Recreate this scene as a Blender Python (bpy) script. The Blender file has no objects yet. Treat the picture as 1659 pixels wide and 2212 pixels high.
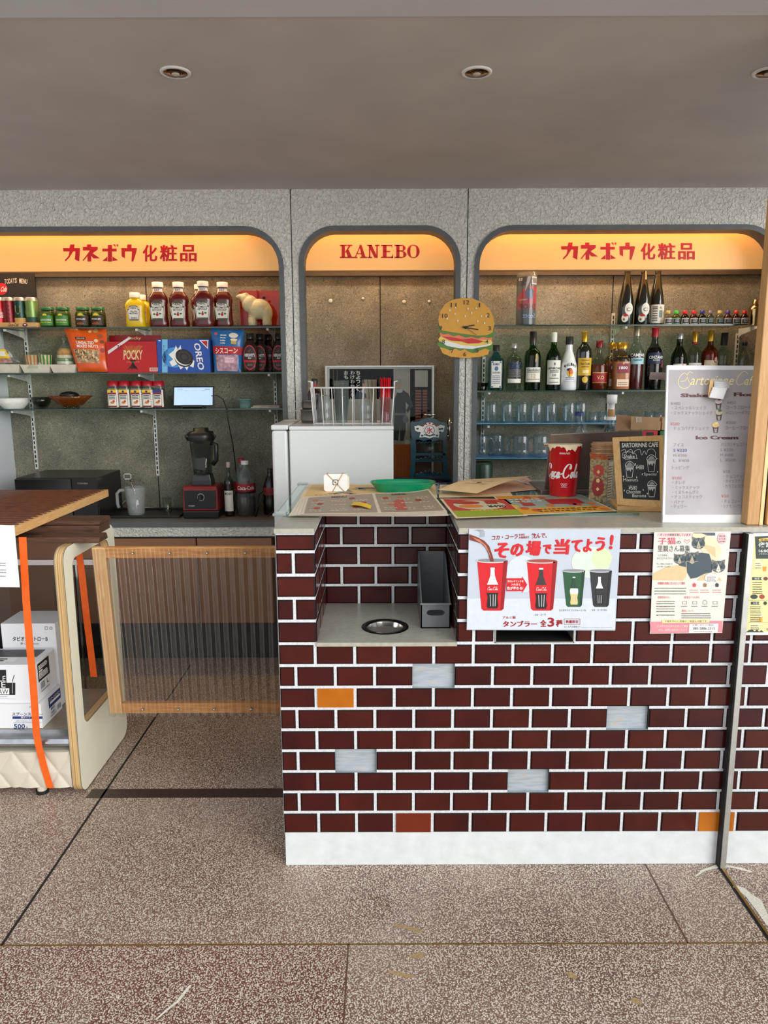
import bpy, bmesh, math, random
from mathutils import Vector, Matrix, geometry
rnd = random.Random(7)
sin, cos, pi = math.sin, math.cos, math.pi
SC = bpy.context.scene
COL = SC.collection

# ---------------------------------------------------------------- camera, light, exposure
CAM_H, TILT, ROLL, FPX = 1.50, math.radians(10.2), math.radians(0.2), 1600.0
CX, CY = 829.5, 1106.0
fwd = Vector((0, cos(TILT), -sin(TILT)))
r0, u0 = Vector((1, 0, 0)), Vector((0, sin(TILT), cos(TILT)))
upv = (u0 + ROLL * r0).normalized()
rgt = (r0 - ROLL * u0).normalized()
EYE = Vector((0, 0, CAM_H))
cam = bpy.data.cameras.new('camera')
camo = bpy.data.objects.new('camera', cam)
COL.objects.link(camo)
camo.matrix_world = Matrix(((rgt.x, upv.x, -fwd.x, EYE.x), (rgt.y, upv.y, -fwd.y, EYE.y), (rgt.z, upv.z, -fwd.z, EYE.z), (0, 0, 0, 1)))
cam.sensor_fit = 'VERTICAL'
cam.sensor_height = 24.0
cam.lens = 24.0 * FPX / 2212.0
cam.clip_start = 0.05
SC.camera = camo
SC.view_settings.view_transform = 'Standard'
SC.view_settings.look = 'None'
SC.view_settings.gamma = 1
SC.view_settings.exposure = 0.18
SC.view_settings.use_curve_mapping = False
world = bpy.data.worlds.new('world')
SC.world = world
world.use_nodes = True
wb = world.node_tree.nodes['Background']
wb.inputs[0].default_value = (0.93, 0.97, 1.0, 1)
wb.inputs[1].default_value = 1.0
SC.cycles.max_bounces = 10
SC.cycles.transparent_max_bounces = 24
SC.cycles.caustics_reflective = False
SC.cycles.caustics_refractive = False
SC.cycles.sample_clamp_indirect = 4

def ray(px, py):
    return fwd * FPX + rgt * (px - CX) - upv * (py - CY)
def W(px, py, Y):            # point of the photo on the plane y = Y
    d = ray(px, py)
    return EYE + d * (Y / d.y)
def F(px, py, Z):            # ... on the plane z = Z
    d = ray(px, py)
    return EYE + d * ((Z - CAM_H) / d.z)
def G(px, py, X):            # ... on the plane x = X
    d = ray(px, py)
    return EYE + d * (X / d.x)

def area(name, loc, sx, sy, power, col, rot):
    l = bpy.data.lights.new(name, 'AREA')
    l.shape = 'RECTANGLE'; l.size = sx; l.size_y = sy; l.energy = power; l.color = col
    o = bpy.data.objects.new(name, l); COL.objects.link(o)
    o.location = loc; o.rotation_euler = rot
    return o
WARM = (1.0, 0.46, 0.10)
YA, YP, YB = 3.75, 3.90, 4.20       # arch wall face, sign panel face, back wall face
# the tube lamps hidden behind the tops of the three arches, over the sign panels and over the shelves behind them
for nm, x0, x1, e in (('left', -2.05, -0.66, 17), ('middle', -0.40, 0.36, 10), ('right', 0.52, 1.85, 20)):
    area('tube_lamp_' + nm, ((x0 + x1) / 2, YA + 0.09, 2.285), x1 - x0, 0.03, e * 0.10, WARM, (math.radians(20), 0, 0))
    area('shelf_lamp_' + nm, ((x0 + x1) / 2, YP + 0.12, 2.30), x1 - x0, 0.05, e * 0.40, (1.0, 0.70, 0.44), (0, 0, 0))
sun = bpy.data.lights.new('sun', 'SUN')
sun.energy = 2.75; sun.angle = math.radians(46); sun.color = (1.0, 0.97, 0.93)
suno = bpy.data.objects.new('sun', sun); COL.objects.link(suno)
suno.rotation_euler = (math.radians(80), 0, math.radians(42))

# ---------------------------------------------------------------- materials
def lin(c):
    c = c / 255.0
    return c / 12.92 if c <= 0.04045 else ((c + 0.055) / 1.055) ** 2.4
def RGB(c):
    return (lin(c[0]), lin(c[1]), lin(c[2]), 1)
MATS = {}
def nodes_of(name):
    m = bpy.data.materials.new(name); m.use_nodes = True
    nt = m.node_tree
    return m, nt, nt.nodes['Principled BSDF'], nt.nodes['Material Output']
def mat(name, c, rough=0.5, metal=0.0, var=0.06, vs=30, bump=0.0, bs=200, coat=0.0, emit=0, stretch=None, c2=None, dist=0, spec=0.5):
    """plain procedural surface: base colour with noise between c and c2, optional bump"""
    if name in MATS: return MATS[name]
    m, nt, b, out = nodes_of(name)
    N, L = nt.nodes.new, nt.links.new
    b.inputs['Roughness'].default_value = rough
    b.inputs['Metallic'].default_value = metal
    b.inputs['Coat Weight'].default_value = coat
    b.inputs['Coat Roughness'].default_value = 0.08
    b.inputs['Specular IOR Level'].default_value = spec
    tc = N('ShaderNodeTexCoord'); mp = N('ShaderNodeMapping')
    L(tc.outputs['Object'], mp.inputs[0])
    if stretch: mp.inputs['Scale'].default_value = stretch
    nz = N('ShaderNodeTexNoise'); nz.inputs['Scale'].default_value = vs; nz.inputs['Detail'].default_value = 4
    nz.inputs['Distortion'].default_value = dist
    L(mp.outputs[0], nz.inputs['Vector'])
    rp = N('ShaderNodeValToRGB')
    a = RGB(c)
    if c2 is None:
        lo = tuple(max(0, x * (1 - 2.2 * var)) for x in a[:3]) + (1,)
        hi = tuple(min(1, x * (1 + 2.2 * var)) for x in a[:3]) + (1,)
    else: lo, hi = RGB(c2), a
    rp.color_ramp.elements[0].position = 0.3; rp.color_ramp.elements[1].position = 0.7
    rp.color_ramp.elements[0].color = lo; rp.color_ramp.elements[1].color = hi
    L(nz.outputs['Fac'], rp.inputs[0]); L(rp.outputs[0], b.inputs['Base Color'])
    if emit:
        L(rp.outputs[0], b.inputs['Emission Color']); b.inputs['Emission Strength'].default_value = emit
    if bump:
        n2 = N('ShaderNodeTexNoise'); n2.inputs['Scale'].default_value = bs; n2.inputs['Detail'].default_value = 2
        L(tc.outputs['Object'], n2.inputs['Vector'])
        bp = N('ShaderNodeBump'); bp.inputs['Strength'].default_value = bump; bp.inputs['Distance'].default_value = 0.004
        L(n2.outputs['Fac'], bp.inputs['Height']); L(bp.outputs[0], b.inputs['Normal'])
    MATS[name] = m
    return m
def glass(name, c=(235, 245, 245), spec=1.0, rough=0.03, ior=1.45, haze=0.0, hazec=(230, 235, 235)):
    """thin clear glass or plastic: tinted transparency under a Fresnel reflection, with optional milky part"""
    if name in MATS: return MATS[name]
    m, nt, b, out = nodes_of(name)
    N, L = nt.nodes.new, nt.links.new
    nt.nodes.remove(b)
    t = N('ShaderNodeBsdfTransparent'); t.inputs[0].default_value = RGB(c)
    g = N('ShaderNodeBsdfGlossy'); g.inputs['Roughness'].default_value = rough
    g.inputs[0].default_value = (spec, spec, spec, 1)
    fr = N('ShaderNodeFresnel'); fr.inputs[0].default_value = ior
    base = t.outputs[0]
    if haze:
        d = N('ShaderNodeBsdfDiffuse'); d.inputs[0].default_value = RGB(hazec)
        nz = N('ShaderNodeTexNoise'); nz.inputs['Scale'].default_value = 18
        mr = N('ShaderNodeMapRange'); mr.inputs['To Min'].default_value = haze * 0.8; mr.inputs['To Max'].default_value = haze * 1.2
        L(nz.outputs['Fac'], mr.inputs[0])
        mh = N('ShaderNodeMixShader'); L(mr.outputs[0], mh.inputs[0]); L(t.outputs[0], mh.inputs[1]); L(d.outputs[0], mh.inputs[2])
        base = mh.outputs[0]
    mx = N('ShaderNodeMixShader')
    ge = N('ShaderNodeNewGeometry'); sb = N('ShaderNodeMath'); sb.operation = 'SUBTRACT'; sb.use_clamp = True
    L(fr.outputs[0], sb.inputs[0]); L(ge.outputs['Backfacing'], sb.inputs[1])
    L(sb.outputs[0], mx.inputs[0]); L(base, mx.inputs[1]); L(g.outputs[0], mx.inputs[2])
    L(mx.outputs[0], out.inputs[0])
    MATS[name] = m
    return m
def flat(c, rough=0.5):      # printed ink of one colour
    return mat('ink_%d_%d_%d' % tuple(c), c, rough, var=0.02, vs=60)
def wood(name, c, c2, axis='x', rough=0.5, fine=1.0):
    st = {'x': (1.2, 14, 14), 'y': (14, 1.2, 14), 'z': (14, 14, 1.2)}[axis]
    return mat(name, c, rough, c2=c2, vs=7 * fine, stretch=st, dist=1.2, bump=0.05, bs=90)

# ---------------------------------------------------------------- mesh builder (world coordinates)
ORG = {}
_txt = {}
def text_mesh(s, bold=0.0, res=2):
    k = (s, bold)
    if k not in _txt:
        cu = bpy.data.curves.new('t', 'FONT'); cu.body = s; cu.resolution_u = res; cu.offset = bold
        cu.fill_mode = 'FRONT'
        o = bpy.data.objects.new('t', cu); COL.objects.link(o)
        dg = bpy.context.evaluated_depsgraph_get(); dg.update()
        me = bpy.data.meshes.new_from_object(o.evaluated_get(dg), depsgraph=dg)
        _txt[k] = ([(v.co.x, v.co.y) for v in me.vertices], [tuple(p.vertices) for p in me.polygons])
        bpy.data.objects.remove(o); bpy.data.curves.remove(cu); bpy.data.meshes.remove(me)
    return _txt[k]
class B:
    def __init__(s, M=None):
        s.v = []; s.f = []; s.m = []; s.s = []; s.mats = []; s.M = M
    def mi(s, m):
        if m not in s.mats: s.mats.append(m)
        return s.mats.index(m)
    def add(s, vs, fs, m, smooth=False):
        n = len(s.v); k = s.mi(m)
        for p in vs:
            p = Vector(p)
            s.v.append(s.M @ p if s.M else p)
        for f in fs:
            s.f.append(tuple(n + i for i in f)); s.m.append(k); s.s.append(smooth)
        return s
    def box(s, x0, x1, y0, y1, z0, z1, m):
        vs = [(x, y, z) for z in (z0, z1) for y in (y0, y1) for x in (x0, x1)]
        return s.add(vs, [(0, 2, 3, 1), (4, 5, 7, 6), (0, 1, 5, 4), (2, 6, 7, 3), (0, 4, 6, 2), (1, 3, 7, 5)], m)
    def hexa(s, b4, t4, m):      # eight corners: bottom ring, top ring
        vs = list(b4) + list(t4)
        return s.add(vs, [(3, 2, 1, 0), (4, 5, 6, 7), (0, 1, 5, 4), (1, 2, 6, 5), (2, 3, 7, 6), (3, 0, 4, 7)], m)
    def quad(s, a, b, c, d, m):
        return s.add([a, b, c, d], [(0, 1, 2, 3)], m)
    def prism(s, pts, off, m, holes=(), side=None):
        """polygon (3-D points) with holes, extruded by the vector off"""
        off = Vector(off)
        loops = [[Vector(p) for p in pts]] + [[Vector(p) for p in h] for h in holes]
        tri = geometry.tessellate_polygon(loops)
        fl = [p for l in loops for p in l]; n = len(fl)
        s.add(fl + [p + off for p in fl], [tuple(t) for t in tri] + [tuple(n + i for i in reversed(t)) for t in tri], m)
        for l in loops:
            k = len(l)
            s.add(l + [p + off for p in l], [(i, (i + 1) % k, k + (i + 1) % k, k + i) for i in range(k)], side or m)
        return s
    def poly(s, pts, m):
        l = [Vector(p) for p in pts]
        return s.add(l, [tuple(t) for t in geometry.tessellate_polygon([l])], m)
    def lathe(s, c, prof, m, n=24, p=2, dy=1.0, rot=0.0, smooth=True, cap=True):
        """profile [(r, z)] turned about the vertical through c; p > 2 squares the section"""
        c = Vector(c); vs = []; fs = []
        for r, z in prof:
            for i in range(n):
                x, y = sect(2 * pi * i / n + rot * 0, r, p, dy)
                if rot: x, y = x * cos(rot) - y * sin(rot), x * sin(rot) + y * cos(rot)
                vs.append((c.x + x, c.y + y, c.z + z))
        for j in range(len(prof) - 1):
            for i in range(n):
                a, b_ = j * n + i, j * n + (i + 1) % n
                fs.append((a, b_, b_ + n, a + n))
        s.add(vs, fs, m, smooth)
        if cap:
            if prof[0][0] > 1e-4: s.add(vs[:n], [tuple(reversed(range(n)))], m)
            if prof[-1][0] > 1e-4: s.add(vs[-n:], [tuple(range(n))], m)
        return s
    def cyl(s, a, b, r, m, n=12, r2=None, smooth=True):
        return s.tube([a, b], r, m, n, r2=r2, smooth=smooth)
    def tube(s, pts, r, m, n=8, r2=None, smooth=True, closed=False):
        pts = [Vector(p) for p in pts]; k = len(pts); vs = []; fs = []
        up = None
        for i, p in enumerate(pts):
            a = pts[(i - 1) % k] if (i or closed) else p
            b = pts[(i + 1) % k] if (i < k - 1 or closed) else p
            d = (b - a).normalized()
            if up is None:
                up = Vector((0, 0, 1)) if abs(d.z) < 0.9 else Vector((1, 0, 0))
            e = d.cross(up).normalized(); up = e.cross(d).normalized()
            rr = r if r2 is None else r + (r2 - r) * i / (k - 1)
            for j in range(n):
                t = 2 * pi * j / n
                vs.append(p + (e * cos(t) + up * sin(t)) * rr)
        for i in range(k if closed else k - 1):
            for j in range(n):
                q = ((i + 1) % k) * n
                fs.append((i * n + j, i * n + (j + 1) % n, q + (j + 1) % n, q + j))
        if not closed:
            fs.append(tuple(reversed(range(n)))); fs.append(tuple((k - 1) * n + j for j in range(n)))
        return s.add(vs, fs, m, smooth)
    def band(s, pts, wv, tv, m):
        """flat strap: centre line pts, width vector(s) wv, thickness vector tv"""
        vs = []; tv = Vector(tv)
        for i, p in enumerate(pts):
            w_ = Vector(wv[i] if isinstance(wv, list) else wv) / 2; p = Vector(p)
            vs += [p - w_, p + w_, p + w_ + tv, p - w_ + tv]
        fs = []
        for i in range(len(pts) - 1):
            for j in range(4):
                fs.append((4 * i + j, 4 * i + (j + 1) % 4, 4 * i + 4 + (j + 1) % 4, 4 * i + 4 + j))
        k = 4 * (len(pts) - 1)
        fs += [(3, 2, 1, 0), (k, k + 1, k + 2, k + 3)]
        return s.add(vs, fs, m)
    def ell(s, c, rx, ry, rz, m, n=14, k=8):
        c = Vector(c)
        vs = []
        for j in range(k + 1):
            t = -pi / 2 + pi * j / k
            for i in range(n):
                a = 2 * pi * i / n
                vs.append((c.x + rx * cos(t) * cos(a), c.y + ry * cos(t) * sin(a), c.z + rz * sin(t)))
        fs = [(j * n + i, j * n + (i + 1) % n, (j + 1) * n + (i + 1) % n, (j + 1) * n + i) for j in range(k) for i in range(n)]
        return s.add(vs, fs, m, True)
    # ---- flat print through a frame fr(u, v) -> point
    def txt(s, st, m, fr, u0, v0, u1, v1, bold=0.0, shear=0.0, keep=False):
        vs, fs = text_mesh(st, bold)
        if not vs: return s
        xs = [a for a, _ in vs]; ys = [b for _, b in vs]
        x0, x1, y0, y1 = min(xs), max(xs), min(ys), max(ys)
        sx, sy = (u1 - u0) / max(x1 - x0, 1e-6), (v1 - v0) / max(y1 - y0, 1e-6)
        if keep:
            k = min(abs(sx), abs(sy)); sx = math.copysign(k, sx); sy = math.copysign(k, sy)
        return s.add([fr(u0 + (a - x0) * sx + shear * (b - y0) * sy, v0 + (b - y0) * sy) for a, b in vs], fs, m)
    def pp(s, pts, m, fr):      # printed polygon
        return s.poly([fr(*p) for p in pts], m)
    def pr(s, u0, v0, u1, v1, m, fr, n=4):
        vs = [fr(u0 + (u1 - u0) * i / n, v) for v in (v0, v1) for i in range(n + 1)]
        return s.add(vs, [(i, i + 1, n + 2 + i, n + 1 + i) for i in range(n)], m)
    def pe(s, u, v, a, b, m, fr, n=24, t0=0, t1=2 * pi):
        """printed ellipse (or its upper half), cut in strips so that it follows a curved face"""
        k = max(4, n // 2); vs = []; lo = -1 if t1 - t0 > 6.2 else 0
        for i in range(k + 1):
            t = pi - pi * i / k
            vs += [fr(u + a * cos(t), v + lo * b * sin(t)), fr(u + a * cos(t), v + b * sin(t))]
        return s.add(vs, [(2 * i, 2 * i + 2, 2 * i + 3, 2 * i + 1) for i in range(k)], m)
    def pl(s, pts, w, m, fr):    # printed line of width w
        for (a, b), (c, d) in zip(pts, pts[1:]):
            l = math.hypot(c - a, d - b) or 1; nx, ny = -(d - b) / l * w / 2, (c - a) / l * w / 2
            s.quad(fr(a + nx, b + ny), fr(a - nx, b - ny), fr(c - nx, d - ny), fr(c + nx, d + ny), m)
        return s
    def build(s, name, parent=None, org=None, bev=0.0, seg=2, label=None, cat=None, group=None, kind=None):
        if org is None:
            if parent is not None: org = ORG[parent.name]
            else:
                org = Vector(((min(v.x for v in s.v) + max(v.x for v in s.v)) / 2, (min(v.y for v in s.v) + max(v.y for v in s.v)) / 2, min(v.z for v in s.v)))
        org = Vector(org)
        me = bpy.data.meshes.new(name)
        me.from_pydata([tuple(v - org) for v in s.v], [], s.f)
        for m in s.mats: me.materials.append(m)
        me.polygons.foreach_set('material_index', s.m)
        me.polygons.foreach_set('use_smooth', s.s)
        me.update()
        o = bpy.data.objects.new(name, me); COL.objects.link(o)
        if parent is not None:
            o.parent = parent; o.location = org - ORG[parent.name]
        else: o.location = org
        ORG[o.name] = org
        if bev:
            md = o.modifiers.new('bevel', 'BEVEL'); md.width = bev; md.segments = seg; md.limit_method = 'ANGLE'; md.angle_limit = 0.7
        tag(o, label, cat, group, kind)
        return o
def sect(th, r, p=2, dy=1.0):
    a, b_ = sin(th), -cos(th)
    f = 1.0 if p == 2 else (abs(a) ** p + abs(b_) ** p) ** (-1.0 / p)
    return r * f * a, r * f * b_ * dy
def tag(o, label=None, cat=None, group=None, kind=None):
    for k, v in (('label', label), ('category', cat), ('group', group), ('kind', kind)):
        if v: o[k] = v
    return o
def thing(name, label, cat, loc, group=None):
    o = bpy.data.objects.new(name, None); COL.objects.link(o)
    o.empty_display_size = 0.05
    o.location = loc; ORG[o.name] = Vector(loc)
    return tag(o, label, cat, group)
def dup(root, loc, label=None, rz=None):
    r = root.copy(); COL.objects.link(r); r.location = loc; ORG[r.name] = Vector(loc)
    if label: r['label'] = label
    if rz is not None: r.rotation_euler.z = rz
    for ch in list(root.children):
        c = ch.copy(); COL.objects.link(c); c.parent = r
        for g in list(ch.children):
            d = g.copy(); COL.objects.link(d); d.parent = c
    return r
def struct(b, name, bev=0):
    return b.build(name, bev=bev, kind='structure')

# ---------------------------------------------------------------- special surfaces
def special(name):
    m, nt, b, out = nodes_of(name)
    tc = nt.nodes.new('ShaderNodeTexCoord')
    MATS[name] = m
    return m, nt, b, nt.nodes.new, nt.links.new, tc
def ramp(N, stops):
    r = N('ShaderNodeValToRGB'); e = r.color_ramp.elements
    while len(e) < len(stops): e.new(0.5)
    for k, (p, c) in enumerate(stops):
        e[k].position = p; e[k].color = RGB(c) if isinstance(c, tuple) else (c, c, c, 1)
    return r
def terrazzo():
    m, nt, b, N, L, tc = special('terrazzo')
    nz = N('ShaderNodeTexNoise'); nz.inputs['Scale'].default_value = 60
    L(tc.outputs['Object'], nz.inputs['Vector'])
    ad = N('ShaderNodeVectorMath'); ad.operation = 'MULTIPLY_ADD'
    ad.inputs[1].default_value = (0.006, 0.006, 0)
    L(nz.outputs['Color'], ad.inputs[0]); L(tc.outputs['Object'], ad.inputs[2])
    vo = N('ShaderNodeTexVoronoi'); vo.inputs['Scale'].default_value = 235
    L(ad.outputs[0], vo.inputs['Vector'])
    big = N('ShaderNodeTexNoise'); big.inputs['Scale'].default_value = 3.0; big.inputs['Detail'].default_value = 5
    L(tc.outputs['Object'], big.inputs['Vector'])
    mr = N('ShaderNodeMapRange'); mr.inputs['To Min'].default_value = 0.36; mr.inputs['To Max'].default_value = 0.60
    L(vo.outputs['Color'], mr.inputs[0])
    lt = N('ShaderNodeMath'); lt.operation = 'SUBTRACT'
    L(mr.outputs[0], lt.inputs[0]); L(vo.outputs['Distance'], lt.inputs[1])
    st = N('ShaderNodeMapRange'); st.inputs['From Min'].default_value = -0.04; st.inputs['From Max'].default_value = 0.06
    L(lt.outputs[0], st.inputs[0])
    matrix = ramp(N, [(0.35, (104, 74, 68)), (0.65, (128, 98, 90))]); L(big.outputs['Fac'], matrix.inputs[0])
    # the front left slab was poured with a redder, darker cement
    geo = N('ShaderNodeNewGeometry'); sx = N('ShaderNodeSeparateXYZ'); L(geo.outputs['Position'], sx.inputs[0])
    ma = N('ShaderNodeMath'); ma.operation = 'LESS_THAN'; ma.inputs[1].default_value = -0.10; L(sx.outputs[0], ma.inputs[0])
    mb_ = N('ShaderNodeMath'); mb_.operation = 'LESS_THAN'; mb_.inputs[1].default_value = 1.757; L(sx.outputs[1], mb_.inputs[0])
    mc = N('ShaderNodeMath'); mc.operation = 'MULTIPLY'; L(ma.outputs[0], mc.inputs[0]); L(mb_.outputs[0], mc.inputs[1])
    mm = N('ShaderNodeMix'); mm.data_type = 'RGBA'; mm.blend_type = 'MULTIPLY'; mm.inputs[7].default_value = (0.78, 0.56, 0.56, 1)
    L(mc.outputs[0], mm.inputs[0]); L(matrix.outputs[0], mm.inputs[6])
    chip = ramp(N, [(0.0, (176, 160, 140)), (0.6, (214, 200, 178)), (1.0, (232, 222, 205))]); L(vo.outputs['Color'], chip.inputs[0])
    mx = N('ShaderNodeMix'); mx.data_type = 'RGBA'
    L(st.outputs[0], mx.inputs[0]); L(mm.outputs[2], mx.inputs[6]); L(chip.outputs[0], mx.inputs[7])
    # chalky scuffs
    sc = N('ShaderNodeTexNoise'); sc.inputs['Scale'].default_value = 2.2; sc.inputs['Detail'].default_value = 6; sc.inputs['Distortion'].default_value = 0.6
    L(tc.outputs['Object'], sc.inputs['Vector'])
    sr = ramp(N, [(0.52, 0.0), (0.72, 0.26)]); L(sc.outputs['Fac'], sr.inputs[0])
    m2 = N('ShaderNodeMix'); m2.data_type = 'RGBA'; m2.inputs[7].default_value = RGB((196, 184, 176))
    L(sr.outputs[0], m2.inputs[0]); L(mx.outputs[2], m2.inputs[6]); L(m2.outputs[2], b.inputs['Base Color'])
    rr = N('ShaderNodeMapRange'); rr.inputs['To Min'].default_value = 0.22; rr.inputs['To Max'].default_value = 0.48
    L(big.outputs['Fac'], rr.inputs[0]); L(rr.outputs[0], b.inputs['Roughness'])
    return m
def woodwool():
    m, nt, b, N, L, tc = special('wood_wool_board')
    fac = None
    for k, (s_, off, th) in enumerate(((26, 0, .012), (38, 7.3, .016), (55, 3.1, .022))):
        mp = N('ShaderNodeMapping'); mp.inputs['Location'].default_value = (off, off, off)
        L(tc.outputs['Object'], mp.inputs[0])
        nz = N('ShaderNodeTexNoise'); nz.inputs['Scale'].default_value = s_; nz.inputs['Detail'].default_value = 1.0; nz.inputs['Distortion'].default_value = 2.2
        L(mp.outputs[0], nz.inputs['Vector'])
        fr = N('ShaderNodeMath'); fr.operation = 'PINGPONG'; fr.inputs[1].default_value = 0.055
        L(nz.outputs['Fac'], fr.inputs[0])
        mr_ = N('ShaderNodeMapRange'); mr_.inputs['From Min'].default_value = th; mr_.inputs['From Max'].default_value = th + 0.014
        L(fr.outputs[0], mr_.inputs[0])
        if fac is None: fac = mr_.outputs[0]
        else:
            mx = N('ShaderNodeMath'); mx.operation = 'ADD'
            L(fac, mx.inputs[0]); L(mr_.outputs[0], mx.inputs[1]); fac = mx.outputs[0]
    mr = N('ShaderNodeMapRange'); mr.inputs['From Min'].default_value = 0.6; mr.inputs['From Max'].default_value = 3.0
    L(fac, mr.inputs[0])
    cr = ramp(N, [(0.03, (92, 89, 81)), (0.30, (142, 139, 128)), (0.8, (186, 182, 169))])
    L(mr.outputs[0], cr.inputs[0])
    big = N('ShaderNodeTexNoise'); big.inputs['Scale'].default_value = 5; big.inputs['Detail'].default_value = 5
    L(tc.outputs['Object'], big.inputs['Vector'])
    br = ramp(N, [(0.3, (190, 192, 184)), (0.7, (255, 252, 240))]); L(big.outputs['Fac'], br.inputs[0])
    mu = N('ShaderNodeMix'); mu.data_type = 'RGBA'; mu.blend_type = 'MULTIPLY'; mu.inputs[0].default_value = 1
    L(cr.outputs[0], mu.inputs[6]); L(br.outputs[0], mu.inputs[7]); L(mu.outputs[2], b.inputs['Base Color'])
    b.inputs['Roughness'].default_value = 0.9
    bp = N('ShaderNodeBump'); bp.inputs['Strength'].default_value = 0.7; bp.inputs['Distance'].default_value = 0.003
    L(mr.outputs[0], bp.inputs['Height']); L(bp.outputs[0], b.inputs['Normal'])
    return m
def stucco():
    m, nt, b, N, L, tc = special('stucco')
    nz = N('ShaderNodeTexNoise'); nz.inputs['Scale'].default_value = 75; nz.inputs['Detail'].default_value = 2; nz.inputs['Distortion'].default_value = 0.8
    L(tc.outputs['Object'], nz.inputs['Vector'])
    cr = ramp(N, [(0.3, (204, 202, 194)), (0.7, (232, 230, 222))]); L(nz.outputs['Fac'], cr.inputs[0]); L(cr.outputs[0], b.inputs['Base Color'])
    b.inputs['Roughness'].default_value = 0.75
    bp = N('ShaderNodeBump'); bp.inputs['Strength'].default_value = 1.0; bp.inputs['Distance'].default_value = 0.014
    L(nz.outputs['Fac'], bp.inputs['Height']); L(bp.outputs[0], b.inputs['Normal'])
    return m
def glaze(name, c, c2):
    """glazed tile: each glaze pools a little darker towards the fired edge and varies from tile to tile"""
    m, nt, b, N, L, tc = special(name)
    nz = N('ShaderNodeTexNoise'); nz.inputs['Scale'].default_value = 9; nz.inputs['Detail'].default_value = 6; nz.inputs['Distortion'].default_value = 0.5
    L(tc.outputs['Object'], nz.inputs['Vector'])
    cr = ramp(N, [(0.3, c2), (0.7, c)]); L(nz.outputs['Fac'], cr.inputs[0]); L(cr.outputs[0], b.inputs['Base Color'])
    b.inputs['Roughness'].default_value = 0.2; b.inputs['Specular IOR Level'].default_value = 0.35
    b.inputs['Coat Weight'].default_value = 0.08; b.inputs['Coat Roughness'].default_value = 0.05
    n2 = N('ShaderNodeTexNoise'); n2.inputs['Scale'].default_value = 26; L(tc.outputs['Object'], n2.inputs['Vector'])
    bp = N('ShaderNodeBump'); bp.inputs['Strength'].default_value = 0.12; bp.inputs['Distance'].default_value = 0.004
    L(n2.outputs['Fac'], bp.inputs['Height']); L(bp.outputs[0], b.inputs['Normal'])
    return m
def peeled():
    m, nt, b, N, L, tc = special('bare_backing')
    mp = N('ShaderNodeMapping'); mp.inputs['Scale'].default_value = (9, 9, 60); L(tc.outputs['Object'], mp.inputs[0])
    nz = N('ShaderNodeTexNoise'); nz.inputs['Scale'].default_value = 2.0; nz.inputs['Detail'].default_value = 5
    L(mp.outputs[0], nz.inputs['Vector'])
    cr = ramp(N, [(0.3, (150, 160, 168)), (0.62, (172, 182, 188)), (0.7, (206, 160, 110))]); L(nz.outputs['Fac'], cr.inputs[0])
    L(cr.outputs[0], b.inputs['Base Color']); b.inputs['Roughness'].default_value = 0.5
    return m
TERR, WWOOL, STUC = terrazzo(), woodwool(), stucco()
BRICKS = [glaze('glaze_maroon', (68, 18, 14), (52, 12, 11)), glaze('glaze_oxblood', (76, 21, 14), (58, 14, 11)), glaze('glaze_plum', (70, 18, 18), (52, 12, 14)), glaze('glaze_brown_red', (78, 24, 16), (60, 15, 11))]
BRICK_DARK = mat('glaze_fired_rim', (28, 6, 6), 0.5, spec=0.2)
BRICK_AMBER = glaze('glaze_amber', (186, 108, 22), (166, 90, 14)); BRICK_RUST = glaze('glaze_rust', (112, 42, 18), (96, 32, 14))
MORTAR = mat('mortar', (214, 216, 220), 0.85, var=0.07, vs=160, bump=0.3, bs=300)
BACKING = peeled()
PLINTH = mat('plinth_board', (214, 219, 220), 0.6, var=0.03, vs=25, bump=0.08, bs=120)
STONE = mat('worktop_stone', (172, 169, 156), 0.28, var=0.05, vs=70)
CEIL = mat('ceiling_paint', (196, 190, 186), 0.8, var=0.03, vs=3)
SOFF = mat('soffit_paint', (206, 210, 214), 0.8, var=0.02, vs=3)
TRIM = mat('trim_grey', (92, 96, 98), 0.55, var=0.05, vs=20)
DARK = mat('dark_gap', (22, 20, 19), 0.7)
WHITEW = mat('white_paint', (214, 222, 228), 0.6, var=0.02, vs=5)
ALU = mat('aluminium', (190, 192, 188), 0.35, metal=0.85, var=0.03, vs=40)
STEEL = mat('steel', (200, 198, 194), 0.16, metal=1.0, var=0.02)
CHROME = mat('chrome', (225, 226, 228), 0.12, metal=1.0, var=0.02)
BRASS = mat('brass_strip', (150, 118, 62), 0.4, metal=0.7, var=0.1)
BROWNP = mat('brown_laminate', (148, 106, 80), 0.45, var=0.04, vs=8)
WOODL = wood('light_wood', (226, 182, 122), (206, 154, 92), 'x')
WOODY = wood('light_wood_deep', (226, 184, 126), (208, 158, 96), 'y')
WOODZ = wood('light_wood_upright', (224, 182, 120), (204, 154, 90), 'z')
WHITE = mat('white_plastic', (232, 232, 230), 0.4, var=0.02)
BLACK = mat('black_plastic', (24, 24, 26), 0.35, var=0.05)
PAPER = mat('white_paper', (240, 240, 238), 0.7, var=0.015, vs=12)
GLS = glass('clear_glass', (236, 244, 243))
PET = glass('clear_plastic', (232, 240, 242), haze=0.06)
SHELFG = glass('shelf_glass', (206, 232, 224), spec=0.8)
SHELFE = mat('shelf_glass_edge', (38, 62, 56), 0.15, var=0.05, coat=0.5)

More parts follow.
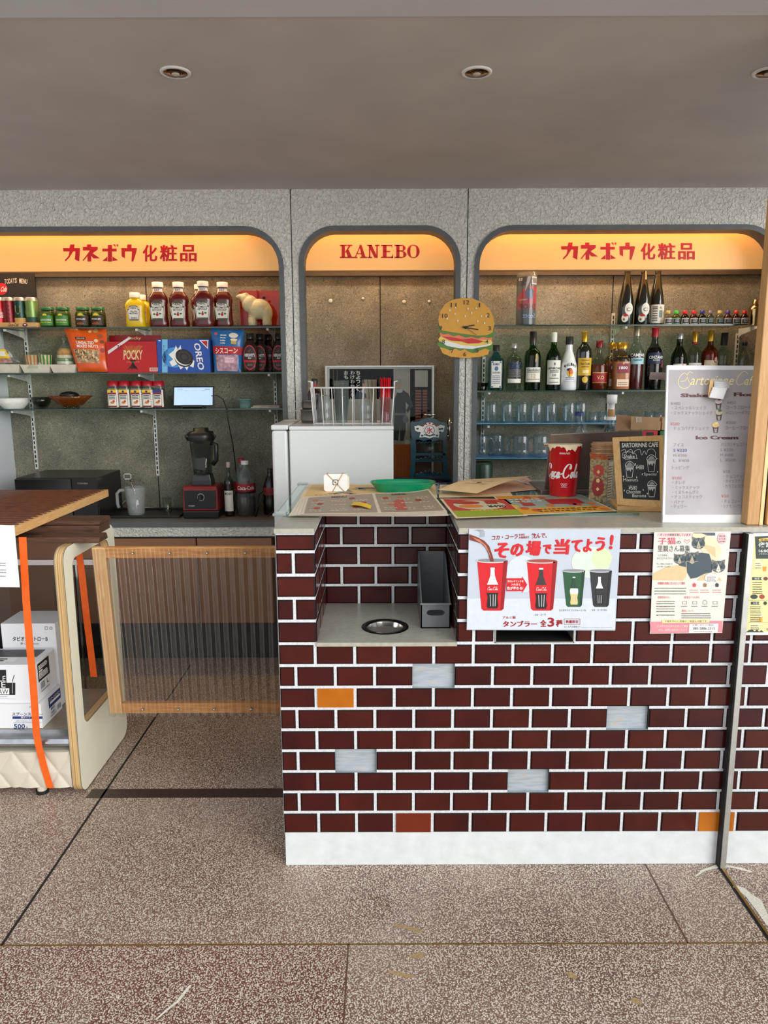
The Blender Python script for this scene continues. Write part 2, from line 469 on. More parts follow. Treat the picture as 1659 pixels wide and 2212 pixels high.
# ---------------------------------------------------------------- the room
CZ = W(829, 408, YA).z
LX, RX = -2.10, 2.25
struct(B().box(-6, 6, -5, YB + 0.1, -0.1, 0, TERR), 'floor')
struct(B().box(LX - 0.1, RX + 0.1, 2.033, YB + 0.1, CZ, CZ + 0.12, CEIL), 'ceiling')
struct(B().box(-6, 6, 1.85, 2.033, CZ - 0.004, CZ + 0.12, SOFF), 'ceiling_front')
struct(B().box(LX - 0.1, LX, 2.3, YB + 0.1, 0, CZ, WHITEW), 'wall_left')
struct(B().box(RX, RX + 0.1, YA, YB + 0.1, 0, CZ, WHITEW), 'wall_right')
b = B().box(LX, RX, YB, YB + 0.08, 0, CZ, WWOOL)
for px, y0, y1 in ((313, 585, 900), (342, 1030, 1100), (821, 585, 800), (1326, 585, 700)):
    p, q = W(px, y0, YB), W(px, y1, YB)
    b.box(p.x - 0.003, p.x + 0.003, YB - 0.001, YB + 0.01, min(q.z, 1.9), p.z, DARK)
struct(b, 'wall_back')
# joints between the terrazzo slabs: dark lines left and brass strips elsewhere
j = F(738, 2040, 0).y; JX = (-1.035, -0.10, 0.815)
struct(B().box(JX[0] - 0.004, JX[0] + 0.004, j, 3.75, -0.01, 0.0006, DARK), 'trim_1')
struct(B().box(-1.6, 1.04, j - 0.0025, j + 0.0025, -0.01, 0.0006, BRASS), 'trim_2')
struct(B().box(JX[1] - 0.002, JX[1] + 0.002, -1, j, -0.01, 0.0006, mat('joint_brown', (96, 66, 54), 0.5)), 'trim_3')
struct(B().box(JX[2] - 0.0025, JX[2] + 0.0025, j, 2.09, -0.01, 0.0006, mat('joint_brown', (96, 66, 54))), 'trim_4')
b = B().box(1.034, 1.042, 0.2, 2.085, -0.01, 0.0008, DARK); b.box(1.042, 1.05, 0.2, 2.085, -0.01, 0.003, BRASS)
struct(b, 'trim_5')
struct(B().box(-1.09, -0.315, 2.472, 2.532, -0.01, 0.0006, mat('dark_floor_band', (62, 46, 40), 0.35, var=0.25, vs=160)), 'trim_15')  # darker band across the floor below the gate
# scraped plaster marks on the floor
CHALK = mat('plaster_scrape', (226, 220, 206), 0.85, var=0.08, vs=160)
def scrape(pts, w):
    b = B(); q = [F(x, y, 0.0009) for x, y in pts]
    vs = []
    for i, p in enumerate(q):
        d = (q[min(i + 1, len(q) - 1)] - q[max(i - 1, 0)]).normalized(); n = Vector((-d.y, d.x, 0)) * w * (0.25 + 0.75 * sin(pi * (i + 0.3) / len(q))) * rnd.uniform(0.6, 1.2)
        vs += [p + n, p - n]
    return b.add(vs, [(2 * i, 2 * i + 1, 2 * i + 3, 2 * i + 2) for i in range(len(q) - 1)], CHALK)
struct(scrape([(1502, 1893), (1520, 1880), (1550, 1871), (1580, 1872), (1605, 1878), (1625, 1884)], 0.008), 'trim_6')
struct(scrape([(1584, 1914), (1600, 1920), (1618, 1934), (1632, 1946), (1645, 1968), (1655, 1985), (1664, 2000)], 0.022), 'trim_7')
STAIN = glass('tan_stain', (246, 240, 226), spec=0.2, rough=0.5, haze=0.5, hazec=(206, 178, 128))
for k_, pts in enumerate((((850, 1998), (868, 2001), (884, 2005), (900, 2009), (912, 2013)), ((884, 2066), (896, 2065), (908, 2063), (918, 2060)), ((838, 2098), (860, 2102), (878, 2108), (896, 2110)), ((1224, 2100), (1234, 2106), (1246, 2114)), ((1362, 2158), (1374, 2162), (1386, 2168)))):
    sb_ = scrape(pts, 0.010); sb_.mats = [STAIN]; struct(sb_, 'trim_%d' % (16 + k_))
struct(scrape([(336, 2203), (360, 2182), (385, 2162), (400, 2142), (412, 2128)], 0.006), 'trim_8')

# downlights
ph = None
for k, (px, lb) in enumerate(((379, 'recessed round downlight in the ceiling, left one'), (1030, 'recessed round downlight in the ceiling, middle one'), (1660, 'recessed round downlight cut by the right edge of the photo'))):
    c = F(px, 155.5, CZ)
    if ph is None:
        ph = thing('downlight', lb, 'ceiling light', (c.x, c.y, CZ), 'ceiling downlights')
        B().lathe((c.x, c.y, CZ), [(0.034, 0.002), (0.036, -0.005), (0.044, -0.004), (0.045, 0.0)], WHITE, 32, cap=False).build('trim_ring', ph)
        B().lathe((c.x, c.y, CZ), [(0.035, -0.002), (0.034, -0.0045), (0.012, -0.0035), (0.0, -0.003)], mat('gold_reflector', (120, 84, 42), 0.12, metal=1, var=0.3, vs=60), 32).build('reflector', ph)
        B().ell((c.x, c.y, CZ - 0.006), 0.012, 0.012, 0.004, mat('lamp_glass', (190, 180, 160), 0.1), 12, 6).build('bulb', ph)
    else: dup(ph, (c.x, c.y, CZ), lb)

# ---------------------------------------------------------------- arch wall with three rounded openings
ZT = W(820, 499, YA).z; ZB = W(450, 1128, YA).z
OPEN = [(LX + 0.03, W(606, 700, YA).x, 0.165), (W(657, 600, YA).x, W(984, 600, YA).x, 0.15), (W(1035, 600, YA).x, 1.905, 0.16)]
def rrect(x0, x1, z0, z1, r, y, rb=0.09, n=8, left=True):
    pts = []
    for cx, cz, a0, rr in ((x1 - rb, z0 + rb, -pi / 2, rb), (x1 - r, z1 - r, 0, r), (x0 + r, z1 - r, pi / 2, r), (x0 + rb, z0 + rb, pi, rb)):
        if not left and cx < (x0 + x1) / 2:
            pts.append((x0, y, z1 if cz > (z0 + z1) / 2 else z0)); continue
        pts += [(cx + rr * cos(a0 + pi / 2 * i / n), y, cz + rr * sin(a0 + pi / 2 * i / n)) for i in range(n + 1)]
    return pts
b = B()
TW = 0.024
holes = [rrect(x0 - TW, x1 + TW, ZB - TW, ZT + TW, r + TW, YA, left=(k > 0)) for k, (x0, x1, r) in enumerate(OPEN)]
b.prism([(LX, YA, 0.70), (RX, YA, 0.70), (RX, YA, CZ), (LX, YA, CZ)], (0, 0.05, 0), STUC, holes=holes)
for px in (628, 1011):
    x = W(px, 450, YA).x
    b.box(x - 0.002, x + 0.002, YA - 0.001, YA + 0.01, 0.72, CZ, DARK)
b.box(LX, RX, YA + 0.05, YB, ZB - 0.05, ZB - 0.026, STUC)
struct(b, 'wall_arches')
for k, (x0, x1, r) in enumerate(OPEN):
    bb = B().prism(rrect(x0 - TW, x1 + TW, ZB - TW, ZT + TW, r + TW, YA - 0.008, left=(k > 0)), (0, 0.10, 0), TRIM, holes=[rrect(x0, x1, ZB, ZT, r, YA - 0.008, left=(k > 0))])
    struct(bb, 'trim_%d' % (9 + k))
struct(B().box(LX, RX, YA + 0.10, YB, ZB - 0.02, ZB, mat('recess_worktop', (120, 100, 80), 0.5, var=0.06, vs=20)).box(LX, RX, YA + 0.06, YA + 0.10, ZB - 0.02, ZB - 0.0005, TRIM), 'trim_12')
b = B().box(LX, RX, YA + 0.005, YA + 0.05, W(450, 1163, YA).z, 0.70, DARK); b.box(LX, RX, YA + 0.12, YB, 0, 0.1, DARK)
struct(b, 'trim_13')
zr0, zr1 = W(300, 599, YB).z, W(300, 584, YB).z
struct(B().box(LX, RX, YB - 0.03, YB, zr0, zr1 + 0.02, mat('rail_brown', (70, 58, 46), 0.6)), 'trim_14')
struct(B().box(-0.47, -0.43, YA + 0.1, YB, ZB, CZ, STUC).box(0.40, 0.44, YA + 0.1, YB, ZB, CZ, STUC), 'wall_dividers')
# brown base cabinets under the left recess
cz0, cz1 = 0.23, W(450, 1163, YA).z
cab = None
cuts = [LX, -1.62, W(424, 1180, YA).x, W(588, 1180, YA).x, -0.1, 0.5, 1.1, 1.7, RX]
for k in range(3):
    x0, x1 = cuts[k] + 0.002, cuts[k + 1] - 0.003
    t = thing('base_cabinet', 'brown laminate base cabinet under the left recess, ' + ('leftmost of three', 'middle of three', 'rightmost of three')[k], 'cabinet', ((x0 + x1) / 2, YA + 0.1, 0), 'base cabinets under the left recess')
    B().box(x0, x1, YA + 0.03, YB - 0.01, cz0, cz1, BROWNP).box(x0, x1, YA + 0.1, YB - 0.02, 0.0, cz0, DARK).build('cabinet_body', t)
    B().box(x0 + 0.002, x1 - 0.002, YA + 0.008, YA + 0.03, cz0, cz1 - 0.001, BROWNP).build('door', t)

# ---------------------------------------------------------------- sign panels in the arches
PANEL = mat('sign_panel_cream_glow', (240, 184, 110), 0.35, var=0.015, vs=4, emit=0.3)  # warm emission added to even out the tube lamps' glow on the panels
REDL = mat('sign_red', (186, 14, 26), 0.4)
zp = W(300, 586, YP).z
def sign(k, lb, letters):
    x0, x1, r = OPEN[k]
    bb = B().box(x0 - 0.02, x1 + 0.02, YP, YP + 0.006, zp, CZ - 0.01, PANEL)
    bb.box(x0 - 0.02, x1 + 0.02, YP - 0.004, YP + 0.01, zp - 0.006, zp, mat('sign_edge', (140, 104, 60), 0.5))
    t = bb.build('sign_panel', label=lb, cat='sign')
    letters(t)
def fr_sign(px, py): return W(px, py, YP - 0.0015)
def kana(ox, oy):
    """angular カネボウ lettering followed by 化粧品; ox, oy = upper left of the first letter in the photo"""
    def go(t):
        b = B()
        f = lambda u, v: fr_sign(ox + u, oy + v * 1.0)
        P = lambda *pts: b.pp(pts, REDL, f)
        # ka
        P((0, 8), (14, 8), (16, 0), (25, 0), (24, 8), (37, 8), (35, 37), (24, 31), (26, 30), (27, 15), (22, 15), (14, 28), (5, 37), (4, 34), (12, 25), (14, 15), (1, 15))
        # ne
        P((52, 0), (61, 0), (61, 5), (75, 5), (75, 11), (64, 19), (80, 30), (66, 30), (61, 25), (61, 37), (53, 37), (53, 25), (45, 35), (42, 35), (52, 22), (58, 13), (43, 13), (43, 5), (52, 5))
        # bo
        P((85, 9), (97, 9), (97, 1), (106, 1), (106, 9), (116, 9), (116, 15), (106, 15), (106, 37), (97, 37), (97, 15), (85, 15))
        P((85, 36), (96, 26), (96, 36)); P((107, 26), (119, 34), (107, 36)); P((108, 0), (113, 0), (114, 6)); P((115, 0), (120, 0), (118, 6))
        # u
        P((126, 8), (139, 8), (139, 0), (148, 0), (148, 8), (160, 8), (158, 18), (152, 37), (148, 37), (149, 15), (134, 15), (134, 30), (127, 26))
        for ch, u0, u1 in (('化', 172, 204), ('粧', 209, 247), ('品', 253, 289)):
            for d in (0, 1.1):
                b.txt(ch, REDL, lambda u, v, d=d: f(u, v) - Vector((0, d * .0004, 0)), u0 + d, 37, u1 - 1.2 + d, 1, bold=0.015)
        b.build('sign_lettering', t)
    return go
def kanebo(t):
    b = B(); f = fr_sign
    y0, y1 = 529, 557
    def serif(x0, x1, y): b.pp([(x0, y - 1.4), (x1, y - 1.4), (x1, y + 1.4), (x0, y + 1.4)], REDL, f)
    def stem(x, w): b.pp([(x, y0), (x + w, y0), (x + w, y1), (x, y1)], REDL, f)
    # K
    stem(738, 7); serif(734, 749, y0 + 1); serif(734, 749, y1 - 1)
    b.pp([(745, 545), (755, y0), (759, y0), (748, 545)], REDL, f); b.pp([(747, 542), (753, 539), (761, y1), (752, y1)], REDL, f); serif(750, 761, y0 + 1); serif(748, 763, y1 - 1)
    # A
    b.pp([(776, y0), (781, y0), (790, y1), (782, y1)], REDL, f); b.pp([(777, y0 + 2), (778, y0 + 5), (768, y1), (766, y1)], REDL, f); b.pp([(770, 547), (784, 547), (784, 549), (770, 549)], REDL, f); serif(763, 772, y1 - 1); serif(778, 793, y1 - 1)
    # N
    b.pp([(797, y0), (800, y0), (800, y1), (797, y1)], REDL, f); b.pp([(795, y0), (803, y0), (816, y1), (809, y1)], REDL, f); b.pp([(813, y0), (816, y0), (816, y1), (813, y1)], REDL, f); serif(793, 803, y0 + 1); serif(794, 804, y1 - 1); serif(810, 820, y0 + 1)
    # E
    stem(827, 8); serif(823, 847, y0 + 1.2); serif(823, 849, y1 - 1.2); serif(830, 843, 543); b.pp([(845, y0), (847, y0), (847, y0 + 8)], REDL, f); b.pp([(849, y1 - 9), (849, y1), (845, y1)], REDL, f)
    # B
    stem(856, 7); serif(852, 868, y0 + 1); serif(852, 868, y1 - 1); serif(858, 868, 542)
    def arc(cx, cy, rx, ry, w, a0, a1):
        n = 14; pts = [(cx + rx * cos(a0 + (a1 - a0) * i / n), cy + ry * sin(a0 + (a1 - a0) * i / n)) for i in range(n + 1)]
        pts += [(cx + (rx - w * (0.25 + 0.75 * abs(cos(a1 - (a1 - a0) * i / n)))) * cos(a1 - (a1 - a0) * i / n), cy + (ry - 1.8) * sin(a1 - (a1 - a0) * i / n)) for i in range(n + 1)]
        b.pp(pts, REDL, f)
    arc(867, 535.8, 9, 7, 6, -pi / 2, pi / 2); arc(867, 549.6, 11, 7.6, 7, -pi / 2, pi / 2)
    arc(893, 543, 13.5, 14.5, 7, -pi / 2, pi / 2); arc(893, 543, 13.5, 14.5, 7, pi / 2, 3 * pi / 2)
    b.build('sign_lettering', t)
sign(0, 'long cream sign panel with red Japanese lettering inside the left arch', kana(136, 528))
sign(1, 'short cream sign panel with red Latin lettering inside the middle arch', kanebo)
sign(2, 'long cream sign panel with red Japanese lettering inside the right arch', kana(1212, 524))

# ---------------------------------------------------------------- brick front counter
Y0 = 2.09; CLX, CRX = -0.3135, 2.2; NX0, NX1 = -0.2015, 0.2145; NZ = 0.7325; NYB = 2.475; CT = 1.077; CYB = 2.94
PB = 0.1145
MZ = [0.1137] + [0.1813 + 0.0684 * k for k in range(9)] + [0.7985, 0.868, 0.938, 1.0077, 1.0622]
def bricks(b, fr, u0, u1, rows, phase, skip=(), tint={}, d0=0.0, only=None, seed=3):
    """mortar and glazed bricks on a wall; fr(u, d, z) with d = depth behind the mortar face"""
    R = random.Random(seed)
    def bx(ua, ub, da, db, za, zb, m):
        pts = [fr(u, d, z) for z in (za, zb) for d in (da, db) for u in (ua, ub)]
        b.add(pts, [(0, 2, 3, 1), (4, 5, 7, 6), (0, 1, 5, 4), (2, 6, 7, 3), (0, 4, 6, 2), (1, 3, 7, 5)], m)
    MJ = 0.0047
    for k in rows:
        za, zb = MZ[k] + (MJ if k else 0), MZ[k + 1] - MJ
        ph_ = phase if k % 2 == 0 else phase - 0.0587
        js = []; n = math.floor((u0 - ph_) / 0.1174)
        e = [u0]
        for i in range(n, n + 60):
            x = ph_ + 0.1174 * i
            if u0 + 0.012 < x < u1 - 0.012: e.append(x)
        e.append(u1)
        for i in range(len(e) - 1):
            a, c = e[i] + (MJ if i else 0.001), e[i + 1] - (MJ if i < len(e) - 2 else 0.001)
            mid = (a + c) / 2
            gone = False
            for x0, x1, z0, z1 in skip:
                if not z0 < (za + zb) / 2 < z1 or c < x0 or a > x1: continue
                if x0 < mid < x1 and x1 - x0 < 0.15: gone = True
                elif a >= x0 - 0.004 and c <= x1 + 0.004: gone = True
                elif c > x1: a = max(a, x1 + MJ)
                else: c = min(c, x0 - MJ)
            if gone or c - a < 0.01: continue
            m = R.choice(BRICKS)
            for (tx, tz), tm in tint.items():
                if a < tx < c and za < tz < zb: m = tm
            r = 0.004
            if m in BRICKS:
                # domed glaze: dark fired rim around a flat centre
                o = [fr(u, 0.0, z) for u, z in ((a, za), (c, za), (c, zb), (a, zb))]
                q = [fr(u, -0.0025, z) for u, z in ((a + r, za + r), (c - r, za + r), (c - r, zb - r), (a + r, zb - r))]
                b.add(o + q, [(0, 1, 5, 4), (1, 2, 6, 5), (2, 3, 7, 6), (3, 0, 4, 7)], BRICK_DARK)
                b.add(q, [(0, 1, 2, 3)], m)
                bx(a, c, 0.0001, 0.012, za, zb, BRICK_DARK)
            else: bx(a, c, -0.0025, 0.012, za, zb, m)
def mortar(b, fr, u0, u1, z0, z1, skip):
    """mortar bed behind the bricks, open where bricks have come away"""
    us = sorted({u0, u1} | {x for s_ in skip for x in s_[:2] if u0 < x < u1}); zs = sorted({z0, z1} | {z for s_ in skip for z in s_[2:] if z0 < z < z1})
    for i in range(len(us) - 1):
        for k in range(len(zs) - 1):
            mu, mz = (us[i] + us[i + 1]) / 2, (zs[k] + zs[k + 1]) / 2
            if any(a < mu < c and e < mz < g for a, c, e, g in skip): continue
            b.quad(fr(us[i], 0.0012, zs[k]), fr(us[i + 1], 0.0012, zs[k]), fr(us[i + 1], 0.0012, zs[k + 1]), fr(us[i], 0.0012, zs[k + 1]), MORTAR)
    for a, c, e, g in skip:      # sides of each hole
        a, c, e, g = max(a, u0), min(c, u1), max(e, z0), min(g, z1)
        if c <= a or g <= e: continue
        for p, q in (((a, e), (c, e)), ((c, e), (c, g)), ((c, g), (a, g)), ((a, g), (a, e))):
            b.quad(fr(p[0], 0.0012, p[1]), fr(q[0], 0.0012, q[1]), fr(q[0], 0.012, q[1]), fr(p[0], 0.012, p[1]), BACKING if p[1] == e == q[1] else BRICK_DARK)
def cell(px, py):            # the whole brick at a point of the photo, with the joint around it
    p = W(px, py, Y0); k = max(i for i in range(14) if MZ[i] < p.z)
    ph_ = -0.2058 if k < 9 else -0.2640
    if k % 2: ph_ -= 0.0587
    i = math.floor((p.x - ph_) / 0.1174)
    return (ph_ + 0.1174 * i - 0.0045, ph_ + 0.1174 * (i + 1) + 0.0045, MZ[k] - 0.0045, MZ[k + 1] + 0.0045)
frF = lambda u, d, z: Vector((u, Y0 + d, z))
def hole(px0, py0, px1, py1):
    p, q = W(px0, py0, Y0), W(px1, py1, Y0)
    return (p.x, q.x, q.z, p.z)
MISS = [cell(940, 1457), cell(1364, 1549), cell(770, 1638), cell(1143, 1686), cell(1420, 1217)]
SLOT = hole(1070, 1338, 1240, 1388)
ctr = thing('service_counter', 'counter faced in glossy dark red bricks with white mortar and a white plinth', 'counter', (0.9, Y0 + 0.4, 0))
CB = mat('counter_carcass', (120, 112, 104), 0.7)
bb = B().box(CLX, CRX, Y0 + 0.012, CYB - 0.02, 0.002, 0.715, CB)
bb.box(CLX, NX0 - 0.012, Y0 + 0.012, NYB + 0.05, 0.715, 1.061, CB).box(NX1 + 0.012, SLOT[0], Y0 + 0.012, CYB - 0.02, 0.715, 1.061, CB)
bb.box(SLOT[1], CRX, Y0 + 0.012, CYB - 0.02, 0.715, 1.061, CB).box(SLOT[0], SLOT[1], Y0 + 0.012, CYB - 0.02, SLOT[3], 1.061, CB).box(SLOT[0], SLOT[1], Y0 + 0.15, CYB - 0.02, 0.715, SLOT[3], CB)
bb.box(CLX, NX1 + 0.02, NYB + 0.012, CYB - 0.02, 0.715, 1.061, CB)
bb.build('carcass', ctr)
B().box(CLX + 0.003, CRX, Y0 - 0.001, Y0 + 0.012, 0.001, MZ[0] - 0.0005, PLINTH).build('plinth', ctr)
fb = B()
tint = {(W(726, 1502, Y0).x, W(726, 1502, Y0).z): BRICK_AMBER, (W(893, 1777, Y0).x, W(893, 1777, Y0).z): BRICK_RUST, (W(1574, 1775, Y0).x, W(1574, 1775, Y0).z): BRICK_AMBER, (W(940, 1735, Y0).x, W(940, 1735, Y0).z): BRICKS[3]}
mortar(fb, frF, CLX, CRX, MZ[0], MZ[9], MISS)
mortar(fb, frF, CLX, NX0, MZ[9], MZ[14], MISS); mortar(fb, frF, NX1, CRX, MZ[9], MZ[14], MISS + [SLOT])
bricks(fb, frF, CLX, CRX, range(0, 9), -0.2058, MISS, tint)
bricks(fb, frF, CLX, NX0, range(9, 14), -0.2635, MISS, tint, seed=5)
bricks(fb, frF, NX1, CRX, range(9, 14), -0.2640, MISS + [SLOT], tint, seed=8)
for a, c, e, g in MISS:
    fb.quad((a, Y0 + 0.0118, e), (c, Y0 + 0.0118, e), (c, Y0 + 0.0118, g), (a, Y0 + 0.0118, g), BACKING)
# side of the counter towards the gate
frS = lambda u, d, z: Vector((CLX + d, u, z))
mortar(fb, frS, Y0 + 0.012, 2.45, MZ[0], MZ[14], []); bricks(fb, frS, Y0 + 0.012, 2.45, range(0, 14), Y0 + 0.055, seed=4)
fb.build('brick_facing', ctr)
nb = B()
for fr, u0, u1, ph_, sd in ((lambda u, d, z: Vector((NX0 - d, u, z)), Y0, NYB, Y0 + 0.055, 11), (lambda u, d, z: Vector((NX1 + d, u, z)), Y0, NYB, Y0 + 0.055, 12), (lambda u, d, z: Vector((u, NYB + d, z)), NX0, NX1, -0.2635 + 0.1174, 13)):
    mortar(nb, fr, u0, u1, NZ, MZ[14], []); bricks(nb, fr, u0, u1, range(9, 14), ph_, seed=sd)
nb.build('niche_brick_lining', ctr)
# niche shelf with a round hole for the basin
sc_ = F(832, 1354, NZ); SR = 0.068
circ = [(sc_.x + SR * cos(2 * pi * i / 40), sc_.y + SR * sin(2 * pi * i / 40), NZ) for i in range(40)]
B().prism([(NX0, Y0 - 0.004, NZ), (NX1, Y0 - 0.004, NZ), (NX1, NYB, NZ), (NX0, NYB, NZ)], (0, 0, -0.012), STONE, holes=[circ]).build('niche_shelf', ctr)
bb = B().box(SLOT[0], SLOT[1], Y0 + 0.13, Y0 + 0.14, SLOT[2], SLOT[3], DARK).box(SLOT[0], SLOT[1], Y0 + 0.002, Y0 + 0.13, SLOT[2], SLOT[2] + 0.004, DARK)
bb.box(SLOT[0], SLOT[1], Y0 - 0.002, Y0 + 0.012, SLOT[2], SLOT[2] + 0.003, ALU).box(SLOT[1] - 0.003, SLOT[1], Y0 - 0.002, Y0 + 0.012, SLOT[2], SLOT[3], ALU).box(SLOT[0], SLOT[0] + 0.003, Y0 - 0.002, Y0 + 0.012, SLOT[2], SLOT[3], ALU)
bb.build('metal_slot', ctr, label='dark slot with a metal rim')
# worktop
bb = B().prism([(CLX - 0.004, Y0 - 0.006, CT), (NX0, Y0 - 0.006, CT), (NX0, NYB - 0.002, CT), (NX1, NYB - 0.002, CT), (NX1, Y0 - 0.006, CT), (CRX, Y0 - 0.006, CT), (CRX, CYB + 0.17, CT), (0.40, CYB + 0.17, CT), (0.40, CYB, CT), (CLX - 0.004, CYB, CT)], (0, 0, -0.014), STONE)
bb.build('stone_worktop', bev=0.002, label='grey beige stone worktop along the brick counter, cut away over the niche', cat='worktop')
# basin
t = thing('sink_basin', 'small round stainless steel basin let into the niche shelf', 'basin', (sc_.x, sc_.y, NZ - 0.05))
B().lathe((sc_.x, sc_.y, NZ), [(0.074, 0.0005), (0.073, 0.002), (0.0585, 0.0012), (0.0575, -0.002)], mat('basin_rim', (70, 66, 62), 0.25, metal=1), 48, cap=False).build('rim', t)
B().lathe((sc_.x, sc_.y, NZ), [(0.0585, 0.0), (0.055, -0.02), (0.05, -0.045), (0.0, -0.048)], STEEL, 48, cap=False).build('bowl', t)
# aluminium pole at the end of the glass partition
px = 1.034
bb = B().box(px, px + 0.004, Y0 - 0.024, Y0 - 0.001, 0.002, CT - 0.016, DARK).box(px + 0.004, px + 0.021, Y0 - 0.028, Y0 - 0.001, 0.002, CT - 0.016, ALU)
bb.build('metal_channel', label='slim upright aluminium channel on the brick counter front', cat='metal post', bev=0.001)

# ---------------------------------------------------------------- shelves on slotted uprights
IY = 4.05; SFY = 3.95
ZL = [W(300, y, SFY).z for y in (706, 805, 883)]; ZR = [W(1300, y, SFY).z for y in (701, 843, 915, 990)]
SLOTW = mat('upright_white', (206, 208, 204), 0.4)
def shelf(x0, x1, z, lb, grp):
    b = B().box(x0, x1, SFY, YB - 0.012, z - 0.006, z - 0.0005, SHELFG)
    b.box(x0, x1, SFY - 0.0012, SFY, z - 0.007, z - 0.0003, SHELFE)
    return b.build('glass_shelf', label=lb, cat='shelf', group=grp)
lx1, rx0 = W(609, 700, SFY).x, W(1024, 700, SFY).x
for z, w_ in zip(ZL, ('top', 'middle', 'lowest')): shelf(LX + 0.006, lx1, z, w_ + ' glass shelf of three in the left arch recess', 'glass shelves in the left arch')
for z, w_ in zip(ZR, ('top', 'second', 'third', 'lowest')): shelf(rx0, 1.86, z, w_ + ' glass shelf of four in the right arch recess', 'glass shelves in the right arch')
def upright(px0, py0, px1, py1, zs, lb):
    p, q = W(px0, py0, YB - 0.02), W(px1, py1, YB - 0.02); x = (p.x + q.x) / 2
    t = thing('slotted_upright', lb, 'shelf upright', (x, YB - 0.012, q.z), 'slotted uprights carrying the glass shelves')
    b = B().box(x - 0.009, x + 0.009, YB - 0.011, YB - 0.001, q.z, p.z, SLOTW)
    z = q.z + 0.012
    while z < p.z - 0.02:
        b.box(x - 0.0032, x + 0.0032, YB - 0.0125, YB - 0.0108, z, z + 0.017, DARK); z += 0.026
    b.build('channel', t)
    for z in zs:
        z -= 0.008
        B().prism([(x, YB - 0.012, z), (x, SFY + 0.02, z), (x, SFY + 0.02, z - 0.01), (x, YB - 0.05, z - 0.035), (x, YB - 0.012, z - 0.05)], (0.003, 0, 0), SLOTW).box(x - 0.004, x + 0.007, SFY + 0.012, SFY + 0.02, z - 0.012, z - 0.0005, SLOTW).build('bracket', t)
upright(47, 640, 76, 1014, ZL, 'white slotted shelf upright at the left end of the left recess')
upright(320, 700, 341, 1028, ZL, 'white slotted shelf upright in the middle of the left recess')
upright(588, 690, 600, 1000, ZL, 'white slotted shelf upright beside the right edge of the left recess')
upright(1044, 770, 1044, 980, ZR[1:3], 'white slotted shelf upright at the left edge of the right recess')
upright(1320, 676, 1318, 980, ZR[:3], 'white slotted shelf upright in the middle of the right recess, beside the amber bottles')
upright(1588, 720, 1584, 980, ZR[:2], 'white slotted shelf upright at the right end of the right recess')

# ---------------------------------------------------------------- vessels
def wid(dpx, Y=IY): return dpx * Y * 0.975 / FPX
def interp(prof, q):
    for (r0_, z0), (r1, z1) in zip(prof, prof[1:]):
        if z0 <= q <= z1: return r0_ + (r1 - r0_) * (q - z0) / max(z1 - z0, 1e-6)
    return prof[-1][0]
def patch(b, c, prof, q0, q1, a, m, h, R, p=2, dy=1.0, off=0.0009, a0=0.0, n=12, k=4):
    """label wrapped on a vessel between the height fractions q0 and q1, half-angle a"""
    vs = []
    for j in range(k + 1):
        q = q0 + (q1 - q0) * j / k; r = interp(prof, q) * R + off
        for i in range(n + 1):
            x, y = sect(a0 - a + 2 * a * i / n, r, p, dy); vs.append((c[0] + x, c[1] + y, c[2] + q * h))
    return b.add(vs, [(j * (n + 1) + i, j * (n + 1) + i + 1, (j + 1) * (n + 1) + i + 1, (j + 1) * (n + 1) + i) for j in range(k) for i in range(n)], m, True)
def wrapfr(c, prof, h, R, p=2, dy=1.0, off=0.0016, a0=0.0):
    """frame (angle, height fraction) on a vessel"""
    def fr(u, v):
        x, y = sect(a0 + u, interp(prof, v) * R + off, p, dy)
        return Vector((c[0] + x, c[1] + y, c[2] + v * h))
    return fr
STD = [(.86, 0), (.97, .008), (1, .03), (1, .58), (.95, .64), (.72, .69), (.45, .735), (.36, .77), (.34, .86), (.34, 1)]
WINE = [(.94, 0), (1, .015), (1, .64), (.93, .70), (.6, .76), (.38, .80), (.34, .84), (.33, 1)]
SAKE = [(.93, 0), (1, .015), (1, .34), (.93, .44), (.68, .62), (.48, .76), (.36, .88), (.32, 1)]
MALI = [(.9, 0), (1, .02), (1, .42), (.9, .5), (.6, .65), (.42, .74), (.4, .8), (.4, 1)]
DECA = [(.92, 0), (1, .02), (1, .5), (.85, .58), (.45, .66), (.26, .74), (.25, .84), (.3, .86), (.3, 1)]
def bottle(name, lb, px, top, z, wpx, prof, body, cap=None, capq=0.86, capr=1.06, labels=(), texts=(), Y=IY, p=2, dy=1.0, liquid=None, grp=None, cat='bottle', n=24, base=None, a0=0.0):
    x = W(px, top + 40, Y).x; h = W(px, top, Y).z - z; R = wid(wpx, Y) / 2; c = (x, Y, z)
    t = thing(name, lb, cat, c, grp)
    pr = [(r * R, q * h) for r, q in prof if q <= capq] + [(interp(prof, capq) * R, capq * h)]
    bb = B().lathe(c, pr, body, n, p, dy)
    if base: base(bb, c, h, R)
    bb.build(name.split('_')[-1] + '_body' if not name.endswith('bottle') else 'glass_body', t)
    if liquid:
        lm, lq = liquid
        B().lathe(c, [(r * R * 0.93, q * h + 0.004) for r, q in prof if q < lq] + [(interp(prof, lq) * R * 0.93, lq * h)], lm, n, p, dy).build('liquid', t)
    if cap:
        r = interp(prof, capq) * R * capr
        B().lathe(c, [(r, capq * h), (r, h * 0.995), (r * 0.9, h)], cap, n).build('cap', t)
    for q0, q1, a, m, nm in labels:
        patch(B(), c, prof, q0, q1, a, m, h, R, p, dy, a0=a0).build(nm, t)
    if texts:
        b = B()
        for st, q0, q1, a, m, bo in texts: b.txt(st, m, wrapfr(c, prof, h, R, p, dy, a0=a0), -a, q0, a, q1, bold=bo)
        b.build('printed_lettering', t)
    return t
def copies(t, px, py, z, Y, lb, rz=None):
    return dup(t, (W(px, py, Y).x, Y, z), lb, rz)
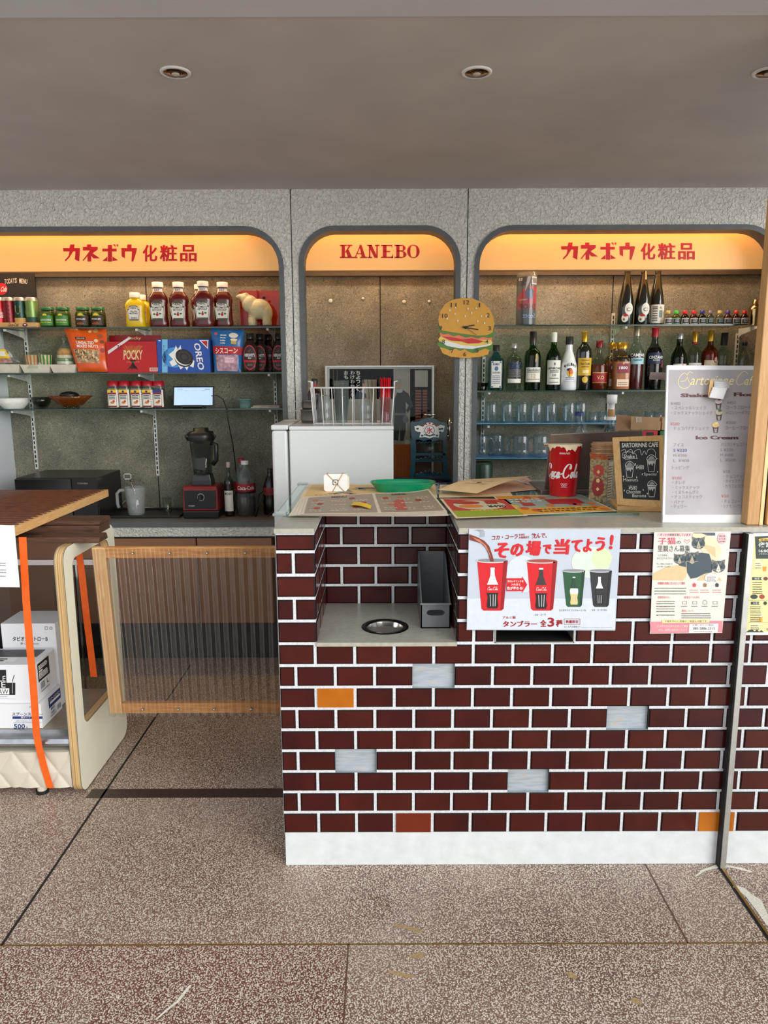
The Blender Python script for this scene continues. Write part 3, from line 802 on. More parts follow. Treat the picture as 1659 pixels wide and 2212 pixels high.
def sheet(b, c4, m, n=8, k=8, f=None):
    """bilinear sheet through four corners, with bulge f(u, v) -> vector"""
    c = [Vector(q) for q in c4]; vs = []
    for j in range(k + 1):
        for i in range(n + 1):
            u, v = i / n, j / k
            q = (c[0] * (1 - u) + c[1] * u) * (1 - v) + (c[3] * (1 - u) + c[2] * u) * v
            if f: q = q + f(u, v)
            vs.append(q)
    return b.add(vs, [(j * (n + 1) + i, j * (n + 1) + i + 1, (j + 1) * (n + 1) + i + 1, (j + 1) * (n + 1) + i) for j in range(k) for i in range(n)], m, True)
INKW, INKK, INKR, INKB, INKG, INKY = flat((240, 240, 236)), flat((26, 26, 28)), flat((190, 20, 30)), flat((30, 60, 130)), flat((40, 110, 50)), flat((236, 196, 40))
def lines(b, m, fr, u0, u1, vs, hgt, seed=1):
    """rows of illegibly small print as short dashes"""
    R = random.Random(seed)
    for v in vs:
        u = u0
        while u < u1 - hgt:
            w_ = min(hgt * R.uniform(.5, 1.1), u1 - u)
            b.pr(u, v, u + w_, v + hgt * R.uniform(.7, 1), m, fr, 1); u += w_ + hgt * 0.35
    return b

# ---------------------------------------------------------------- left recess, top shelf
z = ZL[0]
yb = 4.17
def fb(px, py): return W(px, py, yb - 0.0035)
p, q = W(-60, 588, yb), W(84, 704, yb)
b = B().box(p.x, q.x, yb - 0.003, yb + 0.006, z, p.z, mat('chalk_black', (26, 24, 24), 0.6))
for i, ch in enumerate('TODAYS MENU'):
    u = 9.5 + i * 4.55
    if ch != ' ': b.txt(ch, flat((205, 200, 190)), fb, u, 611 + abs(i - 5) * 0.5, u + 3.9, 600.5 + abs(i - 5) * 0.5, bold=0.02)
b.pe(3, 624, 13, 13, INKR, fb); f2 = lambda u, v: W(u, v, yb - 0.005)
b.txt('Cola', INKW, f2, 0.5, 630, 13.5, 619, bold=0.015, shear=-0.3)
b.pr(-60, 588, 84, 589.2, flat((60, 56, 54)), fb)
b.build('menu_board', label='black menu board behind the cans on the top left shelf', cat='menu board')
p0 = W(-20, 706, 4.02).x; p1 = W(88, 706, 4.02).x; zt = z + 0.026
b = B().box(p0, p1, 3.98, 4.10, z, z + 0.006, WOODL)
b.box(p0, p1, 3.976, 3.984, z + 0.006, zt, WOODL).box(p0, p1, 4.096, 4.104, z + 0.006, zt, WOODL).box(p1 - 0.008, p1, 3.984, 4.096, z + 0.006, zt, WOODL)
fw_ = lambda u, v: W(u, v, 3.975)
b.txt('Coca-Cola', INKK, fw_, 17, 705, 39, 697.5, bold=0.01, shear=-0.3); b.pe(54, 702, 5.5, 4, flat((120, 30, 40)), fw_); b.pe(54, 701.5, 2.5, 1.6, INKW, lambda u, v: W(u, v, 3.9742))
b.build('can_tray', label='pale wooden tray holding four slim cans on the top shelf', cat='tray', bev=0.001)
CANP = [(.80, 0), (.97, .05), (1, .09), (1, .88), (.94, .94), (.86, .965), (.88, 1)]
CYL = [(1, 0), (1, 1)]
for px, c, lb, deco in ((-2, (196, 26, 36), 'bright red slim can at the left end of the wooden tray', 'r'), (20, (120, 16, 26), 'dark red slim can second in the wooden tray', 'd'), (44, (22, 62, 52), 'dark green and gold slim can with crest in the wooden tray', 'g'), (69, (120, 150, 80), 'light green slim can with yellow stripe in the wooden tray', 'y')):
    x = W(px, 670, 4.04).x; h = W(px, 643, 4.04).z - (z + 0.0065); R = wid(25.5, 4.04) / 2; cc = (x, 4.04, z + 0.0065)
    t = thing('drink_can', lb, 'can', cc, 'slim cans in the wooden tray')
    b = B().lathe(cc, [(r * R, q * h) for r, q in CANP if q <= .88], mat('can_%s' % deco, c, 0.3, metal=0.35, var=0.04), 24)
    fr = wrapfr(cc, CYL, h, R, off=0.0007)
    if deco == 'd':
        for k in range(5): b.pl([(-0.5 + .1 * (k % 2), .15 + .14 * k), (0.1, .2 + .14 * k), (0.5, .13 + .14 * k)], .03, flat((40, 6, 12)), fr)
    if deco == 'r': b.txt('Cola', INKW, fr, 0.1, .3, 1.0, .6, bold=.02)
    if deco == 'g':
        patch(b, cc, CYL, .09, .3, 1.2, flat((196, 160, 90)), h, R); b.pp([(-.4, .72), (.4, .72), (.4, .5), (0, .42), (-.4, .5)], flat((200, 170, 96)), fr); b.txt('DRY', flat((20, 50, 40)), wrapfr(cc, CYL, h, R, off=.0012), -.3, .52, .3, .62, .02)
    if deco == 'y':
        patch(b, cc, CYL, .09, .33, 1.3, flat((24, 70, 60)), h, R); b.pp([(-.9, .42), (.9, .58), (.9, .74), (-.9, .56)], flat((226, 190, 60)), fr)
    b.build('can_body', t)
    B().lathe(cc, [(R * .999, .88 * h), (R * .94, .94 * h), (R * .86, .965 * h), (R * .88, h), (R * .8, h), (R * .78, h - .003), (0, h - .003)], ALU, 24, cap=False).build('lid', t)
# pickle jars
JAR = [(.9, 0), (1, .04), (1, .6), (.96, .72), (.84, .8), (.8, .84), (.8, 1)]
GJ = glass('pickle_jar_glass', (196, 214, 180))
def pickle(px, lab, cont, lb, texts, Y=4.04):
    t = bottle('pickle_jar', lb, px, 664, z, 32, JAR, GJ, mat('cap_green', (24, 100, 50), 0.35, var=.05), .86, 1.08, labels=[(.12, .58, 1.0, lab, 'paper_label')], texts=[('CORNICHONS', .34, .42, .75, INKW, .02)] if texts else [('PICKLES', .38, .45, .6, INKW, .02)], liquid=(cont, .74), Y=Y, cat='jar', grp='pickle jars on the top left shelf')
    c = ORG[t.name]; h = W(px, 664, Y).z - z; R = wid(32, Y) / 2
    b = B().pe(0, .57, .42, .15, INKG if texts else flat((150, 180, 50)), wrapfr(c, JAR, h, R), t0=0, t1=pi)
    b.pe(0, .585, .28, .09, INKY, wrapfr(c, JAR, h, R, off=.0022), t0=0, t1=pi)
    if texts: b.pr(-.8, .25, .8, .28, flat((190, 200, 60)), wrapfr(c, JAR, h, R))
    else:
        b.pp([(-1, .5), (-.4, .42), (.2, .3), (1, .42), (1, .56), (0, .58), (-1, .56)], flat((150, 180, 60)), wrapfr(c, JAR, h, R, off=.0012)); b.pe(-.1, .2, .5, .06, flat((150, 70, 40)), wrapfr(c, JAR, h, R))
    b.build('label_print', t)
    return t
G1 = mat('gherkins', (70, 84, 30), .3, c2=(110, 120, 60), vs=45); G2 = mat('dark_pickles', (48, 30, 16), .3, c2=(96, 84, 40), vs=45)
t1 = pickle(105, flat((58, 130, 50)), G1, 'green labelled pickle jar, first from the can tray', True)
copies(t1, 137, 690, z, 4.04, 'green labelled pickle jar, second from the can tray')
t2 = pickle(181, flat((52, 40, 28)), G2, 'brown labelled pickle jar, third from the can tray', False)
copies(t2, 213, 690, z, 4.04, 'brown labelled pickle jar nearest the mustard')
# mustard and ketchup
MUS = [(.92, 0), (1, .03), (.94, .3), (.90, .45), (1, .58), (1, .66), (.8, .76), (.5, .82), (.42, .84), (.42, 1)]
YEL = mat('mustard', (226, 190, 12), .25, var=.03, coat=.3); CAPW = mat('cap_white', (236, 230, 220), .4, var=.02)
def keystone(t, px, top, wpx, Y, q0, q1, wb, wt, col, edge, txts, dy, h, neck=False):
    c = ORG[t.name]; R = wid(wpx, Y) / 2; yy = Y - R * dy * 1.0 - .0012
    def fr(u, v, o=0): return Vector((c[0] + u * R, yy - o, c[2] + v * h))
    qs = q0 + (q1 - q0) * .72
    def out(s): return [(-wb * s, q0), (wb * s, q0), (wt * s, qs), (wt * .72 * s, qs + .01), (wt * .72 * s, q1 - .03), (wt * .45 * s, q1), (-wt * .45 * s, q1), (-wt * .72 * s, q1 - .03), (-wt * .72 * s, qs + .01), (-wt * s, qs)]
    b = B()
    b.prism([fr(u, v) for u, v in out(1)], (0, .003, 0), col)
    o = out(.9)
    b.pl(o + [o[0]], .035, edge, lambda u, v: fr(u, q0 + .012 + (v - q0) * .93, .0005))
    for st, v0, v1, w_, m in txts: b.txt(st, m, lambda u, v: fr(u, v, .0007), -w_, v0, w_, v1, bold=.02)
    return b, fr
LBLW = mat('label_white', (232, 230, 220), .5, var=.02)
def mustard(px, top, Y, lb):
    t = bottle('mustard_bottle', lb, px, top, z, 43, MUS, YEL, CAPW, .85, 1.2, Y=Y, p=2.6, dy=.62, grp='yellow mustard bottles')
    b, fr = keystone(t, px, top, 43, Y, .2, .62, .5, .66, LBLW, flat((90, 90, 100)), [('YELLOW', .43, .47, .36, INKK), ('MUSTARD', .37, .42, .4, INKK), ('HEINZ', .52, .57, .3, INKK), ('ZERO', .24, .29, .34, INKK)], .62, W(px, top, Y).z - z)
    b.build('front_label', t); return t
t = mustard(293, 632, 4.02, 'yellow mustard squeeze bottle in front on the top left shelf')
copies(t, 306, 670, z, 4.13, 'yellow mustard squeeze bottle half hidden behind the other')
KET = [(.9, 0), (1, .03), (1, .12), (.93, .2), (.93, .5), (1, .58), (.98, .66), (.72, .76), (.5, .80), (.47, .88), (.47, 1)]
KRED = mat('ketchup', (86, 12, 10), .22, var=.05, coat=.4)
def ketchup(px, top, Y, lb):
    t = bottle('ketchup_bottle', lb, px, top, z, 41, KET, KRED, CAPW, .885, 1.22, labels=[(.79, .86, 1.25, LBLW, 'neck_label')], texts=[('EAT', .805, .845, .5, INKK, .01)], Y=Y, p=2.6, dy=.62, grp='tomato ketchup bottles')
    b, fr = keystone(t, px, top, 41, Y, .17, .56, .62, .8, LBLW, flat((70, 90, 60)), [('HEINZ', .48, .53, .36, INKK), ('TOMATO', .41, .455, .5, INKK), ('KETCHUP', .36, .40, .48, INKK), ('57 VARIETIES', .185, .205, .4, flat((90, 110, 80)))], .62, W(px, top, Y).z - z)
    g = lambda u, v: fr(u, v, .0009)
    b.pe(0, .28, .13, .035, INKR, g); b.pe(-.3, .29, .13, .02, INKG, g); b.pe(.3, .30, .13, .02, INKG, g); b.pe(.02, .325, .08, .012, INKG, g)
    b.build('front_label', t); return t
t = ketchup(342, 610, 4.02, 'ketchup bottle next to the mustard, first of the row')
copies(t, 387, 660, z, 4.02, 'ketchup bottle second in the row')
copies(t, 440, 660, z, 3.985, 'ketchup bottle standing forward in the row, third from the mustard')
copies(t, 433, 660, z, 4.12, 'ketchup bottle tucked behind the forward third one')
copies(t, 482, 660, z, 4.03, 'ketchup bottle nearest the bear figurine')
# bear figurine on a black tray before an amber acrylic stand
b = B().box(W(500, 706, 4).x, W(604, 706, 4).x, 3.985, 4.165, z, z + .008, BLACK)
b.build('display_tray', label='thin black tray under the ivory bear figurine', cat='tray', bev=.003)
zt = z + .0085
AMB = glass('amber_acrylic', (236, 116, 30), haze=.35, hazec=(196, 70, 14))
x0, x1 = W(521, 660, 4.15).x, W(603, 660, 4.15).x; zz = W(560, 628, 4.15).z
b = B().box(x0, x1, 4.15, 4.154, zt, zz, AMB).box(x0, x0 + .004, 4.10, 4.15, zt, zz - .01, AMB).box(x0 + .09, x0 + .094, 4.11, 4.15, zt, zz, AMB).box(x0, x1, 4.10, 4.15, zt, zt + .003, AMB)
b.build('acrylic_stand', label='translucent amber acrylic stand behind the bear figurine', cat='stand')
by = 4.055; k = .00244
def bp(px, py, dy=0): q = W(px, py, by + dy); return q
IV = mat('ivory_resin', (216, 204, 160), .4, var=.03)
b = B()
for px, py, rx, ry, rz in ((560, 668, 26, 20, 22), (575, 676, 14, 18, 20), (540, 657, 18, 16, 19), (530, 645, 12, 11, 12), (521, 641, 9, 7, 6.5), (514, 641.5, 5, 4, 4), (545, 680, 9, 9, 16), (543, 690, 8, 9, 9), (577, 688, 10, 10, 11), (551, 672, 12, 14, 20)):
    c = bp(px, py); b.ell(c, rx * k, ry * k, rz * k, IV, 16, 10)
for s_ in (-1, 1):
    for px in (546, 577): b.lathe((bp(px, 695).x, by + s_ * .022, zt), [(.020, 0), (.022, .02), (.018, .045)], IV, 14)
    c = bp(533, 635); b.ell((c.x, by + s_ * .018, c.z), .007, .005, .007, IV, 10, 6)
t = b.build('bear_figurine', label='glossy ivory polar bear figurine facing left on the top left shelf', cat='figurine', org=(W(553, 690, by).x, by, zt))
md = t.modifiers.new('remesh', 'REMESH'); md.mode = 'VOXEL'; md.voxel_size = .0028; md.use_smooth_shade = True
md = t.modifiers.new('smooth', 'SMOOTH'); md.iterations = 8; md.factor = .6
c = bp(572, 634); B().box(c.x - .012, c.x + .002, by - .004, by + .004, W(570, 646, by).z, W(570, 641, by).z, DARK).build('coin_slot', t)
for px, py in ((517, 640),): c = bp(511.5, 641); B().ell(c, .004, .005, .004, mat('nose_grey', (120, 100, 76), .4), 8, 6).build('nose', t)

# ---------------------------------------------------------------- left recess, middle shelf
z = ZL[1]
def tray_dish(px0, px1, pt, lb, y0=3.97, y1=4.12, m=None):
    x0, x1 = W(px0, 800, 4).x, W(px1, 800, 4).x; h = W(60, pt, 4).z - z; e = .014; ei = .008
    m = m or mat('pale_fibre', (214, 208, 190), .6, var=.04)
    b = B(); o = [(x0, y0), (x1, y0), (x1, y1), (x0, y1)]; i = [(x0 + e, y0 + e), (x1 - e, y0 + e), (x1 - e, y1 - e), (x0 + e, y1 - e)]
    R4 = lambda q, zz, d: [(x + (d if k in (0, 3) else -d), y + (d if k < 2 else -d), zz) for k, (x, y) in enumerate(q)]
    ring = [R4(i, z, 0), R4(o, z + h, 0), R4(o, z + h, .005), R4(i, z + .004, .003)]
    vs = [v for r in ring for v in r]
    fs = [(3, 2, 1, 0), (12, 13, 14, 15)] + [(4 * r + k, 4 * r + (k + 1) % 4, 4 * r + 4 + (k + 1) % 4, 4 * r + 4 + k) for r in range(3) for k in range(4)]
    b.add(vs, fs, m)
    return b.build('food_tray', label=lb, cat='food tray', bev=.002, group='pale disposable trays on the middle shelf')
tray_dish(-20, 48, 787, 'pale disposable tray with a candy bag at the left end of the middle shelf')
tray_dish(49, 114, 788, 'pale disposable tray holding two striped paper cups under a clear dome')
tray_dish(112, 169, 788, 'pale disposable tray holding a wrapped layered burger')
def crinkle(seed, amp):
    R = random.Random(seed); ph = [(R.uniform(5, 16), R.uniform(5, 16), R.uniform(0, 6)) for _ in range(5)]
    return lambda u, v: amp * sum(sin(a * u + c_) * sin(b_ * v + c_ * 2) for a, b_, c_ in ph) / 3
def bagsurf(c4, depth, seed, amp=.003, pw=.55):
    """front of a pillow bag through four corners: frame (u, v, lift) with v upwards"""
    c = [Vector(q) for q in c4]; cr = crinkle(seed, amp)
    def fr(u, v, o=0.0):
        q = (c[0] * (1 - u) + c[1] * u) * (1 - v) + (c[3] * (1 - u) + c[2] * u) * v
        f = max(0, sin(pi * min(max(u, 0), 1)) * sin(pi * min(max(v, 0), 1))) ** pw
        return q + Vector((0, -depth * f + cr(u, v) * (.3 + f) - o, 0))
    return fr
def bag(name, lb, cat, c4, depth, front, seed=1, amp=.003, art=None, back=None):
    fr = bagsurf(c4, depth, seed, amp); b = B(); n, k = 18, 22
    vs = [fr(i / n, j / k) for j in range(k + 1) for i in range(n + 1)]; q = len(vs)
    vs += [Vector((v.x, 2 * c4[0][1] + (c4[3][1] - c4[0][1]) * 2 * (m_ // (n + 1)) / k - v.y + .002, v.z)) for m_, v in enumerate(vs)]
    fs = [(j * (n + 1) + i, j * (n + 1) + i + 1, (j + 1) * (n + 1) + i + 1, (j + 1) * (n + 1) + i) for j in range(k) for i in range(n)]
    b.add(vs, fs + [tuple(q + x for x in reversed(f)) for f in fs], front, True)
    if art: art(b, fr)
    return b.build(name, label=lb, cat=cat, org=((c4[0][0] + c4[1][0]) / 2, c4[0][1], min(c4[0][2], c4[1][2])))
def gridp(b, fr, u0, v0, u1, v1, m, o=.001, n=8, k=8, shape=None):
    """printed area that follows a curved front"""
    vs = []
    for j in range(k + 1):
        for i in range(n + 1): vs.append(fr(u0 + (u1 - u0) * i / n, v0 + (v1 - v0) * j / k, o))
    fs = []
    for j in range(k):
        for i in range(n):
            if shape is None or shape((i + .5) / n, (j + .5) / k): fs.append((j * (n + 1) + i, j * (n + 1) + i + 1, (j + 1) * (n + 1) + i + 1, (j + 1) * (n + 1) + i))
    return b.add(vs, fs, m, True)
CLRBAG = glass('clear_film', (244, 247, 246), haze=.05, rough=.08)
# hanging candy bag at the left edge
def c4(l, r, t_, bo, Y, tl=None, tr=None, Yt=None):
    Yt = Yt or Y; tl = l if tl is None else tl; tr = r if tr is None else tr
    return [W(l, bo, Y), W(r, bo, Y), W(tr, t_, Yt), W(tl, t_, Yt)]
CANDY = mat('wrapped_sweets', (226, 214, 206), .4, c2=(190, 90, 80), vs=50)
bag('snack_bag', 'clear film bag of wrapped sweets at the left end of the middle shelf', 'bag', [W(-30, 789, 4.04), W(46, 786, 4.04), W(12, 735, 4.04), W(-20, 735, 4.04)], .025, CLRBAG, 3, .004, lambda b, fr: (gridp(b, fr, .1, .06, .8, .45, CANDY, -.006), gridp(b, fr, .42, .25, .86, .62, INKY, .002, shape=lambda u, v: abs(u - .5) < .42), gridp(b, fr, .54, .34, .74, .54, LBLW, .003)))
# two striped cups
for px, c, nm in ((70, (206, 110, 44), 'orange'), (98, (40, 130, 60), 'green')):
    x = W(px, 780, 4.03).x; zz = z + .006; h = W(px, 767, 4.03).z - zz; R = wid(29, 4.03) / 2
    CUPP = [(.78, 0), (1, 1)]
    b = B().lathe((x, 4.03, zz), [(R * .78, 0), (R, h), (R * .96, h), (R * .75, .003), (0, .003)], mat('cup_cream', (232, 212, 160), .6), 24, cap=False)
    for k_ in range(-3, 4): patch(b, (x, 4.03, zz), CUPP, .01, .99, .13, flat(c), h, R, a0=k_ * .52 + .2, n=3)
    b.build('paper_cup', label='small %s and cream striped paper cup under the clear dome' % nm, cat='paper cup', group='striped paper cups')
x = W(84, 780, 4.045).x
b = B().lathe((x, 4.045, z + .024), [(.078 * r, q * .095) for r, q in ((1, 0), (.98, .3), (.88, .65), (.62, .9), (.3, .99), (0, 1))], glass('dome_clear', (236, 240, 238), haze=.03, rough=.06), 28, cap=False)
b.build('clear_dome', label='clear plastic dome over the two striped paper cups', cat='lid')
# wrapped burger
x = W(141, 780, 4.03).x; zz = z + .006
t = thing('wrapped_burger', 'layered burger wrapped in clear film on the middle shelf', 'burger', (x, 4.03, zz))
hh = W(141, 752, 4.03).z - zz; q0 = 0; R = .040
for nm, f0, f1, r, c in (('lettuce', .0, .16, 1.0, (70, 110, 50)), ('meat_layer', .12, .34, 1.03, (110, 36, 26)), ('cheese_layer', .32, .46, 1.05, (214, 206, 190)), ('lettuce_layer', .45, .58, 1.0, (80, 130, 56)), ('egg_layer', .57, .72, .98, (226, 216, 190)), ('bun', .70, 1.0, .92, (196, 140, 60))):
    a, c_ = f0 * hh, f1 * hh
    B().lathe((x, 4.03, zz), [(0, a), (R * r * .94, a), (R * r, (a + c_) / 2), (R * r * (.7 if nm == 'bun' else .95), c_ - .002), (0, c_)], mat('food_' + nm, c, .5, var=.1, vs=60), 22, cap=False).build(nm, t)
b = B().lathe((x, 4.03, zz + .002), [(R * 1.16, 0), (R * 1.2, hh * .5), (R * .9, hh * .95), (R * .25, hh * 1.12), (R * .12, hh * 1.25), (R * .3, hh * 1.42)], CLRBAG, 22, p=2.3, cap=False)
b.build('film_wrap', t, label='clear film twisted on top')
# orange bag of nuts
ORG_ = mat('bag_orange', (226, 88, 26), .3, var=.05, vs=9, coat=.3)
NUTS = mat('mixed_nuts', (214, 186, 140), .5, c2=(110, 66, 34), vs=70, bump=.5, bs=90)
def nuts(b, fr):
    gridp(b, fr, .10, .20, .80, .52, NUTS, .0012, 14, 10)
    R = random.Random(5)
    for i in range(46):
        u, v = R.uniform(.14, .76), R.uniform(.23, .5); a = R.uniform(0, 6)
        f = lambda q, w_, u=u, v=v, a=a: fr(u + (q * cos(a) - w_ * sin(a)) * .9, v + (q * sin(a) + w_ * cos(a)) * .9, .003)
        b.pe(0, 0, .04, .016, flat(R.choice(((226, 200, 150), (190, 140, 84), (120, 72, 40), (236, 214, 172)))), f, 10)
    f = lambda u, v: fr(u, v, .002)
    b.pr(.24, .745, .5, .80, INKK, f); b.txt('KIRKLAND', INKW, lambda u, v: fr(u, v, .003), .27, .76, .48, .785, bold=.01)
    b.txt('UNSALTED', INKW, f, .25, .635, .70, .705, bold=.02); b.txt('MIXED NUTS', INKW, f, .24, .555, .80, .625, bold=.02)
    for u, v, r, c in ((.62, .93, .04, (226, 190, 150)), (.76, .95, .06, (206, 150, 100)), (.86, .83, .06, (150, 80, 50)), (.76, .72, .05, (232, 206, 170)), (.9, .7, .05, (120, 70, 40)), (.9, .5, .07, (170, 60, 40))): b.pe(u, v, r, r * .8, flat(c), f, 14)
bag('nut_bag', 'orange bag of mixed nuts on the middle left shelf', 'bag', [W(169, 802.5, 3.985), W(234, 803.5, 3.985), W(230, 711, 4.02), W(139, 709, 4.02)], .03, ORG_, 8, .004, nuts)
# red and blue boxes
def carton(name, lb, l, r, t_, bo, Y, dep, m, art, top=None, cat='box'):
    a, c = W(l, bo, Y), W(r, bo, Y); h = W((l + r) / 2, t_, Y).z - z
    b = B().box(a.x, c.x, Y, Y + dep, z, z + h, m)
    if top: b.quad((a.x, Y, z + h + .0004), (c.x, Y, z + h + .0004), (c.x, Y + dep, z + h + .0004), (a.x, Y + dep, z + h + .0004), top)
    art(b, lambda px, py: W(px, py, Y - .0006), lambda px, py: W(px, py, Y - .0012))
    return b.build(name, label=lb, cat=cat)
def pocky(b, f, g):
    b.txt('28', flat((140, 30, 40)), lambda u, v: g(u + (v - 752) * -.5, v), 250, 757, 262, 745, bold=.01)
    b.pp([(233, 758), (277, 729), (283, 729), (283, 731), (234, 765)], flat((226, 220, 218)), f)
    b.txt('POCKY', flat((226, 206, 150)), g, 267, 777, 308, 756, bold=.02)
    R = random.Random(2)
    for i in range(13):
        a = (i - 6) * .1; b.pl([(287 + a * 12, 765), (287 + sin(a) * 36, 755 - cos(a) * 9 + R.uniform(-2, 2))], 1.7, flat((196, 110, 50)), f)
        b.pl([(287 + a * 10, 778), (287 - a * 18, 797 + R.uniform(-2, 2))], 1.7, flat((56, 26, 20)), f)
    b.txt('CHOCOLATE', flat((200, 150, 110)), g, 273, 783.5, 301, 780.5)
    b.pr(323, 794, 341, 802, flat((214, 190, 180)), f); b.txt('業務用', INKR, g, 325, 801, 339, 795)
pk = carton('biscuit_stick_box', 'red carton of chocolate biscuit sticks on the middle left shelf', 233, 341, 738, 806, 3.975, .13, mat('carton_red', (186, 8, 16), .4, var=.03), pocky)
fl = W(236, 738, 3.975), W(345, 738, 3.975), W(347, 724, 4.1), W(236, 724, 4.1)
b = B().box(W(236, 740, 4.1).x, W(347, 740, 4.1).x, 4.104, 4.107, ORG[pk.name].z + .16, W(300, 724, 4.1).z, mat('carton_dark_red', (140, 14, 22), .4))
b.txt('Pocky', flat((206, 176, 120)), lambda u, v: W(u, v, 4.1035), 276, 735, 305, 727, bold=.02)
b.build('lid_flap', pk, label='darker red raised lid flap')
def oreo(b, f, g):
    h = lambda px, py: W(px, py, 3.9735)
    b.pr(350, 733, 362, 806, flat((120, 190, 230)), f)
    b.pe(378, 772, 28, 22, flat((70, 150, 220)), f)
    spl = [(376, 757), (380, 746), (384, 756), (390, 745), (392, 757), (398, 760), (420, 780), (418, 794), (408, 790), (404, 800), (398, 792), (390, 798), (384, 786), (372, 792), (366, 782), (374, 776), (364, 766)]
    b.pp(spl, INKW, g)
    c30 = lambda cx, cy, a, bb_, m, fr: b.poly([fr(cx + a * cos(t) * cos(.55) - bb_ * sin(t) * sin(.55), cy + a * cos(t) * sin(.55) + bb_ * sin(t) * cos(.55)) for t in [2 * pi * i / 28 for i in range(28)]], m)
    c30(397, 774, 21, 18, flat((20, 20, 24)), h); c30(396, 772, 20.5, 16.5, INKW, lambda x, y: W(x, y, 3.973)); c30(398, 771, 20, 15.5, flat((34, 30, 32)), lambda x, y: W(x, y, 3.9725))
    for k_ in range(3): c30(398, 771, 15 - 4 * k_, 11.5 - 3 * k_, flat((58, 52, 54)) if k_ % 2 == 0 else flat((34, 30, 32)), lambda x, y, k_=k_: W(x, y, 3.972 - .0004 * k_))
    # OREO running down the right side
    rot = lambda u, v: g(430 - (v), 741 + u)
    b.txt('OREO', INKW, lambda u, v: g(418 + (1 - v) * 14 + u * 10, 741 + u * 58), .98 - .98, 1, 1, 0, bold=.02)
    b.pp([(430, 735), (450, 735), (449, 754)], INKW, f); b.pp([(434, 736.5), (448, 736.5), (447.5, 750)], INKR, g)
    b.txt('3', INKB, lambda u, v: g(u, v), 352, 779, 360, 768, bold=.02)
    for k_, ch in enumerate('食べきり'): b.txt(ch, INKB, g, 352, 748.5 + k_ * 4.2, 355.2, 745.2 + k_ * 4.2)
    for k_, ch in enumerate('枚入'): b.txt(ch, INKB, g, 353, 784 + k_ * 8, 360, 777 + k_ * 8)
    b.pr(342.5, 735, 347, 737, INKW, f)
bx = carton('cookie_box', 'blue carton of sandwich cookies on the middle left shelf', 342, 455, 733, 806, 3.975, .09, mat('carton_blue', (20, 74, 166), .35, var=.04), oreo)
# blue cereal bag
CER = mat('bag_blue', (44, 110, 176), .3, var=.05, vs=9, coat=.3)
def cereal(b, fr):
    f = lambda u, v: fr(u, v, .002); g = lambda u, v: fr(u, v, .003)
    gridp(b, fr, .04, .42, .99, .60, INKR, .0014)
    b.txt('シスコーン', INKW, lambda u, v: g(u, v + (u - .5) * .03), .12, .44, .86, .57, bold=.02)
    gridp(b, fr, .12, .04, .88, .40, mat('cereal_flakes', (214, 180, 190), .5, c2=(150, 110, 120), vs=60), .0013)
    b.pr(.42, .22, .78, .36, flat((226, 150, 180)), f); lines(b, INKW, g, .44, .76, (.24, .28, .32), .03)
    b.pe(.70, .86, .14, .06, flat((236, 226, 214)), f); b.pr(.64, .66, .8, .78, flat((214, 170, 90)), f); b.pe(.72, .76, .11, .03, flat((240, 226, 190)), g)
    b.pe(.16, .88, .06, .03, flat((226, 90, 90)), f); lines(b, INKW, g, .3, .5, (.66, .72, .78, .84), .03, 4)
bag('cereal_bag', 'blue and red bag of sweet cereal beside the syrup bottles', 'bag', [W(464, 805, 3.98), W(520, 806, 3.98), W(528, 713, 4.01), W(455, 709, 4.01)], .03, CER, 12, .0035, cereal)
# syrup bottles
SYR = [(.84, 0), (.92, .03), (1, .2), (.98, .45), (.8, .66), (.58, .76), (.46, .8), (.42, .86), (.42, 1)]
SB = mat('syrup_brown', (34, 18, 14), .2, var=.05, coat=.3)
def syrup(px, Y, lb):
    t = bottle('syrup_bottle', lb, px, 720, z, 36, SYR, SB, mat('cap_dark', (34, 28, 28), .3), .86, 1.1, Y=Y, p=2.4, dy=.62, grp='chocolate syrup bottles')
    c = ORG[t.name]; h = W(px, 720, Y).z - z; R = wid(36, Y) / 2
    f = lambda u, v, o=0: Vector((c[0] + u * R, Y - R * .62 - .0015 - o + .012 * (abs(u) ** 2.4), c[2] + v * h))
    b = B()
    b.pe(0, .38, .78, .32, INKR, f, 32); b.pe(0, .38, .70, .285, flat((34, 22, 22)), lambda u, v: f(u, v, .0006), 32)
    b.pr(-.66, .26, .66, .31, INKR, lambda u, v: f(u, v, .0012)); b.txt("HERSHEY'S", INKW, lambda u, v: f(u, v, .0012), -.6, .40, .6, .48, bold=.02); b.txt('SYRUP', INKW, lambda u, v: f(u, v, .0012), -.2, .34, .2, .38, bold=.02)
    b.pp([(-.3, .54), (0, .57), (.2, .62), (.1, .55), (.4, .52), (.1, .52), (-.1, .51)], flat((110, 70, 60)), lambda u, v: f(u, v, .0012))
    lines(b, flat((140, 120, 110)), lambda u, v: f(u, v, .0012), -.3, .3, (.2, .17), .02)
    b.build('oval_label', t); return t
t = syrup(541, 3.99, 'chocolate syrup bottle beside the blue cereal bag')
copies(t, 562, 760, z, 4.05, 'chocolate syrup bottle second in the row')
copies(t, 580, 760, z, 4.11, 'chocolate syrup bottle third in the row')
copies(t, 603, 760, z, 4.02, 'chocolate syrup bottle at the edge of the left arch')

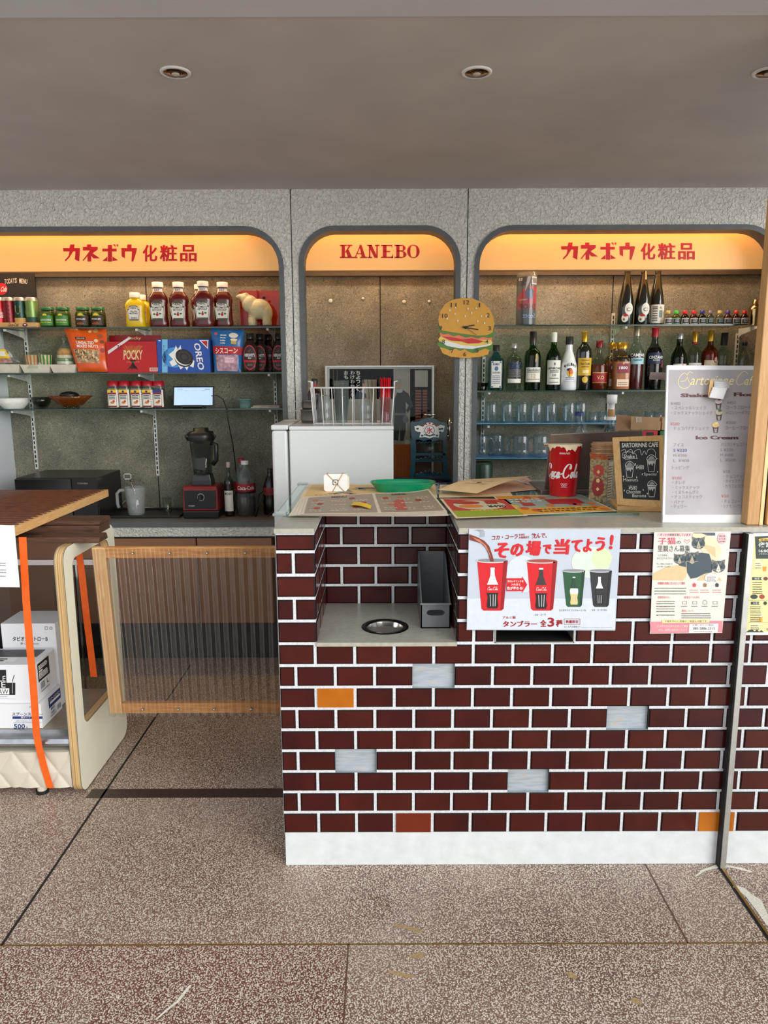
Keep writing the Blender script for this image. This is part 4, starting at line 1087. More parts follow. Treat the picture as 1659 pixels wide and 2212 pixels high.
# ---------------------------------------------------------------- left recess, lowest shelf
z = ZL[2]
x = W(29, 870, 4.03).x; hb = W(29, 860, 4.03).z - z
BW = mat('foam_white', (226, 228, 222), .6, var=.03)
b = B().lathe((x, 4.03, z), [(.05, 0), (.075, hb * .5), (.082, hb), (.078, hb), (.07, hb * .5), (.045, .005), (0, .005)], BW, 32, cap=False)
t = b.build('white_bowl', label='white bowl under crumpled film at the left of the lowest shelf', cat='bowl')
cr = crinkle(4, .006); n = 14
vs = [(x + .078 * (i / 7 - 1), 4.03 + .078 * (j / 7 - 1) * math.sqrt(max(0, 1 - (i / 7 - 1) ** 2)), z + hb + .004 + abs(cr(i / n, j / n))) for j in range(n + 1) for i in range(n + 1)]
B().add(vs, [(j * (n + 1) + i, j * (n + 1) + i + 1, (j + 1) * (n + 1) + i + 1, (j + 1) * (n + 1) + i) for j in range(n) for i in range(n)], CLRBAG, True).build('film_cover', t, label='crumpled clear film')
x = W(90, 870, 4.04).x; hb = W(90, 858, 4.04).z - z
B().lathe((x, 4.04, z), [(.022, 0), (.03, .006), (.045, hb * .5), (.054, hb), (.051, hb), (.042, hb * .5), (.02, .01), (0, .009)], glass('smoke_glass', (200, 200, 196)), 28, cap=False).build('glass_bowl', label='small smoky glass bowl between the white and amber bowls', cat='bowl')
x = W(153, 870, 4.03).x; zb = z; hb = W(153, 855, 4.03).z - z
t = thing('fluted_bowl', 'fluted amber glass bowl on feet on the lowest left shelf', 'bowl', (x, 4.03, zb))
b = B(); n = 64; vs = []; prof = [(.03, .012), (.06, .018), (.09, hb * .7), (.115, hb), (.112, hb), (.088, hb * .72), (.058, .024), (.0, .018)]
for r, q in prof:
    for i in range(n): a = 2 * pi * i / n; rr = r * (1 + .035 * cos(16 * a)); vs.append((x + rr * cos(a), 4.03 + rr * sin(a) * .85, zb + q))
b.add(vs, [(j * n + i, j * n + (i + 1) % n, (j + 1) * n + (i + 1) % n, (j + 1) * n + i) for j in range(len(prof) - 1) for i in range(n)], glass('amber_glass', (226, 160, 70), haze=.16, hazec=(190, 120, 40)), True)
b.build('bowl_body', t)
for a in (.6, 2.2, 3.9, 5.4): B().ell((x + .035 * cos(a), 4.03 + .03 * sin(a), zb + .007), .011, .011, .007, mat('amber_foot', (60, 40, 20), .2), 10, 6).build('foot', t)
B().ell((x - .005, 4.03, zb + hb + .004), .05, .045, .02, BLACK, 18, 8).build('black_lid', label='shiny black dome lid lying in the fluted amber bowl', cat='lid')
# five red-capped spice shakers
SHK = [(.96, 0), (1, .02), (1, .7), (.96, .76), (.96, 1)]
names = ('first from the left', 'second from the left', 'middle one of five', 'second from the right', 'brown contents, nearest the tablet')
sh = []
for k_, (px, cc) in enumerate(zip((247, 271, 297, 321, 344), ((226, 190, 140), (222, 210, 190), (222, 212, 196), (226, 206, 170), (110, 70, 52)))):
    t = bottle('seasoning_shaker', 'red-capped clear seasoning shaker, ' + names[k_], px, 823, z, 25, SHK, GLS, mat('cap_red', (176, 22, 40), .35), .82, 1.02, labels=[(.06, .68, .95, LBLW, 'paper_label')], Y=4.02, p=3.2, cat='shaker', grp='seasoning shakers', liquid=(mat('powder_%d' % k_, cc, .8, var=.05), .72))
    c = ORG[t.name]; h = W(px, 823, 4.02).z - z; R = wid(25, 4.02) / 2; f = lambda u, v, o=0: Vector((c[0] + u * R, 4.02 - R - .0016 - o, c[2] + v * h))
    b = B().pr(-.74, .54, .74, .58, INKR, f).pr(-.74, .58, .74, .68, INKY if k_ < 4 else INKB, f)
    b.pe(0, .62, .2, .04, INKB, lambda u, v: f(u, v, .0006)); b.pe(0, .22, .35, .045, flat((206, 120, 40)), f); b.pe(.25, .27, .2, .04, flat((190, 70, 40)), lambda u, v: f(u, v, .0004))
    lines(b, INKK, f, -.55, .55, (.46, .40, .34), .035, k_)
    fr_ = [(-.74, .08), (.74, .08), (.74, .54), (-.74, .54), (-.74, .08)]; b.pl(fr_, .05, flat((120, 40, 50)), lambda u, v: f(u, v, .0002))
    b.build('label_print', t)
# tablet on a stand with its cable
ty = 4.0; a, c = W(373, 878, ty), W(460, 834, ty)
t = thing('tablet', 'black framed tablet with a bright screen on the lowest left shelf', 'tablet', ((a.x + c.x) / 2, ty, z))
til = .03
def tb(x, zz, o=0): return Vector((x, ty + (zz - a.z) * .25 - o, zz))
b = B(); b.hexa([tb(a.x, a.z), tb(c.x, a.z), tb(c.x, a.z, -.008), tb(a.x, a.z, -.008)], [tb(a.x, c.z), tb(c.x, c.z), tb(c.x, c.z, -.008), tb(a.x, c.z, -.008)], BLACK); b.build('casing', t, bev=.003)
e = .007
SCRN = mat('screen_glow', (178, 204, 236), .2, var=.01, emit=.55)
b = B().quad(tb(a.x + e, a.z + e, .0008), tb(c.x - e, a.z + e, .0008), tb(c.x - e, c.z - e, .0008), tb(a.x + e, c.z - e, .0008), SCRN)
f = lambda u, v: tb(a.x + (c.x - a.x) * u, a.z + (c.z - a.z) * v, .0016)
b.txt('Monday', flat((60, 70, 90)), f, .13, .82, .24, .86); b.pr(.78, .83, .9, .85, flat((90, 110, 140)), f); b.pr(.3, .76, .36, .77, flat((120, 140, 170)), f); b.pr(.7, .76, .8, .77, flat((120, 140, 170)), f); b.pr(.1, .79, .92, .794, flat((150, 176, 206)), f)
b.build('screen', t)
b = B().box(a.x + .05, c.x - .055, ty - .012, ty + .06, z, z + .006, BLACK).box(a.x + .055, c.x - .06, ty - .012, ty - .006, z, a.z + .008, BLACK).box(a.x + .07, c.x - .075, ty + .02, ty + .05, z, z + .05, BLACK)
b.build('stand', t)
path = [W(457, 855, ty + .01), W(470, 855, 3.99), W(482, 863, 3.97), W(489, 882, 3.94), W(492, 905, 3.93), W(497, 930, 3.98), W(503, 960, 4.05), W(508, 1000, 4.12), W(511, 1040, 4.17), W(512, 1075, 4.18), W(513, 1095, 4.18)]
B().tube(path, .0026, BLACK, 8).build('charging_cable', label='thin black cable drooping from the tablet to the worktop below', cat='cable')
x0, x1 = W(516, 870, 4.03).x, W(543, 870, 4.03).x; h = W(530, 862, 4.03).z - z
b = B().lathe(((x0 + x1) / 2, 4.03, z), [(.028, 0), (.033, h * .9), (.035, h * .9), (.035, h), (.0, h)], glass('aqua_plastic', (200, 232, 230), haze=.25, hazec=(170, 206, 204)), 20, p=4)
b.build('plastic_tub', label='small translucent aqua plastic tub right of the tablet', cat='tub')
x0, x1 = W(546, 878, 4.03).x, W(607, 878, 4.03).x
for k_ in range(2):
    B().box(x0 + k_ * .012, x1, 3.965 + k_ * .004, 4.10, z + k_ * .0075, z + .007 + k_ * .0075, mat('board_grey', (170, 160, 150), .5)).build('flat_tray', label='flat grey tray %s of two at the right end of the lowest shelf' % ('lower', 'upper')[k_], cat='tray', group='flat grey trays', bev=.001)

# ---------------------------------------------------------------- left recess worktop
z = ZB
my0 = 3.79
a, c = W(30, 1041, my0), W(214, 1128, my0); zz = W(120, 1033, my0).z
t = thing('microwave_oven', 'black microwave oven on the left recess worktop', 'microwave', ((a.x + c.x) / 2, my0 + .18, z))
MWB = mat('microwave_black', (22, 21, 22), .3, var=.04)
B().box(a.x, c.x, my0 + .02, my0 + .36, z + .01, zz, MWB).build('casing', t, bev=.004)
B().box(a.x + .002, c.x - .13, my0, my0 + .02, z + .014, zz - .004, mat('microwave_door', (14, 14, 15), .08, coat=.5)).build('door', t, bev=.003)
b = B().box(c.x - .128, c.x - .002, my0 + .004, my0 + .02, z + .014, zz - .004, MWB)
b.txt('TOSHIBA', flat((150, 150, 150)), lambda u, v: Vector((c.x + u, my0 + .0032, zz + v)), -.10, -.032, -.045, -.024)
b.build('control_panel', t)
for sx in (a.x + .03, c.x - .03): B().box(sx - .012, sx + .012, my0 + .05, my0 + .08, z, z + .0105, BLACK).build('foot', t)
# jug tray, jug, ladle
x0, x1 = W(222, 1118, 3.87).x, W(388, 1118, 3.87).x
DT = mat('tray_dark', (40, 38, 36), .35)
b = B().box(x0, x1, 3.86, 4.12, z, z + .004, DT).box(x0, x1, 3.86, 3.868, z + .004, z + .014, DT).box(x0, x1, 4.112, 4.12, z + .004, z + .014, DT).box(x1 - .008, x1, 3.868, 4.112, z + .004, z + .014, DT).box(x0, x0 + .008, 3.868, 4.112, z + .004, z + .014, DT)
b.build('drip_tray', label='dark flat tray under the measuring jug', cat='tray', bev=.002)
jx = W(293, 1080, 3.97).x; jz = z + .0045; jh = W(293, 1052, 3.97).z - jz; jr = wid(46, 3.97) / 2
JUG = glass('milky_plastic', (226, 230, 230), haze=.4, hazec=(200, 206, 208))
t = thing('measuring_jug', 'translucent plastic measuring jug on the dark tray', 'jug', (jx, 3.97, jz))
B().lathe((jx, 3.97, jz), [(jr * .78, 0), (jr * .8, .006), (jr, jh), (jr * .96, jh), (jr * .76, .008), (0, .008)], JUG, 28, cap=False).build('jug_body', t)
hx = jx - jr * .9
B().tube([(hx + .01, 3.96, jz + jh * .9), (hx - .025, 3.95, jz + jh * .9), (hx - .042, 3.95, jz + jh * .78), (hx - .042, 3.95, jz + jh * .4), (hx - .036, 3.95, jz + jh * .25)], .009, JUG, 10).build('handle', t)
b = B().tube([(jx + .015, 3.975, jz + .02), (jx - .01, 3.985, jz + jh * .9), (jx - .035, 4.0, jz + jh * 1.25)], .005, CHROME, 8)
q = Vector((jx - .048, 4.0, jz + jh * 1.36)); b.box(q.x - .02, q.x + .022, q.y, q.y + .004, q.z - .016, q.z - .011, CHROME).box(q.x - .02, q.x - .016, q.y, q.y + .004, q.z - .016, q.z + .016, CHROME).box(q.x + .018, q.x + .022, q.y, q.y + .004, q.z - .016, q.z + .016, CHROME).box(q.x - .02, q.x + .022, q.y, q.y + .004, q.z + .012, q.z + .016, CHROME)
b.build('serving_scoop', label='steel scoop with a wire handle standing in the measuring jug', cat='scoop')
gx = W(361, 1080, 3.99).x
B().lathe((gx, 3.99, z + .0045), [(.022, 0), (.027, .09), (.0255, .09), (.02, .005), (0, .005)], GLS, 20, cap=False).build('tumbler', label='clear tumbler on the dark tray right of the jug', cat='glass')
B().tube([W(247, 1105, 4.15), W(270, 1082, 4.17), W(310, 1096, 4.18), W(350, 1098, 4.18), W(398, 1100, 4.17)], .003, WHITE, 8).build('power_cord', label='white power cord along the back of the left recess', cat='cord')
# blender
bx_, by_ = W(442, 1100, 3.93).x, 3.93
t = thing('countertop_blender', 'red and black countertop blender with a clear jar', 'blender', (bx_, by_, z))
s_ = lambda py: W(442, py, 3.9).z
RB = mat('blender_red', (120, 14, 18), .3, coat=.3); hw = wid(40, 3.9)
z1, z2, z3 = s_(1100), s_(1052), s_(1036)
def slab(zs, ws, m, d=.9):
    b = B(); vs = []
    for zz, w_ in zip(zs, ws): vs += [(bx_ - w_, by_ - w_ * d, zz), (bx_ + w_, by_ - w_ * d, zz), (bx_ + w_, by_ + w_ * d, zz), (bx_ - w_, by_ + w_ * d, zz)]
    fs = [(3, 2, 1, 0)] + [(4 * k + i, 4 * k + (i + 1) % 4, 4 * k + 4 + (i + 1) % 4, 4 * k + 4 + i) for k in range(len(zs) - 1) for i in range(4)] + [tuple(4 * len(zs) - 4 + i for i in range(4))]
    return b.add(vs, fs, m)
slab((z, z1), (hw * .98, hw), BLACK).build('foot_base', t, bev=.006)
slab((z1, z2, z2 + .012), (hw, hw * .96, hw * .9), RB).build('motor_housing', t, bev=.006)
yf = by_ - hw * .9 - .003
b = B().box(bx_ - hw * .86, bx_ + hw * .86, yf, yf + .012, z1 + .012, z2 - .012, BLACK)
f = lambda u, v: Vector((bx_ + u * hw, yf - .001, z1 + v * (z2 - z1)))
b.pe(.05, .62, .2, .17, flat((150, 150, 150)), f); b.pe(.05, .62, .16, .13, INKK, lambda u, v: f(u, v) - Vector((0, .0006, 0))); b.txt('VITAMIX', flat((180, 180, 180)), f, -.66, .2, -.3, .27, .02)
b.build('control_panel', t, bev=.002)
B().lathe((bx_ + .05 * hw, yf - .012, z1 + .62 * (z2 - z1) - .012), [(.012, 0), (.012, .024)], BLACK, 16).build('dial_knob', t)
slab((z2 + .010, z3 - .004, z3 + .03), (hw * .56, hw * .54, hw * .46), mat('blender_collar', (38, 40, 44), .3)).build('jar_collar', t, bev=.004)
zj = s_(952)
B().lathe((bx_, by_, z3 + .02), [(hw * .46, 0), (hw * .64, zj - z3 - .02), (hw * .62, zj - z3 - .02), (hw * .44, .004), (0, .004)], glass('jar_clear', (216, 220, 220), haze=.0), 28, p=3.4, cap=False).build('jar', t)
B().lathe((bx_, by_, zj), [(hw * .68, 0), (hw * .72, .02), (hw * .66, .045), (hw * .42, .05), (hw * .40, .065), (0, .066)], BLACK, 28, p=2.6).build('lid', t)
hx = bx_ + hw * .60
B().tube([(hx, by_ - .03, zj - .012), (hx + .028, by_ - .035, zj - .02), (hx + .026, by_ - .035, zj - .10), (hx + .005, by_ - .03, zj - .125)], .012, BLACK, 10).build('handle', t)
for sx in (-1, 1): B().tube([(bx_ + sx * hw * .68, by_ - .02, zj), (bx_ + sx * hw * .84, by_ - .02, zj + .025), (bx_ + sx * hw * .66, by_ - .02, zj + .035)], .006, BLACK, 8).build('lid_tab', t)
# bottles right of the blender
WB = glass('dim_clear', (206, 214, 212))
bottle('syrup_bottle', 'tall clear syrup bottle with white label beside the blender', 494, 998, z, 22, STD, WB, mat('cap_pale', (170, 160, 150), .4), .9, 1.2, labels=[(.1, .48, 1.0, LBLW, 'paper_label')], texts=[('MONIN', .40, .45, .7, INKK, .01)], Y=3.93, liquid=(mat('syrup_dark', (50, 36, 30), .3), .66))
COLA = [(.9, 0), (1, .03), (1, .3), (.94, .36), (1, .44), (1, .58), (.8, .7), (.45, .83), (.33, .88), (.33, 1)]
bottle('cola_bottle', 'large plastic cola bottle with red and black label right of the blender', 530, 995, z, 44, COLA, PET, WHITE, .93, 1.15, labels=[(.44, .6, 1.4, flat((150, 20, 30)), 'wrap_label'), (.42, .46, 1.4, INKK, 'label_band')], texts=[('Coca-Cola', .49, .56, .9, INKW, .01)], Y=3.95, liquid=(mat('cola', (22, 10, 8), .15), .34), a0=.2)
bottle('cola_bottle', 'cola bottle with red cap behind the large cola bottle', 522, 990, z, 36, COLA, PET, mat('cap_red', (176, 22, 40), .35), .93, 1.15, Y=4.08, liquid=(mat('cola', (22, 10, 8), .15), .4), labels=[(.44, .58, 1.4, flat((150, 20, 30)), 'wrap_label')])
bottle('cola_bottle', 'dark cola bottle with red label beside the fridge door', 584, 1012, z, 34, COLA, mat('cola', (22, 10, 8), .15), BLACK, .93, 1.15, Y=3.98, labels=[(.44, .6, 1.4, flat((130, 20, 28)), 'wrap_label')])
B().tube([W(552, 1118, 3.9), W(560, 1090, 3.88), W(572, 1060, 3.88), W(560, 1068, 3.9), W(555, 1100, 3.9), W(575, 1118, 3.9), W(590, 1105, 3.9)], .004, BLACK, 8).build('power_cord', label='black power cord coiled between the cola bottles and the fridge', cat='cord')

# ---------------------------------------------------------------- middle recess: framed poster
py_ = 4.15
p, q = W(706, 1030, py_), W(938, 789, py_)
def fp(px, pyy): return W(px, pyy, py_ - .0075)
t = thing('framed_poster', 'aluminium framed poster with two standing people behind the fridge', 'poster', ((p.x + q.x) / 2, py_, p.z - .15))
zlow = p.z - .15; fw_ = .011
b = B().box(p.x, p.x + fw_, py_ - .012, py_ + .006, zlow, q.z, ALU).box(q.x - fw_, q.x, py_ - .012, py_ + .006, zlow, q.z, ALU).box(p.x + fw_, q.x - fw_, py_ - .012, py_ + .006, q.z - fw_, q.z, ALU).box(p.x + fw_, q.x - fw_, py_ - .012, py_ + .006, zlow, zlow + fw_, ALU)
b.build('frame', t, bev=.001)
b = B().box(p.x + fw_, q.x - fw_, py_ - .006, py_, zlow + fw_, q.z - fw_, flat((206, 204, 198)))
G_ = lambda k: (lambda u, v: W(u, v, py_ - .0068 - .0005 * k))
b.pr(712, 960, 932, 797, flat((176, 172, 164)), G_(0)); b.pr(712, 1040, 886, 960, flat((206, 104, 26)), G_(0)); b.pr(886, 1040, 932, 797, flat((96, 70, 58)), G_(0)); b.pr(712, 862, 850, 797, flat((92, 84, 76)), G_(0))
for k_ in range(12): b.pr(897, 842 + k_ * 6.2, 910, 846.5 + k_ * 6.2, flat((150, 84, 66)), G_(1)); b.pr(913, 842 + k_ * 6.2, 923, 846.5 + k_ * 6.2, flat((160, 92, 72)), G_(1))
b.pr(896, 836, 924, 800, flat((190, 188, 180)), G_(1))
for x_, st, y_ in ((774, 'ちょっと、', 800), (762, 'わけわかんない', 800), (748, 'おも', 800)):
    for k_, ch in enumerate(st): b.txt(ch, INKW, G_(1), x_ - 5, y_ + 9.2 + k_ * 9.6, x_ + 4, y_ + 1 + k_ * 9.6, bold=.015)
for x_ in (728, 720): lines(b, flat((200, 190, 170)), lambda u, v, x_=x_: G_(1)(x_ + v * 4, 800 + u * 40), 0, 1, (0,), .12)
for x_ in (855, 863, 870, 877): lines(b, flat((240, 220, 200)), lambda u, v, x_=x_: G_(1)(x_ + v * 4, 990 + u * 38), 0, 1, (0,), .1, x_)
# printed figures: a bust left, a standing figure in dark work clothes right
SK, DK, DN = flat((190, 150, 126)), flat((44, 44, 50)), flat((60, 70, 92))
b.pp([(766, 862), (770, 846), (784, 839), (800, 842), (808, 862)], DN, G_(1)); b.pe(788, 832, 6, 8, SK, G_(2)); b.pe(788, 824, 6.5, 5, flat((50, 72, 60)), G_(3)); b.pe(789, 845, 9, 5, flat((170, 176, 186)), G_(2))
b.pp([(852, 862), (858, 848), (870, 842), (882, 850), (890, 868), (893, 876), (880, 892), (877, 886), (883, 876), (876, 868), (877, 896), (852, 896)], DK, G_(1))
b.pp([(852, 894), (877, 894), (876, 930), (872, 952), (864, 952), (864, 920), (860, 952), (850, 950)], flat((52, 50, 54)), G_(1)); b.pr(853, 897, 877, 892, flat((120, 120, 130)), G_(2)); b.pe(876, 906, 6, 8, flat((110, 110, 124)), G_(2))
b.pe(861, 832, 6.5, 8.5, SK, G_(2)); b.pe(861, 824, 7.5, 6, flat((160, 156, 150)), G_(3)); b.pe(863, 844, 7, 5, flat((190, 190, 190)), G_(2))
b.pe(845, 955, 4, 8, flat((216, 214, 206)), G_(1)); b.pe(880, 955, 6, 5, flat((216, 214, 206)), G_(2))
b.build('print', t)
B().box(p.x + fw_ * .5, q.x - fw_ * .5, py_ - .0095, py_ - .0088, zlow + fw_ * .5, q.z - fw_ * .5, glass('pane_clear', (246, 249, 248), spec=.6)).build('glass_pane', t)
# four plaster dabs on the middle wall
for k_, (px, pyy, r) in enumerate(((714, 650, .012), (784, 645, .008), (873, 652, .011), (927, 651, .009))):
    c = W(px, pyy, YB); B().ell((c.x, YB - .002, c.z), r, .004, r * .9, mat('glue_dab', (206, 200, 184), .7), 10, 6).build('glue_dab', label='pale glue dab on the board wall, number %s from the left under the short sign' % ('one', 'two', 'three', 'four')[k_], cat='glue dab', group='glue dabs on the middle wall')

# ---------------------------------------------------------------- fridge and basket
fy = 3.28
a, c = W(626, 1060, fy), W(850, 920, fy); zt = c.z; x1 = c.x; xd = W(588, 1000, fy).x; xb = W(626, 1000, fy).x
fr_ = thing('refrigerator', 'white refrigerator standing side-on behind the counter', 'refrigerator', ((xd + x1) / 2, fy + .2, 0))
FW = mat('fridge_white', (214, 218, 216), .35, var=.01, vs=3)
B().box(xb, x1, fy, fy + .44, .03, zt - .018, FW).build('cabinet', fr_, bev=.006)
B().box(xd, xb - .008, fy + .002, fy + .44, .05, zt - .018, FW).build('door', fr_, bev=.012)
B().box(xb - .008, xb, fy + .012, fy + .43, .05, zt - .02, mat('seal_grey', (90, 92, 92), .7)).build('door_seal', fr_)
B().box(xb, x1 + .001, fy - .003, fy + .442, zt - .018, zt, FW).box(xd - .001, xb - .004, fy - .003, fy + .442, zt - .016, zt + .006, FW).build('top_panel', fr_, bev=.005)
for sx in (xd + .05, x1 - .04): B().lathe((sx, fy + .05, 0), [(.02, 0), (.02, .03)], BLACK, 12).build('foot', fr_)
gy0, gy1 = fy + .045, fy + .20
p, q = W(678, 914, gy0), W(846, 914, gy0); zr = W(680, 838, gy0).z; tl, tr = W(671, 838, gy0).x, W(852, 838, gy0).x
def wire(b, pts, r=.0022): b.tube(pts, r, WHITE, 6)
t = thing('wire_basket', 'white wire basket of cups and straws on top of the fridge', 'basket', ((p.x + q.x) / 2, (gy0 + gy1) / 2, zt))
b = B(); wire(b, [(tl, gy0, zr), (tr, gy0, zr), (tr, gy1, zr), (tl, gy1, zr), (tl, gy0, zr)], .0032); b.build('rim', t)
b = B(); n = 9; zb = zt + .004
for i in range(n):
    u = i / (n - 1); xt, xb_ = tl + (tr - tl) * u, p.x + (q.x - p.x) * u
    wire(b, [(xt, gy0, zr), (xb_, gy0, zb), (xb_, gy1, zb), (xt, gy1, zr)])
for v in (0.33, .67): yy = gy0 + (gy1 - gy0) * v; wire(b, [(tl, yy, zr), (p.x, yy, zb), (q.x, yy, zb), (tr, yy, zr)])
b.build('wire_cage', t)
for xx, s_ in ((tl, -1), (tr, 1)):
    b = B(); b.tube([(xx, gy0 + .03, zr), (xx, gy0 + .03, zr + .026), (xx + s_ * .012, gy0 + .03, zr + .028), (xx + s_ * .012, gy0 + .09, zr + .028), (xx, gy0 + .09, zr + .026), (xx, gy0 + .09, zr)], .0032, WHITE, 6); b.build('handle', t)
# cups in the basket
zc = zb + .0035
def stackcups(px, top, wpx, Y, n, lb, m, tall=.095, inverted=False):
    x = W(px, 870, Y).x; R = wid(wpx, Y) / 2; zt_ = W(px, top, Y).z; st = max(.004, (zt_ - zc - tall) / max(1, n - 1))
    for k_ in range(n):
        z_ = zc + k_ * st
        pr = [(R * .72, 0), (R * .98, tall - .002), (R * 1.02, tall), (R * .95, tall), (R * .69, .003), (0, .003)]
        if inverted: pr = [(r, tall - v) for r, v in reversed(pr)]; pr = [(r, v) for r, v in pr]
        B().lathe((x, Y, z_), pr, m, 22, cap=False).build('plastic_cup', label=lb, cat='cup', group='clear plastic cups nested in one stack at px %d' % px if False else lb + 's')
CUPM = glass('cup_clear', (234, 240, 240), haze=.04, rough=.06)
stackcups(738, 822, 33, gy0 + .07, 9, 'clear plastic cup nested in the tall stack in the wire basket', CUPM)
for px, Y, lb, tp in ((702, gy0 + .05, 'clear domed lid stack left in the wire basket', 853), (791, gy0 + .06, 'clear domed lid stack beside the red straws in the wire basket', 860)):
    x = W(px, 880, Y).x; R = wid(36, Y) / 2; H_ = W(px, tp, Y).z - zc
    B().lathe((x, Y, zc), [(R * 1.02, 0), (R * 1.02, .006), (R * .94, .008), (R * .95, H_ * .45), (R * .97, H_ * .47), (R * .9, H_ * .7), (R * .6, H_ * .93), (R * .28, H_), (R * .26, H_ - .003)], glass('lid_clear', (236, 242, 242), haze=.07, rough=.08), 26, cap=False).build('dome_lids', label=lb, cat='lids')
sx = W(832, 880, gy0 + .05).x; R = wid(27, gy0 + .05) / 2; H_ = W(832, 858, gy0 + .05).z - zc
B().lathe((sx, gy0 + .05, zc), [(R * .86, 0), (R, H_), (R * .96, H_), (R * .82, .003), (0, .003)], CUPM, 22, cap=False).build('straw_cup', label='clear cup holding the bunch of red straws', cat='cup')
STR = mat('straw_red', (196, 18, 36), .35, var=.04)
b0 = None; R2 = random.Random(4)
H2 = W(832, 815, gy0 + .05).z - zc - .004
for k_ in range(22):
    a_ = k_ * 2.4; rr = R * .62 * math.sqrt((k_ + .5) / 22); lean = 1.35
    b = B(); x_, y_ = sx + rr * cos(a_), gy0 + .05 + rr * sin(a_)
    b.tube([(x_, y_, zc + .004), (sx + rr * lean * cos(a_), gy0 + .05 + rr * lean * sin(a_), zc + .004 + H2 * R2.uniform(.96, 1))], .0034, STR, 8)
    b.build('drinking_straw', label='red drinking straw in the clear cup in the wire basket', cat='straw', group='red drinking straws in the basket')
sx2 = W(806, 880, gy0 + .10).x
for k_ in range(9):
    b = B(); o = (k_ - 4) * .0035
    b.tube([(sx2 + o, gy0 + .10 + (k_ % 3) * .007, zc), (sx2 + o * 1.8 - .012, gy0 + .10 + (k_ % 3) * .007, W(806, 820, gy0 + .1).z)], .003, (glass('straw_pale', (236, 226, 220), haze=.45, hazec=(206, 170, 160)), glass('straw_mint', (230, 236, 226), haze=.45, hazec=(176, 196, 170)))[k_ % 2], 7)
    b.build('drinking_straw', label='pale drinking straw behind the red ones in the wire basket', cat='straw', group='pale drinking straws in the basket')
# brown bottle and pots behind the basket
bottle('sauce_bottle', 'dark sauce bottle with red collar behind the left end of the wire basket', 680, 818, zt, 34, WINE, mat('bottle_brown', (44, 26, 22), .15, coat=.4), mat('cap_blackish', (50, 40, 38), .3), .9, 1.2, Y=fy + .34, labels=[(.78, .88, 1.3, flat((150, 30, 36)), 'neck_label')])
for k_, (py0, py1, wp, lb) in enumerate(((885, 910, 38, 'lower steel pan of two stacked on the fridge top'), (866, 884, 33, 'upper steel pan of two stacked on the fridge top'))):
    Y = fy + .24; x = W(668, 890, Y).x; h = W(668, py0, Y).z - zt if k_ == 0 else W(668, 866, Y).z - W(668, 885, Y).z
    zz = zt if k_ == 0 else W(668, 885, Y).z + .001; R = wid(wp, Y) / 2
    t = thing('steel_pan', lb, 'pan', (x, Y, zz), 'steel pans on the fridge')
    B().lathe((x, Y, zz), [(R * .8, 0), (R, h * .3), (R, h), (R * 1.04, h), (R * .96, h - .002), (R * .93, .005), (0, .004)], mat('dull_steel', (150, 144, 136), .35, metal=.9), 26, cap=False).build('pan_body', t)
    B().box(x - R - .04, x - R + .004, Y - .008, Y + .008, zz + h - .006, zz + h - .002, mat('dull_steel', (150, 144, 136), .35, metal=.9)).build('handle', t)

# ---------------------------------------------------------------- ice shaver on a blue crate
sy = 3.90
sb = W(928, 1037, sy).z
cx0, cx1 = W(850, 1040, sy).x, .397
b = B().box(cx0, cx1, sy - .095, sy + .13, ZB, sb, mat('crate_navy', (24, 40, 78), .4))
for k_ in range(6): b.box(cx0 + .02 + k_ * .054, cx0 + .055 + k_ * .054, sy - .0965, sy - .095, ZB + .03, sb - .03, mat('crate_slot', (14, 22, 46), .5))
b.build('storage_crate', label='navy storage crate under the ice shaver', cat='crate', bev=.004)
TEAL = mat('teal_enamel', (14, 62, 76), .25, var=.05, coat=.4)
t = thing('ice_shaver', 'retro dark teal hand-crank ice shaver in the middle recess', 'ice shaver', (W(928, 1030, sy).x, sy, sb))
w = lambda px, pyy, d=0: W(px, pyy, sy + d)
def outl(pts, d): return [w(u, v, d) for u, v in pts]
head = [(890, 952), (887, 916), (893, 912), (905, 911), (915, 905), (928, 902), (941, 905), (950, 911), (962, 912), (967, 917), (964, 952), (950, 949), (940, 953), (928, 949), (915, 953), (905, 949)]
B().prism(outl(head, -.07), (0, .12, 0), TEAL).build('head_housing', t, bev=.004)
plaque = [(895, 921), (904, 919), (914, 922), (922, 913), (934, 913), (942, 922), (952, 918), (961, 920), (958, 932), (949, 937), (948, 945), (936, 944), (928, 947), (918, 944), (906, 945), (908, 936), (897, 930)]
b = B().prism(outl(plaque, -.0735), (0, .003, 0), LBLW)
f = lambda u, v: w(u, v, -.0742); g = lambda u, v: w(u, v, -.075)
b.pe(928, 930, 11, 11, flat((20, 60, 76)), f); b.pe(928, 930, 9.8, 9.8, INKW, g); b.txt('氷', INKR, lambda u, v: w(u, v, -.0757), 920.5, 937, 935.5, 922.5, bold=.02)
for px in (914, 921, 928, 935, 942): b.pe(px, 915 + abs(px - 928) * .25, 2.2, 1.8, INKR, f, 8)
for px, pyy in ((902, 926), (955, 926), (912, 941), (944, 941), (950, 927), (906, 935), (951, 934)): b.pe(px, pyy, 3, 2.2, flat((20, 70, 90)), f, 10)
for a_ in range(-3, 4): b.pe(928 + a_ * 3.4, 941.5 - abs(a_) * .8, 1.8, 1.8, flat((30, 80, 60)), f, 8)
b.build('plaque', t, label='white decorated plaque with the ice character')
